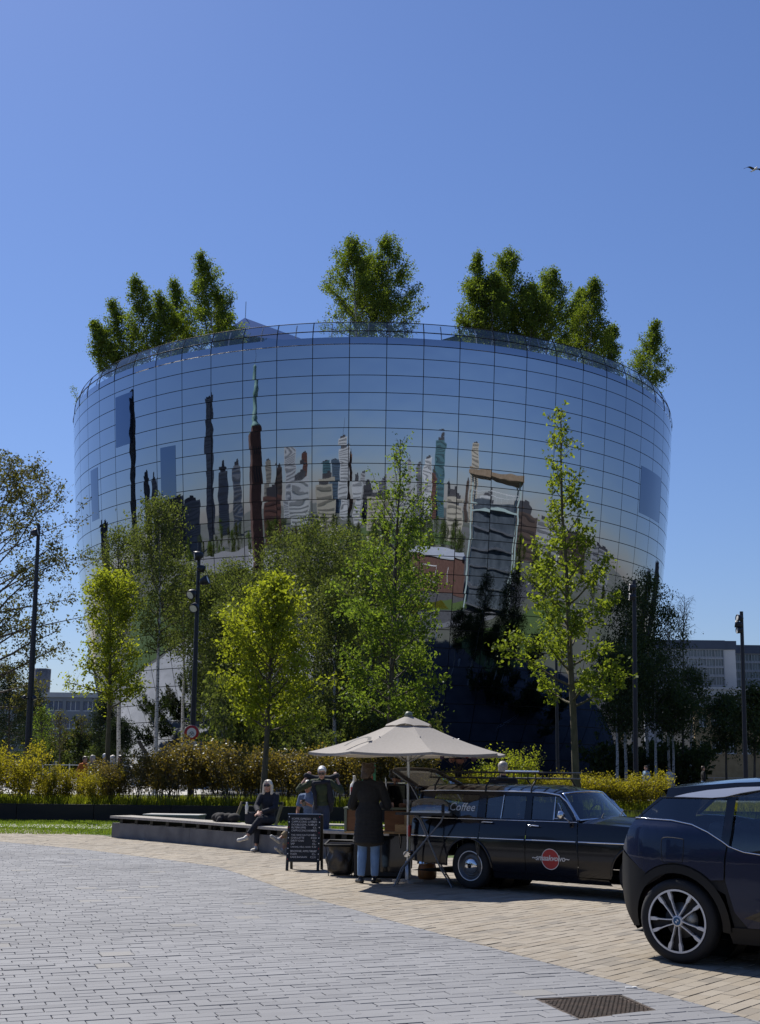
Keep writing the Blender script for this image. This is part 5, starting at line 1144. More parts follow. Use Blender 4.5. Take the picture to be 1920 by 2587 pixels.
for y in (-.36, .36):
    b = MB(); b.box((1.25, y, 1.05), (.16, .48, .5), bev=.06); b.box((1.22, y, 1.36), (.10, .26, .15), bev=.04); b.build('seat', M['seat_grey'], ev)
    b = MB(); b.box((.28, y, 1.02), (.16, .52, .34), bev=.06); b.build('rear_seat', M['seat_grey'], ev)
    for cx in (0, 2.57): b = MB(); b.lathe([(.43, 0), (.43, .3), (.01, .3)], 24, Matrix.Translation((cx, np.sign(y) * .48, .35)) @ Matrix.Rotation(-np.sign(y) * math.pi / 2 + math.pi, 4, 'X')); b.build('wheel_well', M['dark'], ev)
M['alloy'] = mat('alloy', (.70, .70, .71), .4, metal=.3, coat=.3)
M['badge_blue'] = mat('badge_blue', (.02, .10, .22), .3)
for cx in (0, 2.57):
    for s in (-1, 1):
        wl, Mx, h = car_wheel(ev, cx, s * .775, s, .352, .185, .262, 'alloy')
        b = MB(); b.lathe([(.264, h * .9), (.268, h * .98), (.252, h * .97), (.246, h * .8), (.24, -h * .8)], 48, Mx); b.build('rim', M['gloss_black'], wl)
        b = MB(); b.lathe([(.250, h * .985), (.266, h * .99)], 48, Mx); b.build('rim_edge', M['alloy'], wl)
        b = MB(); b.lathe([(.15, -h * .3), (.15, -h * .15), (.001, -h * .15)], 32, Mx); b.build('brake_disc', M['steel'], wl)
        for k in range(5):
            a = 2 * math.pi * (k + .15 + .5) / 5
            for sg_ in (-1, 1):
                T = Mx @ Matrix.Rotation(a, 4, 'Z'); z1 = h * .93; sgn = sg_
                def sp(pts, z0, z1_, m, nm):
                    pts = [(x, y * sgn) for x, y in pts]; pts = pts if sgn > 0 else pts[::-1]; q = len(pts); bb = MB()
                    bb.add([(x, y, z1_) for x, y in pts] + [(x, y, z0) for x, y in pts], [tuple(range(q))] + [(i + q, (i + 1) % q + q, (i + 1) % q, i) for i in range(q)], M=T); bb.build(nm, m, wl)
                sp([(.03, .012), (.10, .021), (.17, .034), (.19, .030), (.252, .040), (.250, .068), (.20, .060), (.175, .046), (.10, .030), (.035, .022)], h * .55, z1, M['alloy'], 'spoke')
                sp([(.03, .0), (.25, .0), (.25, .038), (.10, .02), (.03, .011)], h * .30, h * .5, M['dark'], 'spoke_recess')
        b = MB(); b.lathe([(.048, h * .6), (.046, h * .96), (.036, h * .98), (.001, h * .98)], 24, Mx); b.build('hub', M['alloy'], wl)
        b = MB(); b.lathe([(.034, h * .99), (.001, h * 1.0)], 24, Mx); b.build('hub_badge', M['badge_blue'], wl)
        for q in (0, 1): b = MB(); b.add([(0, 0, h * 1.01)] + [(.017 * math.cos(q * math.pi + math.pi / 2 * t / 5), .017 * math.sin(q * math.pi + math.pi / 2 * t / 5), h * 1.01) for t in range(6)], [tuple(range(7))], M=Mx); b.build('hub_mark', M['white'], wl)

# ================================================================== PEOPLE
def cap_shape(b, p, q, r0, r1, flat=False, n=12):
    p, q = Vector(p), Vector(q); d = q - p; L = d.length; d = d.normalized() if L > 1e-6 else Vector((0, 0, 1))
    if flat: b.tube([p, q], [r0, r1], n); return
    pts, rr = [], []
    for a in (-80, -50, -20): pts.append(p + d * r0 * math.sin(R(a))); rr.append(r0 * math.cos(R(a)))
    pts += [p, q]; rr += [r0, r1]
    for a in (20, 50, 80): pts.append(q + d * r1 * math.sin(R(a))); rr.append(r1 * math.cos(R(a)))
    b.tube(pts, rr, n)
def blob(name, shapes, voxel, m, parent, it=3, label=None):
    """union of closed shapes, fused into one continuous skin"""
    b = MB()
    for s in shapes:
        if s[0] == 'c': cap_shape(b, *s[1:5])
        elif s[0] == 'f': cap_shape(b, *s[1:5], flat=True)
        else: b.ell((0, 0, 0), s[2], 14, 10, Matrix.Translation(s[1]) @ (s[3] if len(s) > 3 else Matrix.Identity(4)))
    tmp = bpy.data.objects.new('tmp', b.mesh('tmp'))
    md = tmp.modifiers.new('fuse', 'REMESH'); md.mode = 'VOXEL'; md.voxel_size = voxel; md.use_smooth_shade = True
    sm = tmp.modifiers.new('soften', 'SMOOTH'); sm.factor = .5; sm.iterations = it
    me = bake(tmp)
    me.name = name; me.materials.clear(); o = obj(name, me, m, parent)
    if label: o['label'] = label
    return o
def basis(x, up):
    x = Vector(x).normalized(); up = Vector(up); up = (up - x * up.dot(x)).normalized(); y = up.cross(x)
    return Matrix(((x.x, y.x, up.x, 0), (x.y, y.y, up.y, 0), (x.z, y.z, up.z, 0), (0, 0, 0, 1)))
SK = mat('skin', (.44, .25, .18), .55, col2=(.50, .29, .21), vscale=20)
SK2 = mat('skin_tan', (.34, .17, .11), .55, col2=(.40, .21, .14), vscale=20)
def cloth(n, c, k=1.35, vs=14): return mat('cloth_' + n, c, .9, col2=tuple(x * k for x in c), vscale=vs, bump=.5, bscale=26, bdist=.012)
CL = {'navy': cloth('navy', (.012, .014, .022)), 'black': cloth('black', (.009, .009, .010)), 'coat': cloth('coat', (.014, .014, .014), 1.4, 30), 'blue': cloth('blue', (.085, .13, .22)), 'olive': cloth('olive', (.03, .042, .02)), 'denim': cloth('denim', (.16, .26, .42), 1.3, 6), 'dark_denim': cloth('dark_denim', (.025, .035, .065)), 'khaki': cloth('khaki', (.22, .17, .10)), 'orange': cloth('orange', (.40, .12, .02)), 'teal': cloth('teal', (.03, .06, .09)), 'lightblue': cloth('lightblue', (.16, .24, .33)), 'white': cloth('white', (.55, .55, .53)), 'print': cloth('print', (.012, .014, .022), 3.5, 30)}
HR = {'blonde': mat('hair_blonde', (.62, .55, .44), .5, col2=(.72, .66, .56), vscale=40, stretch=(1, 1, .15)), 'white': mat('hair_white', (.52, .52, .52), .5, col2=(.64, .64, .64), vscale=40), 'grey': mat('hair_grey', (.33, .33, .33), .5, col2=(.48, .48, .47), vscale=40), 'brown': mat('hair_brown', (.05, .032, .02), .5, col2=(.10, .065, .04), vscale=40), 'black': mat('hair_black', (.008, .007, .006), .45), 'fair': mat('hair_fair', (.30, .27, .22), .5, col2=(.48, .44, .37), vscale=40)}
SHOE = {'white': mat('shoe_white', (.62, .60, .55), .6), 'black': mat('shoe_black', (.010, .010, .010), .5), 'grey': mat('shoe_grey', (.22, .22, .22), .6, col2=(.45, .45, .43), vscale=20)}
def stand(h=1.72):
    k = h / 1.72; J = dict(pel=(0, 0, .93), che=(0, .0, 1.27), nek=(0, .01, 1.46), head=(0, -.01, 1.605), shL=(.17, 0, 1.40), shR=(-.17, 0, 1.40), elL=(.22, .03, 1.13), elR=(-.22, .03, 1.13), wrL=(.23, -.05, .90), wrR=(-.23, -.05, .90), hiL=(.085, 0, .90), hiR=(-.085, 0, .90), knL=(.095, -.02, .49), knR=(-.095, -.02, .49), anL=(.10, .02, .085), anR=(-.10, .02, .085))
    return {a: Vector(v) * k for a, v in J.items()}
def hand_shapes(w, d, pn, lat, curl=.5):
    """palm, four bent fingers of different length, thumb from the side of the palm"""
    w, d, pn, lat = Vector(w), Vector(d).normalized(), Vector(pn).normalized(), Vector(lat).normalized(); S = []
    S.append(('c', w, w + d * .03, .026, .03)); S.append(('e', w + d * .055, (.040, .017, .048), basis(lat, d)))
    for i, L in enumerate((.065, .078, .074, .058)):
        p = w + d * .092 + lat * (.030 - .020 * i); d1 = (d + pn * curl * .6).normalized(); q = p + d1 * L * .5; d2 = (d * (1 - curl) + pn * curl * 1.3).normalized(); r_ = q + d2 * L * .5
        S += [('c', p - d * .02, q, .0095, .009), ('c', q, r_, .009, .0075)]
    p = w + d * .035 + lat * .034; q = p + (d * .6 + lat * .6 + pn * .25).normalized() * .04; r_ = q + (d * .9 + lat * .1 + pn * .35).normalized() * .03
    S += [('c', p, q, .012, .0105), ('c', q, r_, .0105, .008)]
    return S
def person(label, loc, rz, J, top, legs, shoes, hair, hk='short', skin=SK, voxel=.0095, yaw=0, pitch=0, toes=None, sleeve='long', shades=False, coat=False, curlL=.5, curlR=.5, hands=True, group=None, extra_top=(), pn=(0, -1, 0), footpitch=None, bare=.0, detail=True, slim=1.0, cat='person'):
    root = thing('person', label, cat, loc, rz, group); J = {k: Vector(v) for k, v in J.items()}
    up = (J['nek'] - J['pel']).normalized(); lat = (J['shL'] - J['shR']).normalized(); B = basis(lat, up); k = slim
    mid = J['pel'].lerp(J['che'], .5)
    def torso(g): return [('e', J['pel'], ((.165 + g) * k, .115 + g, .13 + g), B), ('e', mid, ((.142 + g) * k, .102 + g, .16 + g), B), ('e', J['che'], ((.165 + g) * k, .112 + g, .17 + g), B), ('c', J['shL'].lerp(J['shR'], .12), J['shR'].lerp(J['shL'], .12), .058 + g, .058 + g), ('c', J['che'] + up * .06, J['nek'], .085 + g, .052 + g)]
    def arm(s, g, end=1.0, flat=False):
        e, w = J['el' + s], J['wr' + s]; sh = J['sh' + s]; kk = 'f' if flat else 'c'; wv = e.lerp(w, end)
        return [('c', sh, e, .050 + g, .040 + g), (kk, e, wv, .039 + g, .039 + g - .011 * end)]
    def leg(s, g, end=1.0, flat=False):
        kn, an = J['kn' + s], J['an' + s]; hp = J['hi' + s]; kk = 'f' if flat else 'c'
        c_ = kn.lerp(an, .35) ; return [('c', hp, kn, (.083 + g) * k, .054 + g), ('c', kn, c_, .052 + g, .052 + g), (kk, c_, c_.lerp(an, end), .052 + g, .052 + g - .018 * end)]
    HM = Matrix.Translation(J['head']) @ Euler((pitch, 0, yaw)).to_matrix().to_4x4(); hp = lambda x, y, z: HM @ Vector((x, y, z)); HR_ = HM.to_3x3().to_4x4()
    head = [('e', hp(0, .01, .02), (.074, .092, .098), HR_), ('e', hp(0, -.018, -.045), (.057, .068, .072), HR_), ('c', hp(0, -.082, .0), hp(0, -.100, -.028), .010, .014), ('e', hp(0, -.062, -.092), (.026, .022, .020), HR_), ('e', hp(.074, .012, -.012), (.010, .018, .030), HR_), ('e', hp(-.074, .012, -.012), (.010, .018, .030), HR_), ('c', J['nek'] - up * .03, hp(0, .018, -.06), .052, .048)]
    toes = toes or {}
    body = torso(-.006) + arm('L', -.004) + arm('R', -.004) + leg('L', -.006) + leg('R', -.006) + head
    feet = {}
    for s in 'LR':
        an = J['an' + s]; sd = (an - J['kn' + s]).normalized(); t = Vector(toes.get(s, (.12 if s == 'L' else -.12, -1, -.05))).normalized(); heel = an + sd * .055 - t * .045; feet[s] = (heel, an + sd * .06 + t * .16, t)
        body += [('c', heel, feet[s][1], .028, .026)]
        if hands:
            d = (J['wr' + s] - J['el' + s]).normalized(); c = pn[s] if isinstance(pn, dict) else pn; lt = Vector(c).cross(d); lt = lt if lt.length > 1e-3 else Vector((1, 0, 0)); lt.normalize(); lt = lt if (lt.dot(lat) < 0) == (s == 'L') else -lt
            body += hand_shapes(J['wr' + s], d, c, lt, curlL if s == 'L' else curlR)
    blob('body', body, voxel, skin, root, 2)
    tshapes = torso(.014)[1:] + [('e', J['pel'] + up * .04, (.172 * k, .125, .13), B)]
    for s in 'LR': tshapes += arm(s, .016, .96, True) if sleeve == 'long' else ([('f', J['sh' + s], J['sh' + s].lerp(J['el' + s], .72), .066, .062), ('e', J['sh' + s], (.064, .064, .064))] if sleeve == 'short' else arm(s, .016, .45, True))
    if coat:
        hem = J['pel'] + Vector((0, .01, -.34)); tshapes += [('e', J['pel'] + up * .05, (.21, .155, .2), B)]
        n_ = 8
        for i in range(n_): z_ = i / (n_ - 1); c = J['pel'].lerp(hem, z_); tshapes.append(('e', c, (.205 + .035 * z_, .155 + .02 * z_, .07), B))
        for s in 'LR': tshapes += arm(s, .028, .97, True)
        tshapes += [('c', J['nek'] + lat * .06 + Vector((0, .03, -.015)), J['nek'] - lat * .06 + Vector((0, .03, -.015)), .05, .05)]
    blob('jacket' if coat else 'top', list(tshapes) + list(extra_top), voxel * 1.1, top, root, 3)
    lsh = [('e', J['pel'], (.176 * k, .128, .14), B)]
    for s in 'LR': lsh += leg(s, .018, .95 - bare, True)
    blob('trousers', lsh, voxel * 1.1, legs, root, 3)
    for s in 'LR':
        h_, t_, td = feet[s]; sd = (J['an' + s] - J['kn' + s]).normalized(); b_ = [('c', h_, t_, .038, .036), ('c', J['an' + s] + sd * .02, h_.lerp(t_, .35), .042, .036), ('e', t_ - td * .02, (.043, .05, .03), basis(td.cross(sd).normalized() if td.cross(sd).length > .01 else Vector((1, 0, 0)), -sd))]
        blob('shoe', b_, voxel, shoes, root, 2)
    if hk == 'short': hs = [('e', hp(0, .028, .040), (.086, .092, .092), HR_), ('e', hp(0, .05, -.02), (.078, .062, .075), HR_), ('e', hp(.0, -.045, .088), (.062, .045, .030), HR_)]
    elif hk == 'fluffy': hs = [('e', hp(0, .025, .046), (.092, .098, .094), HR_), ('e', hp(0, .05, -.02), (.084, .068, .095), HR_), ('e', hp(.03, .07, -.06), (.05, .04, .06), HR_), ('e', hp(-.03, .07, -.05), (.05, .04, .06), HR_), ('e', hp(.05, .06, .11), (.04, .05, .035), HR_), ('e', hp(-.055, .02, .115), (.04, .05, .035), HR_), ('e', hp(.04, -.055, .095), (.05, .045, .035), HR_), ('e', hp(-.04, -.055, .09), (.05, .045, .035), HR_), ('e', hp(.07, .02, .04), (.035, .06, .06), HR_), ('e', hp(-.07, .02, .04), (.035, .06, .06), HR_)]
    elif hk == 'crop': hs = [('e', hp(0, .032, .034), (.080, .086, .088), HR_), ('e', hp(0, .055, -.03), (.072, .050, .06), HR_)]
    else: hs = [('e', hp(0, .026, .042), (.088, .096, .092), HR_), ('c', hp(.078, .0, .03), hp(.088, -.005, -.15), .030, .030), ('c', hp(-.078, .0, .03), hp(-.088, -.005, -.15), .030, .030), ('c', hp(.05, .06, 0), hp(.055, .055, -.16), .05, .04), ('c', hp(-.05, .06, 0), hp(-.055, .055, -.16), .05, .04), ('c', hp(.03, -.05, .095), hp(.074, -.035, .03), .026, .022), ('c', hp(-.03, -.05, .095), hp(-.074, -.035, .03), .026, .022)]
    blob('hair', hs, voxel, hair, root, 2)
    if detail:
        if shades:
            b = MB()
            for s in (-1, 1): b.ell((0, 0, 0), (.031, .008, .026), 12, 8, HM @ Matrix.Translation((s * .034, -.088, .012)) @ Matrix.Rotation(s * .25, 4, 'Z')); b.tube([hp(s * .062, -.075, .02), hp(s * .078, .01, .015)], .004, 4)
            b.tube([hp(-.012, -.095, .02), hp(.012, -.095, .02)], .004, 4); b.build('sunglasses', M['gloss_black'], root)
        else:
            b = MB()
            for s in (-1, 1): b.ell((0, 0, 0), (.014, .006, .007), 8, 6, HM @ Matrix.Translation((s * .032, -.080, .008)))
            b.build('eyes', M['dark'], root)
        b = MB(); b.ell((0, 0, 0), (.024, .007, .008), 10, 6, HM @ Matrix.Translation((0, -.082, -.062))); b.build('mouth', M['lip'], root)
    return root
M['lip'] = mat('lip', (.30, .10, .08), .5)
SEAT = .50
# woman on the bench, legs crossed, hands on her knee
pb = G(648, 2150); sit = (pb.x + .18, pb.y + .22, 0)
J = dict(pel=(0, .04, .62), che=(.01, .05, .93), nek=(0, .03, 1.13), head=(-.01, .0, 1.275), shL=(.165, .04, 1.07), shR=(-.165, .04, 1.07), elL=(.20, -.10, .84), elR=(-.20, -.13, .86), wrL=(-.02, -.33, .76), wrR=(-.08, -.34, .77), hiL=(.09, .0, .60), hiR=(-.09, .0, .60), knL=(-.01, -.44, .62), knR=(-.05, -.40, .505), anL=(-.21, -.60, .30), anR=(-.07, -.44, .10))
person('person with long white-blonde hair and sunglasses, all in navy, legs crossed on the bench', sit, R(-14), J, CL['navy'], CL['navy'], SHOE['white'], HR['blonde'], 'bob', shades=True, toes={'L': (-.55, -.75, -.15), 'R': (-.1, -1, -.05)}, pn=(0, 0, -1), curlL=.6, curlR=.6, bare=.16, slim=.93)
# man on the bench looking at his phone
pb = G(778, 2160); sit2 = (pb.x + .02, pb.y + .55, 0)
J = dict(pel=(0, .02, .62), che=(-.02, -.04, .96), nek=(-.03, -.10, 1.15), head=(-.04, -.17, 1.285), shL=(.19, -.05, 1.09), shR=(-.21, -.03, 1.08), elL=(.24, -.16, .86), elR=(-.27, -.05, .82), wrL=(.04, -.36, .95), wrR=(-.24, -.20, .60), hiL=(.09, -.02, .60), hiR=(-.09, -.02, .60), knL=(-.12, -.46, .60), knR=(-.14, -.46, .52), anL=(-.36, -.80, .30), anR=(-.28, -.86, .11))
pm = person('grey-haired person in blue short-sleeved shirt looking at a phone on the bench', sit2, R(-16), J, CL['blue'], CL['khaki'], SHOE['grey'], HR['grey'], 'crop', skin=SK2, sleeve='short', pitch=R(32), toes={'L': (-.5, -.6, .5), 'R': (-.35, -.8, .5)}, pn={'L': (-1, 0, .2), 'R': (0, 0, -1)}, curlL=.75, bare=.2)
ph = thing('phone', 'dark phone held up by the person in the blue shirt', 'phone', Matrix.Translation(sit2) @ Matrix.Rotation(R(-16), 4, 'Z') @ Vector((-.01, -.45, .98)), R(-16)); b = MB(); b.box((0, 0, .0), (.075, .012, .15), bev=.005, M=Matrix.Rotation(.5, 4, 'X')); b.build('case', M['gloss_black'], ph)
b = MB(); b.box((0, .008, .0), (.066, .002, .138), M=Matrix.Rotation(.5, 4, 'X')); b.build('screen', M['glass_blue'], ph)
# woman pulling on a jacket
p = at(812, 2000, 24.0); J = stand(1.71)
J.update(che=Vector((0, -.06, 1.24)), nek=Vector((0, -.10, 1.42)), head=Vector((.02, -.16, 1.555)), shL=Vector((.18, -.07, 1.37)), shR=Vector((-.18, -.07, 1.37)), elL=Vector((.40, -.10, 1.21)), elR=Vector((-.44, -.10, 1.23)), wrL=Vector((.30, -.02, 1.45)), wrR=Vector((-.30, -.02, 1.46)), anL=Vector((.14, -.02, .085)), anR=Vector((-.06, .06, .085)))
person('white-haired person in sunglasses pulling a dark jacket over both shoulders', (p.x, 24.0, 0), R(-4), J, CL['olive'], CL['dark_denim'], SHOE['black'], HR['white'], 'short', shades=True, pitch=R(20), pn=(0, 1, 0), sleeve='elbow', curlL=.8, curlR=.8, slim=.92)
b = [('c', (-.30, -.01, 1.50), (-.14, .07, 1.44), .055, .06), ('c', (.30, -.01, 1.50), (.14, .07, 1.44), .055, .06), ('c', (-.14, .07, 1.44), (.14, .07, 1.44), .07, .07), ('c', (-.15, -.10, 1.38), (-.10, -.18, 1.10), .05, .04), ('c', (.14, -.10, 1.38), (.20, -.05, 1.02), .06, .07), ('c', (.20, -.02, 1.05), (.18, .02, .85), .07, .05), ('c', (-.12, -.16, 1.36), (.10, -.17, 1.38), .04, .04), ('c', (-.10, -.18, 1.12), (-.09, -.13, .88), .04, .03)]
jk = thing('jacket', 'dark navy jacket being pulled on by the white-haired person', 'jacket', (p.x, 24.0, 0), R(-4)); blob('cloth', b, .012, CL['navy'], jk, 4)
# customer seen from behind, long dark coat, light jeans
p = G(930, 2231); J = stand(1.70); J.update(head=J['head'] + Vector((.03, -.05, -.015)), nek=J['nek'] + Vector((.01, -.03, 0)), elL=Vector((.27, -.06, 1.10)), elR=Vector((-.27, -.05, 1.10)), wrL=Vector((.17, -.28, 1.08)), wrR=Vector((-.16, -.27, 1.10)), anL=Vector((.10, .05, .085)), anR=Vector((-.09, -.03, .085)))
person('brown-haired customer seen from behind in long black coat and light blue jeans', (p.x, p.y + .02, 0), R(172), J, CL['coat'], CL['denim'], SHOE['black'], HR['brown'], 'fluffy', coat=True, pitch=R(12), yaw=R(-18), toes={'L': (.5, -1, -.05), 'R': (-.3, -1, -.05)}, slim=1.02)
# barista bent over the counter
p = at(1018, 2000, 19.75); J = stand(1.72); J.update(che=Vector((-.02, -.14, 1.20)), nek=Vector((-.04, -.25, 1.38)), head=Vector((-.07, -.33, 1.49)), shL=Vector((.16, -.20, 1.33)), shR=Vector((-.19, -.18, 1.32)), elL=Vector((.24, -.28, 1.08)), elR=Vector((-.24, -.26, 1.06)), wrL=Vector((.10, -.44, 1.08)), wrR=Vector((-.14, -.44, 1.08)))
person('curly dark-haired barista bending over the coffee counter in a patterned dark shirt', (p.x, 19.75, 0), R(-8), J, CL['print'], CL['black'], SHOE['black'], HR['black'], 'fluffy', skin=SK2, pitch=R(38), yaw=R(-15))
# man behind the car, two people on the roof, people beyond the hedge
p = at(1271, 1940, 20.9); J = stand(1.78)
person('grey-haired person in black coat standing behind the estate car, back turned', (p.x, 20.9, 0), R(160), J, CL['black'], CL['black'], SHOE['black'], HR['fair'], 'short', coat=True)
def bystander(label, u, Y, rz, h, top, legs, hair, hk='short', z=UP, group=None, bend=0.0, coat=False):
    J = stand(h); 
    if bend:
        for k in ('che', 'nek', 'head', 'shL', 'shR', 'elL', 'elR', 'wrL', 'wrR'): f = (J[k].z - .9) / .8; J[k] = J[k] + Vector((0, -bend * f, -bend * .25 * max(0, f)))
    p = at(u, 1940, Y); return person(label, (p.x, Y, z), rz, J, CL[top], CL[legs], SHOE['black'], HR[hair], hk, voxel=.022, hands=True, detail=False, group=group, coat=coat)
bystander('person in orange jacket leaning forward beyond the left part of the hedge', 206, 46, R(60), 1.76, 'orange', 'dark_denim', 'brown', bend=.16)
bystander('long-haired person in blue jacket beyond the left part of the hedge', 233, 47, R(150), 1.78, 'teal', 'black', 'fair', 'bob')
bystander('tall person in black jacket with grey hair beyond the hedge by the striped bollard', 264, 48, R(100), 1.86, 'black', 'dark_denim', 'white', coat=True)
bystander('blonde person in light blue shirt beyond the hedge', 283, 46.5, R(-120), 1.78, 'lightblue', 'dark_denim', 'blonde', 'bob')
bystander('dark-haired person half hidden by the bronze shrubs', 303, 48.5, R(-90), 1.80, 'black', 'black', 'black')
bystander('person in dark jacket and light jeans walking along the far street', 1776, 66, R(90), 1.74, 'black', 'denim', 'brown')
bystander('person in white shirt standing in the shade of the birches', 1690, 78, R(20), 1.70, 'white', 'white', 'brown')
bystander('person in pale blue shirt behind the trimmed shrubs', 1632, 62, R(-60), 1.70, 'lightblue', 'dark_denim', 'brown')
bystander('person with arms down leaning on the roof parapet beside another visitor', 706, 93.2, R(10), 1.72, 'black', 'black', 'brown', z=34.0)
bystander('roof visitor in dark jacket at the parapet, slightly taller of the pair', 717, 93.0, R(-20), 1.78, 'black', 'black', 'brown', z=34.0)

# ================================================================== COFFEE STAND AND SMALL THINGS
M['wood_grey'] = mat('wood_grey', (.33, .30, .26), .8, col2=(.45, .42, .37), vscale=5, bump=.4, bscale=20, stretch=(.3, 4, 4))
M['wood_warm'] = mat('wood_warm', (.44, .27, .12), .6, col2=(.54, .36, .18), vscale=8, bump=.2, bscale=20, stretch=(1, 1, 5))
M['wood_brown'] = mat('wood_brown', (.17, .075, .03), .55, col2=(.22, .10, .045), vscale=6, stretch=(1, 1, 5))
M['green_frame'] = mat('green_frame', (.13, .16, .12), .5, col2=(.18, .21, .16), vscale=8)
M['cabinet'] = mat('cabinet', (.013, .013, .014), .5)
# bench: concrete plinths, spacers, timber slats one by one
QB = [G(276.5, 2115.5), G(473, 2133), G(630, 2150), G(760, 2164), G(905, 2172)]
bench = thing('bench', 'long bent bench with grey timber slats on a dark concrete plinth', 'bench', QB[0])
def bnorm(i):
    t = ((QB[min(i + 1, 4)] - QB[i]).normalized() + (QB[i] - QB[max(i - 1, 0)]).normalized()).normalized(); n = Vector((-t.y, t.x, 0)); return n if n.y > 0 else -n
NB = [bnorm(i) for i in range(5)]
def bl_(i, d, z): p = QB[i] + NB[i] * d - QB[0]; return Vector((p.x, p.y, z))
for i in range(4):
    b = MB(); q = [bl_(i, .05, 0), bl_(i + 1, .05, 0), bl_(i + 1, .52, 0), bl_(i, .52, 0)]; t = (q[1] - q[0]).normalized() * .004
    q = [q[0] + t, q[1] - t, q[2] - t, q[3] + t]; b.add([(p.x, p.y, -.02) for p in q] + [(p.x, p.y, .335) for p in q], [(0, 1, 5, 4), (1, 2, 6, 5), (2, 3, 7, 6), (3, 0, 4, 7), (4, 5, 6, 7)]); b.build('plinth', M['concrete'], bench)
    n_sp = 5
    for k in range(n_sp):
        f = (k + .5) / n_sp; b = MB(); a_ = bl_(i, .10, 0).lerp(bl_(i + 1, .10, 0), f); c_ = bl_(i, .50, 0).lerp(bl_(i + 1, .50, 0), f); m_ = (a_ + c_) / 2; b.box((m_.x, m_.y, .39), (.12, (c_ - a_).length, .115), math.atan2((c_ - a_).y, (c_ - a_).x) - math.pi / 2); b.build('spacer', M['black_trim'], bench)
    for k in range(6):
        d0 = -.02 + k * .10; b = MB(); q = [bl_(i, d0, 0), bl_(i + 1, d0, 0), bl_(i + 1, d0 + .088, 0), bl_(i, d0 + .088, 0)]
        t = (q[1] - q[0]).normalized() * .004; q = [q[0] + t, q[1] - t, q[2] - t, q[3] + t]
        b.add([(p.x, p.y, .445) for p in q] + [(p.x, p.y, .498 + .002 * (k % 2)) for p in q], [(3, 2, 1, 0), (0, 1, 5, 4), (1, 2, 6, 5), (2, 3, 7, 6), (3, 0, 4, 7), (4, 5, 6, 7)]); b.build('slat', M['wood_grey'], bench)
p = at(441, 2068, 33.2); cb_ = thing('concrete_block', 'low dark concrete seating block behind the bench', 'block', (p.x, 33.2, 0), R(-8)); b = MB(); b.box((0, 0, .19), (1.5, .7, .38), bev=.012); b.build('body', M['concrete'], cb_); b = MB(); b.box((0, 0, .40), (1.54, .74, .035), bev=.006); b.build('lit_top', M['concrete_light'], cb_)  # same concrete block, its sunlit top put in as a paler layer
p = at(905, 2090, 27.0); wb = thing('slatted_bench', 'short pale slatted bench behind the white-haired person', 'bench', (p.x, 27.0, 0), R(-12))
for k in range(4): b = MB(); b.box((0, k * .11 - .16, .44), (1.7, .09, .04), bev=.004); b.build('slat', M['wood_grey'], wb)
for x in (-.7, .7): b = MB(); b.box((x, 0, .21), (.10, .4, .42), bev=.006); b.build('leg', M['white_frame'], wb)
# stakes and belt holding the young tree
ts = at(668, 1990, 34.6).x
for i, (u, v0, v1, lb) in enumerate([(614.5, 2026, 2080, 'left-leaning round wooden stake holding the young tree by the bench'), (709, 2026, 2086, 'outward leaning wooden stake on the phone-user side of the young tree')]):
    a_ = at(u + (5 if i == 1 else -2), v0, 34.0); g_ = G(u - (4 if i == 1 else -1), v1 + 2); st_ = thing('tree_stake', lb, 'stake', (g_.x, 34.0, 0)); b = MB(); b.tube([(0, 0, -.1), (a_.x - g_.x, 0, a_.z)], .045, 10); b.build('post', M['timber'], st_)
bt = thing('tree_belt', 'black rubber belt tied between the two tree stakes', 'belt', (0, 34.0, 0)); a_, c_ = at(612, 2030, 34.0), at(714, 2028, 34.0); b = MB(); b.box(((a_.x + c_.x) / 2, -.055, (a_.z + c_.z) / 2), (c_.x - a_.x, .012, .07)); b.build('strap', M['rubber'], bt)
# clothes and bag on the bench
p = G(560, 2140); jx = thing('folded_jacket', 'crumpled dark jacket lying on the bench', 'jacket', (p.x + .05, p.y + .35, SEAT), R(-40)); rgj = np.random.default_rng(3)
blob('cloth', [('e', (rgj.uniform(-.28, .28), rgj.uniform(-.14, .14), .05 + .06 * rgj.random()), (.15, .11, .06 + .05 * rgj.random()), Matrix.Rotation(rgj.uniform(-.4, .4), 4, 'Y')) for _ in range(9)] + [('c', (.0, -.2, .05), (-.05, -.30, -.16), .07, .05)], .016, CL['black'], jx, 2)
p = G(612, 2148); bg_ = thing('shoulder_bag', 'small dark shoulder bag standing on the bench beside the person in navy', 'bag', (p.x + .12, p.y + .42, SEAT), R(-30)); b = MB(); b.box((0, 0, .12), (.26, .13, .24), bev=.03); b.build('body', CL['navy'], bg_); b = MB(); b.tube([(-.1, 0, .22), (-.06, 0, .36), (.06, 0, .36), (.1, 0, .22)], .010, 6); b.build('strap', M['dark'], bg_)
b = MB(); b.lathe([(.001, 0), (.03, .005), (.034, .16), (.018, .20), (.018, .24), (.001, .24)], 12, Matrix.Translation((-.10, .0, .20))); tag(b.build('drink_bottle', M['white'], None), 'white bottle poking out of the bag on the bench', 'bottle').location = bg_.location
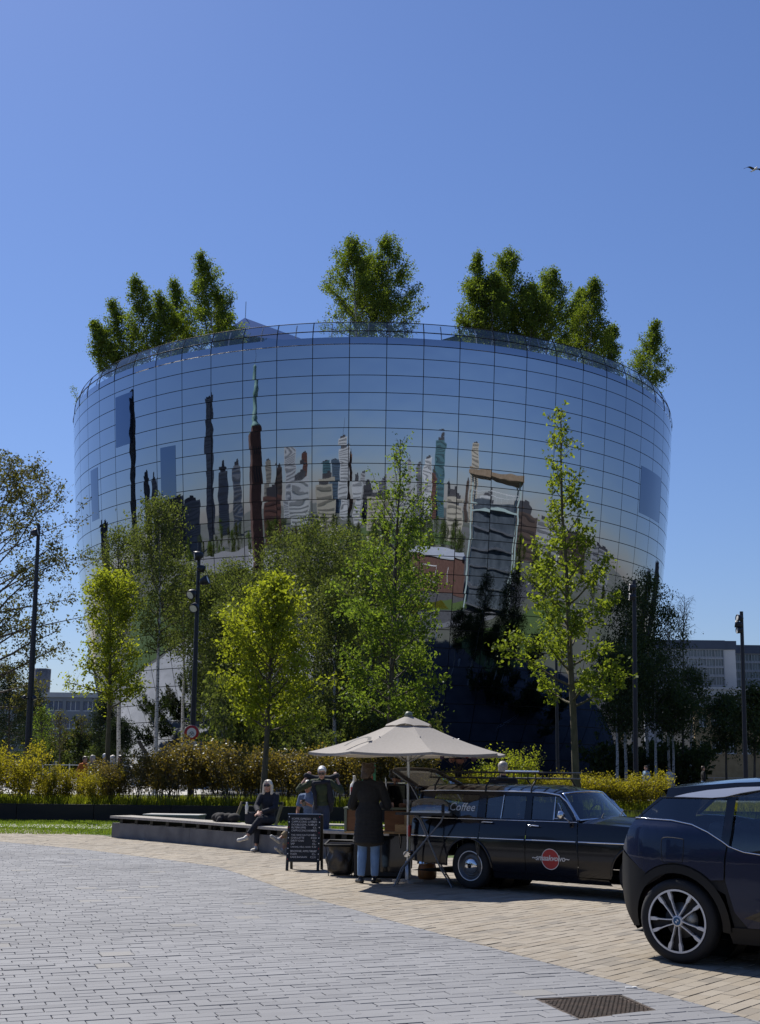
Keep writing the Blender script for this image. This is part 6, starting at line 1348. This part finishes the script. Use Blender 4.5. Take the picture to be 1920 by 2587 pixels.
# A-board menu
p = (G(722, 2201) + G(805, 2199)) / 2; ab = thing('menu_board', 'black A-frame chalkboard with white handwritten coffee menu', 'sign', (p.x, p.y, 0), R(-3)); tilt = R(11); Hb = .90; Wb = .545
Mf = Matrix.Rotation(-tilt, 4, 'X'); Mr = Matrix.Translation((.03, .36, 0)) @ Matrix.Rotation(tilt, 4, 'X')
for Mx, nm in ((Mf, 'front'), (Mr, 'back')):
    for x in (-Wb / 2 + .02, Wb / 2 - .02): b = MB(); b.box((x, 0, Hb / 2), (.045, .03, Hb), M=Mx, bev=.004); b.build('leg', M['black_trim'], ab)
    for z in (Hb - .02, .16): b = MB(); b.box((0, 0, z), (Wb - .09, .028, .045), M=Mx); b.build('frame_rail', M['black_trim'], ab)
    b = MB(); b.box((0, .004, (Hb + .14) / 2), (Wb - .085, .010, Hb - .18), M=Mx); b.build('chalkboard', M['gloss_black'] if nm == 'x' else M['cabinet'], ab)
b = MB(); b.box((0, -.002, Hb + .006), (Wb + .01, .04, .014), M=Mf); b.build('top_edge', M['steel'], ab)
M['chalk'] = mat('chalk', (.66, .66, .66), .9)
menu = [('KOFFIE, ESPRESSO', '€3,-'), ('CAPPUCCINO, LATTE', '€3,75'), ('DOUBLE ESPR., FLAT', '€4,25'), ('FILTERKOFFIE', '€3,-'), ('CAPPUCCINO HAVER', '€3,75'), None, ('THEE, VERSE MUNT/GEMBER', '€3,-'), ('CHAI LATTE', '€4,50'), ('DIRTY CHAI', '€5,-'), ('SAP', '€2,-'), ('CARAMEL, MELK, HAVER', '€,50'), None, ('BROWNIE, APPELTAART', '€3,50'), ('TOSTI', '€5,-'), ('CAKE BANAAN', '€2,50')]
z = Hb - .085
for ln in menu:
    if ln is None: z -= .022; continue
    for s, x, al in ((ln[0], -Wb / 2 + .06, 'LEFT'), (ln[1], Wb / 2 - .06, 'RIGHT')):
        sz = .043 if len(s) < 20 else .033; me = text_mesh(s, sz, .0006, al, spacing=.92); me.transform(Mf @ Matrix.Translation((x, -.006, z)) @ Matrix.Rotation(math.pi / 2, 4, 'X')); obj('chalk_line', me, M['chalk'], ab)
    z -= .0475
rgd = np.random.default_rng(9)
for i in range(9):
    for s in (-1, 1): b = MB(); b.lathe([(.001, .001), (.009, .0)], 10, Mf @ Matrix.Translation((s * (Wb / 2 - .021), -.0165, .18 + i * .085)) @ Matrix.Rotation(math.pi / 2, 4, 'X')); b.build('dot', M['white'] if (i + (s > 0)) % 3 else M['red'], ab)
# bin bag in its frame
p = G(862, 2214); tb = thing('bin_bag', 'dark plastic bin bag hanging in a square rim stand', 'trash bag', (p.x, p.y + .18, 0), R(-8))
def bagf(u, v):
    a = 2 * math.pi * u; sq = 1 / max(abs(math.cos(a)), abs(math.sin(a))); rr = (.17 + .02 * math.sin(5 * a) + .012 * math.sin(11 * a + 4 * v)) * (1 - v) ** .0
    r_ = np.interp(v, [0, .12, .5, .85, .93, 1], [.12, .22, .24, .20, .20, .21]) * (1 + .07 * math.sin(5 * a + 6 * v) + .04 * math.sin(9 * a - 8 * v)); k = min(1, max(0, (v - .75) / .2)); r_ = r_ * (1 - k) + .205 * min(sq, 1.32) * k
    return (r_ * math.cos(a), .85 * r_ * math.sin(a), .01 + .46 * v)
M['bag'] = mat('bag', (.02, .019, .018), .28, col2=(.05, .042, .035), vscale=6, bump=.8, bscale=14, bdist=.02)
b = MB(); b.grid(bagf, 40, 18); b.build('bag', M['bag'], tb)
rim = [(-.24, -.20), (.24, -.20), (.24, .20), (-.24, .20), (-.24, -.20)]; b = MB(); b.tube([(x, y, .46 + .05 * (y > 0)) for x, y in rim], .022, 8, cap=False); b.build('rim', M['rubber'], tb)
for x, y in rim[:4]: b = MB(); b.tube([(x * .95, y * .95, .46), (x * .75, y * .75, 0)], .007, 6); b.build('leg', M['dark'], tb)
# coffee cart
p = G(967, 2219); ct = thing('coffee_cart', 'coffee cart with brown wooden counter box on a black cabinet', 'cart', (p.x, p.y + .32, 0), R(-6))
b = MB(); b.box((0, 0, .34), (.84, .58, .64), bev=.012); b.build('cabinet', M['cabinet'], ct)
b = MB(); b.box((.19, -.291, .36), (.40, .012, .54), bev=.004); b.build('cabinet_door', M['gloss_black'], ct)
b = MB(); b.box((.16, 0, .675), (1.46, .64, .03), bev=.004); b.build('tray', M['wood_warm'], ct)
for x0, x1, m_ in ((-.545, -.32, 'wood_brown'), (-.30, .02, 'wood_brown'), (.04, .88, 'wood_brown')): b = MB(); b.box(((x0 + x1) / 2, -.29, .85), (x1 - x0 - .02, .02, .30)); b.build('front_panel', M[m_], ct)
for x in (-.555, .885):
    for y in (-.30, .30): b = MB(); b.box((x, y, .855), (.04, .04, .36), bev=.004); b.build('corner_post', M['green_frame'], ct)
b = MB(); b.box((-.555, 0, .85), (.02, .56, .30)); b.build('side_panel', M['wood_brown'], ct)
b = MB(); b.box((.165, 0, 1.035), (1.50, .68, .028), bev=.006); b.build('counter_top', M['green_frame'], ct)
for x in (-.36, .36):
    for y in (-.22, .22): b = MB(); b.lathe([(.001, -.015), (.03, -.015), (.03, .015), (.001, .015)], 14, Matrix.Translation((x, y, .03)) @ Matrix.Rotation(math.pi / 2, 4, 'X')); b.build('castor', M['rubber'], ct)
b = MB(); b.box((.06, -.295, .655), (.12, .004, .05)); b.build('label_plate', M['white'], ct)
MC = Matrix.Translation(ct.location) @ Matrix.Rotation(R(-6), 4, 'Z')
def on_cart(name, label, cat, x, y, z=1.049, rz=0.0, group=None): q = MC @ Vector((x, y, z)); return thing(name, label, cat, q, R(-6) + rz, group)
# tall white bottle with red triangle label
o = on_cart('display_bottle', 'tall white display bottle with a red triangle label on the cart', 'bottle', -.46, -.05)
b = MB(); b.lathe([(.001, 0), (.062, .002), (.062, .02), (.066, .30), (.060, .34), (.028, .385), (.022, .40), (.022, .46), (.026, .465), (.024, .475), (.001, .48)], 24); b.build('body', M['white'], o)
b = MB(); Mt = Matrix.Translation((0, -.0, 0)); pts = [(-.055, .30), (.055, .30), (-.045, .12)]
b.grid(lambda u, v: (.0672 * math.sin(-.95 + 1.9 * u * (v) + 0), -.0672 * math.cos(-.95 + 1.9 * u * v), .10 + .20 * v), 8, 6); b.build('label', M['red'], o)
# green sign
o = on_cart('price_sign', 'green card sign reading iced coffee standing on the cart', 'sign', -.26, .22); M['sign_green'] = mat('sign_green', (.05, .24, .14), .6)
b = MB(); b.box((0, 0, .50), (.22, .012, .30), bev=.004); b.build('card', M['sign_green'], o); b = MB(); b.tube([(0, .01, 0), (0, .01, .40)], .008, 6); b.lathe([(.001, 0), (.06, 0), (.06, .012), (.001, .014)], 16); b.build('stand', M['steel'], o)
for i, s in enumerate(('ICED', 'COFFEE')): put_text(s, .062, M['dark'], o, Matrix.Translation((0, -.008, .575 - .06 * i)) @ Matrix.Rotation(math.pi / 2, 4, 'X'), align='CENTER')
b = MB(); b.lathe([(.001, 0), (.03, 0), (.038, .09), (.001, .09)], 12, Matrix.Translation((.03, -.010, .385)) @ Matrix.Scale(.12, 4, (0, 1, 0))); b.build('cup_picture', M['sticker_red'], o)
# espresso machine, lever group, cups, jars
o = on_cart('espresso_machine', 'black espresso machine with chrome lever beside the barista', 'coffee machine', .16, .12)
b = MB(); b.box((0, 0, .19), (.42, .34, .34), bev=.03); b.build('body', M['gloss_black'], o); b = MB(); b.box((0, -.02, .37), (.38, .32, .03), bev=.008); b.build('cup_tray', CH, o)
b = MB(); b.tube([(-.1, -.20, .22), (-.1, -.24, .30), (-.12, -.22, .46)], .012, 8); b.build('lever', CH, o); b = MB(); b.lathe([(.001, 0), (.035, 0), (.035, .05), (.001, .05)], 14, Matrix.Translation((-.1, -.20, .17))); b.tube([(-.1, -.21, .19), (-.1, -.36, .17)], .014, 6); b.build('portafilter', CH, o)
rgc = np.random.default_rng(4); cm = [('white', .035, .09), ('steel', .04, .11), ('concrete', .045, .12), ('wood_warm', .03, .07)]
for i, (x, y, k, lb) in enumerate([(.42, -.20, 1, 'steel milk jug on the counter beside the espresso machine'), (.50, -.16, 2, 'grey canister on the counter next to the steel jug'), (.57, -.20, 0, 'white paper cup at the counter edge by the parasol pole'), (-.08, -.22, 3, 'small brown cup in front of the customer'), (.36, -.08, 2, 'dark storage jar behind the steel jug')]):
    m_, r_, h_ = cm[k]; o = on_cart('cup' if k in (0, 3) else 'jar', lb, 'cup' if k in (0, 3) else 'jar', x, y); b = MB(); b.lathe([(.001, 0), (r_ * .85, 0), (r_, h_), (r_ * .9, h_), (r_ * .8, .01), (.001, .012)], 16); b.build('body', M[m_], o); b = MB(); b.lathe([(r_ * 1.02, h_ - .004), (r_ * 1.03, h_ + .006), (r_ * .9, h_ + .005)], 16); b.build('rim', M[m_], o)
# open wooden box on a fold-out shelf
o = on_cart('wooden_box', 'light wooden box with its hinged lid open in front of the cart', 'box', .44, -.56, .70, R(-8)); bx_ = o
for (c, d) in (((0, 0, .008), (.36, .24, .014)), ((0, -.115, .055), (.36, .012, .11)), ((0, .115, .055), (.36, .012, .11)), ((-.175, 0, .055), (.012, .22, .11)), ((.175, 0, .055), (.012, .22, .11))): b = MB(); b.box(c, d); b.build('board', M['wood_warm'], o)
b = MB(); b.box((.05, .14, .20), (.30, .014, .20), M=Matrix.Rotation(-.15, 4, 'X')); b.build('lid', M['wood_warm'], o)
b = MB(); b.box((.44, -.50, .69), (.42, .44, .016)); b.build('fold_out_shelf', M['wood_warm'], ct); b = MB(); b.tube([(.30, -.60, .684), (.30, -.30, .45)], .010, 6); b.tube([(.52, -.60, .684), (.52, -.30, .45)], .010, 6); b.build('shelf_bracket', M['steel'], ct)
M['tube_grey'] = mat('tube_grey', (.16, .165, .175), .4, metal=.5)
# ironing board used as a table, roll-top cover on it
p = G(1070, 2240); ir = thing('ironing_board', 'ironing board with crossed grey tube legs used as a side table', 'table', (p.x, p.y, 0), R(-8)); zt = 1.02
b = MB(); b.add([(x, y, z_) for z_ in (zt - .03, zt) for x, y in [(-.40, -.10), (-.30, -.18), (.42, -.18), (.42, .18), (-.30, .18), (-.40, .10)]], [(5, 4, 3, 2, 1, 0), (6, 7, 8, 9, 10, 11)] + [(i, (i + 1) % 6, (i + 1) % 6 + 6, i + 6) for i in range(6)]); b.build('board_top', M['black_trim'], ir)
for y, s in ((-.16, 1), (.16, 1)):
    b = MB(); b.tube([(.30, y, zt - .03), (.26, y, .90), (-.30, y, .25), (-.36, y - .0, .10), (-.40, y * 1.25, .012)], .0125, 8); b.build('leg', M['tube_grey'], ir)
    b = MB(); b.tube([(-.12, y * .8, zt - .03), (-.05, y * .8, .93), (.26, y * .8, .25), (.36, y * .8, .10), (.42, y * 1.1, .012)], .0125, 8); b.build('leg', M['tube_grey'], ir)
for x, z_ in ((-.335, .17), (.31, .17), (.0, .62)): b = MB(); b.tube([(x, -.16, z_), (x, .16, z_)], .009, 6); b.build('crossbar', M['tube_grey'], ir)
MI = Matrix.Translation(ir.location) @ Matrix.Rotation(R(-8), 4, 'Z')
o = thing('cake_cover', 'grey translucent roll-top cover on the ironing board table', 'food cover', MI @ Vector((.10, 0, zt)), R(-8)); M['smoke'] = glass_mat('smoke', (.60, .60, .59), .16, .12)
b = MB(); b.box((0, 0, .014), (.56, .30, .026), bev=.008); b.build('tray', M['white'], o)
b = MB(); b.grid(lambda u, v: ((.265 * (2 * u - 1)), -.14 * math.cos(math.pi * v), .03 + .175 * math.sin(math.pi * v) * (1 - .35 * abs(2 * u - 1) ** 4)), 12, 14)
for s in (-1, 1): b.add([(s * .265, -.14 * math.cos(math.pi * k / 12), .03 + .65 * .175 * math.sin(math.pi * k / 12)) for k in range(13)], [tuple(range(13)) if s < 0 else tuple(range(12, -1, -1))])
b.build('hood', M['smoke'], o); b = MB(); b.tube([(.19, -.15, .01), (.19, -.152, .05), (.19, -.12, .12)], .022, 8); b.build('clip', M['rubber'], o)
rgk = np.random.default_rng(8)
for i in range(3): k_ = thing('cake', ['round brown cake under the smoky cover', 'golden loaf cake under the smoky cover', 'pale pastry pile under the smoky cover'][i], 'cake', MI @ Vector((-.05 + .13 * i, .02, zt + .028)), 0); b = MB(); b.lathe([(.001, 0), (.055, 0), (.06, .02), (.055, .055), (.03, .066), (.001, .068)], 14); b.build('crumb', M[['wood_brown', 'wood_warm', 'wood_grey'][i]], k_); b = MB(); b.lathe([(.052, .057), (.03, .07), (.001, .072)], 14); b.build('glaze', M[['timber', 'wood_brown', 'white'][i]], k_)
# leather pot and chrome kettle lid below
p = G(1080, 2222); o = thing('leather_basket', 'orange-brown leather basket on the paving under the table', 'basket', (p.x, p.y + .12, 0)); M['leather'] = mat('leather', (.33, .13, .03), .5, col2=(.20, .09, .03), vscale=6, bump=.4, bscale=15)
b = MB(); b.lathe([(.001, .0), (.12, .0), (.142, .03), (.145, .14), (.125, .22), (.11, .235), (.10, .22)], 24); b.build('body', M['leather'], o); b = MB(); b.tube([(-.11, 0, .21), (-.14, 0, .27), (-.10, 0, .30)], .010, 6); b.build('handle', M['dark'], o)
o2 = thing('chrome_bowl', 'upturned chrome bowl resting on the leather basket', 'bowl', (p.x - .03, p.y + .12, .225)); b = MB(); b.lathe([(.125, .0), (.122, .03), (.10, .075), (.05, .10), (.001, .105)], 24); b.build('shell', CH, o2); b = MB(); b.lathe([(.128, .0), (.128, .008), (.10, .008)], 24); b.build('rim', CH, o2)
# parasol
p = G(1030, 2229); apex = at(1030, 1806, p.y).z; rimz = at(1030, 1903, p.y).z; pa = thing('parasol', 'large taupe octagonal parasol on a steel pole over the coffee cart', 'parasol', (p.x, p.y, 0), R(11)); RP = 1.52
M['canvas'] = mat('canvas', (.36, .33, .295), .85, col2=(.40, .37, .335), vscale=30, bump=.2, bscale=200, bdist=.002)
_c = M['canvas'].node_tree; _b = _c.nodes['Principled BSDF']; _o = [n for n in _c.nodes if n.type == 'OUTPUT_MATERIAL'][0]; _t = _c.nodes.new('ShaderNodeBsdfTranslucent'); _t.inputs[0].default_value = (.30, .26, .21, 1); _m = _c.nodes.new('ShaderNodeMixShader'); _m.inputs[0].default_value = .22; _c.links.new(_b.outputs[0], _m.inputs[1]); _c.links.new(_t.outputs[0], _m.inputs[2]); _c.links.new(_m.outputs[0], _o.inputs[0])
b = MB(); b.tube([(0, 0, 0), (0, 0, apex - .03)], .021, 12); b.build('pole', M['alu'], pa)
b = MB(); b.box((0, 0, .02), (.46, .07, .04)); b.box((0, 0, .022), (.07, .46, .04)); b.lathe([(.04, .04), (.04, .3), (.024, .31)], 12); b.build('base', M['steel'], pa)
cor = lambda k: (RP * math.cos(2 * math.pi * k / 8), RP * math.sin(2 * math.pi * k / 8)); r_v = .30
def canopy(k):
    (x0, y0), (x1, y1) = cor(k), cor(k + 1)
    def f(u, v):
        x = x0 + (x1 - x0) * u; y = y0 + (y1 - y0) * u; t = r_v / RP + (1 - r_v / RP) * v; sag = -.035 * math.sin(math.pi * v) - .025 * math.sin(math.pi * u) * v; ins = 1 - .03 * math.sin(math.pi * u) * v
        return (x * t * ins, y * t * ins, apex - .06 - (apex - .06 - rimz) * t + sag)
    return f
for k in range(8):
    b = MB(); b.grid(canopy(k), 8, 10); b.build('canopy_panel', M['canvas'], pa)
    (x0, y0), (x1, y1) = cor(k), cor(k + 1); f_ = canopy(k)
    b = MB(); b.grid(lambda u, v: (f_(u, 1)[0], f_(u, 1)[1], f_(u, 1)[2] - .035 * v), 8, 1); b.build('hem', M['canvas'], pa)
    b = MB(); b.tube([(x0 * .02, y0 * .02, apex - .11), (x0 * .5, y0 * .5, (apex - .06 + rimz) / 2 - .075), (x0 * .99, y0 * .99, rimz - .02)], .010, 6); b.tube([(x0 * .02, y0 * .02, rimz - .12), (x0 * .52, y0 * .52, apex - .06 - (apex - .06 - rimz) * .52 - .02)], .008, 6); b.build('rib', M['steel'], pa)
    def fv(u, v, x0=x0, y0=y0, x1=x1, y1=y1):
        x = x0 + (x1 - x0) * u; y = y0 + (y1 - y0) * u; t = (.02 + .98 * v) * .36 / RP; return (x * t, y * t, apex - .005 - .165 * v + .03 * v * math.sin(math.pi * u) * (1 if k % 2 else .2))
    b = MB(); b.grid(fv, 6, 4); b.build('vent_flap', M['canvas'], pa)
b = MB(); b.lathe([(.001, .05), (.04, .045), (.06, .01), (.062, -.02), (.03, -.03)], 16, Matrix.Translation((0, 0, apex))); b.build('finial', M['green_frame'], pa)
# dark tie strap lying on the canopy
cf = lambda x, y: (x, y, apex - .06 - (apex - .06 - rimz) * min(1, math.hypot(x, y) / (RP * .955)) + .012)
b = MB(); pts = [(-1.08, -.62), (-.98, -.50), (-.86, -.42), (-.74, -.45), (-.70, -.56), (-.74, -.70)]; w_ = .028
for (ax_, ay2), (bx2, by2) in zip(pts[:-1], pts[1:]):
    d_ = Vector((bx2 - ax_, by2 - ay2, 0)).normalized(); n_ = Vector((-d_.y, d_.x, 0)) * w_; b.add([cf(ax_ - n_.x, ay2 - n_.y), cf(bx2 - n_.x, by2 - n_.y), cf(bx2 + n_.x, by2 + n_.y), cf(ax_ + n_.x, ay2 + n_.y)], [(0, 1, 2, 3)])
b.build('tie_strap', M['dark'], pa)
# dried flowers on the roof rack
MV = Matrix.Translation(vol.location) @ Matrix.Rotation(TH, 4, 'Z'); q = MV @ Vector((-.80, .15, 1.525)); o = thing('flower_bunch', 'bunch of dried pink and red flowers standing on the roof rack', 'flowers', q); rgf = np.random.default_rng(12)
b = MB(); b.lathe([(.001, 0), (.05, 0), (.06, .10), (.05, .10), (.001, .02)], 14); b.build('pot', M['cabinet'], o); b = MB(); tipsf = []
for i in range(16): t_ = Vector((rgf.normal(0, .13), rgf.normal(0, .10), rgf.uniform(.20, .40))); b.tube([(0, 0, .05), t_ * .6 + Vector((0, 0, .04)), t_], .003, 4); tipsf.append(t_)
b.build('stems', M['bark'], o); fm = [mat('bloom_pink', (.32, .16, .13), .8), mat('bloom_violet', (.13, .09, .16), .8), mat('bloom_cream', (.40, .34, .26), .8)]
for i, t_ in enumerate(tipsf): b = MB(); r_ = rgf.uniform(.025, .05); b.ell(t_, (r_, r_, r_ * .8), 8, 6); b.ell(t_ + Vector((r_ * .6, 0, .01)), (r_ * .6,) * 3, 7, 5); b.ell(t_ + Vector((-r_ * .5, r_ * .4, .012)), (r_ * .6,) * 3, 7, 5); b.build('bloom', M['red'] if i == 3 else fm[i % 3], o)
# luggage tray item on the rack near the man; small things on the ground and in the air
p = at(262, 1975, 45.5); bo = thing('bollard', 'red and white striped bollard beyond the hedge', 'bollard', (p.x, 45.5, UP))
for k in range(6): b = MB(); b.lathe([(.055, k * .19), (.055, k * .19 + .189)], 14); b.build('stripe', M['red'] if k % 2 else M['white'], bo)
b = MB(); b.lathe([(.055, 1.14), (.045, 1.17), (.001, 1.18)], 14); b.build('cap', M['red'], bo)
p = at(1906, 428, 60); bi = thing('bird', 'gull gliding in the clear sky', 'bird', p, R(20))
bs = MB()
for s in (-1, 1):
    bs.grid(lambda u, v: (s * (.05 + .62 * u), (.10 - .20 * v) * (1 - .75 * u ** 1.5) + .05 * u, .10 * math.sin(math.pi * min(1, u * 1.2) * .75) - .22 * max(0, u - .45)), 12, 3)
bs.build('wings', M['city_dark'], bi); bb = MB(); bb.ell((0, 0, 0), (.065, .22, .06), 12, 10); bb.ell((0, -.20, .03), (.035, .06, .035), 10, 8); bb.build('body', M['white'], bi)
b = MB(); b.add([(-.03, .18, 0), (.03, .18, 0), (.07, .32, .01), (-.07, .32, .01), (0, .2, .03)], [(0, 1, 2, 3), (0, 4, 1)]); b.build('tail', M['white'], bi)
lt = G(1594, 2496.5); o = thing('cigarette_paper', 'small scrap of white paper on the paving edge', 'litter', (lt.x, lt.y, .003), R(4)); b = MB(); b.box((0, 0, .003), (.085, .02, .006), bev=.002); b.build('scrap', M['white'], o)
b = MB(); b.box((.03, 0, .0075), (.03, .022, .003)); b.build('fold', M['white'], o)

bpy.data.scenes.remove(LAB)
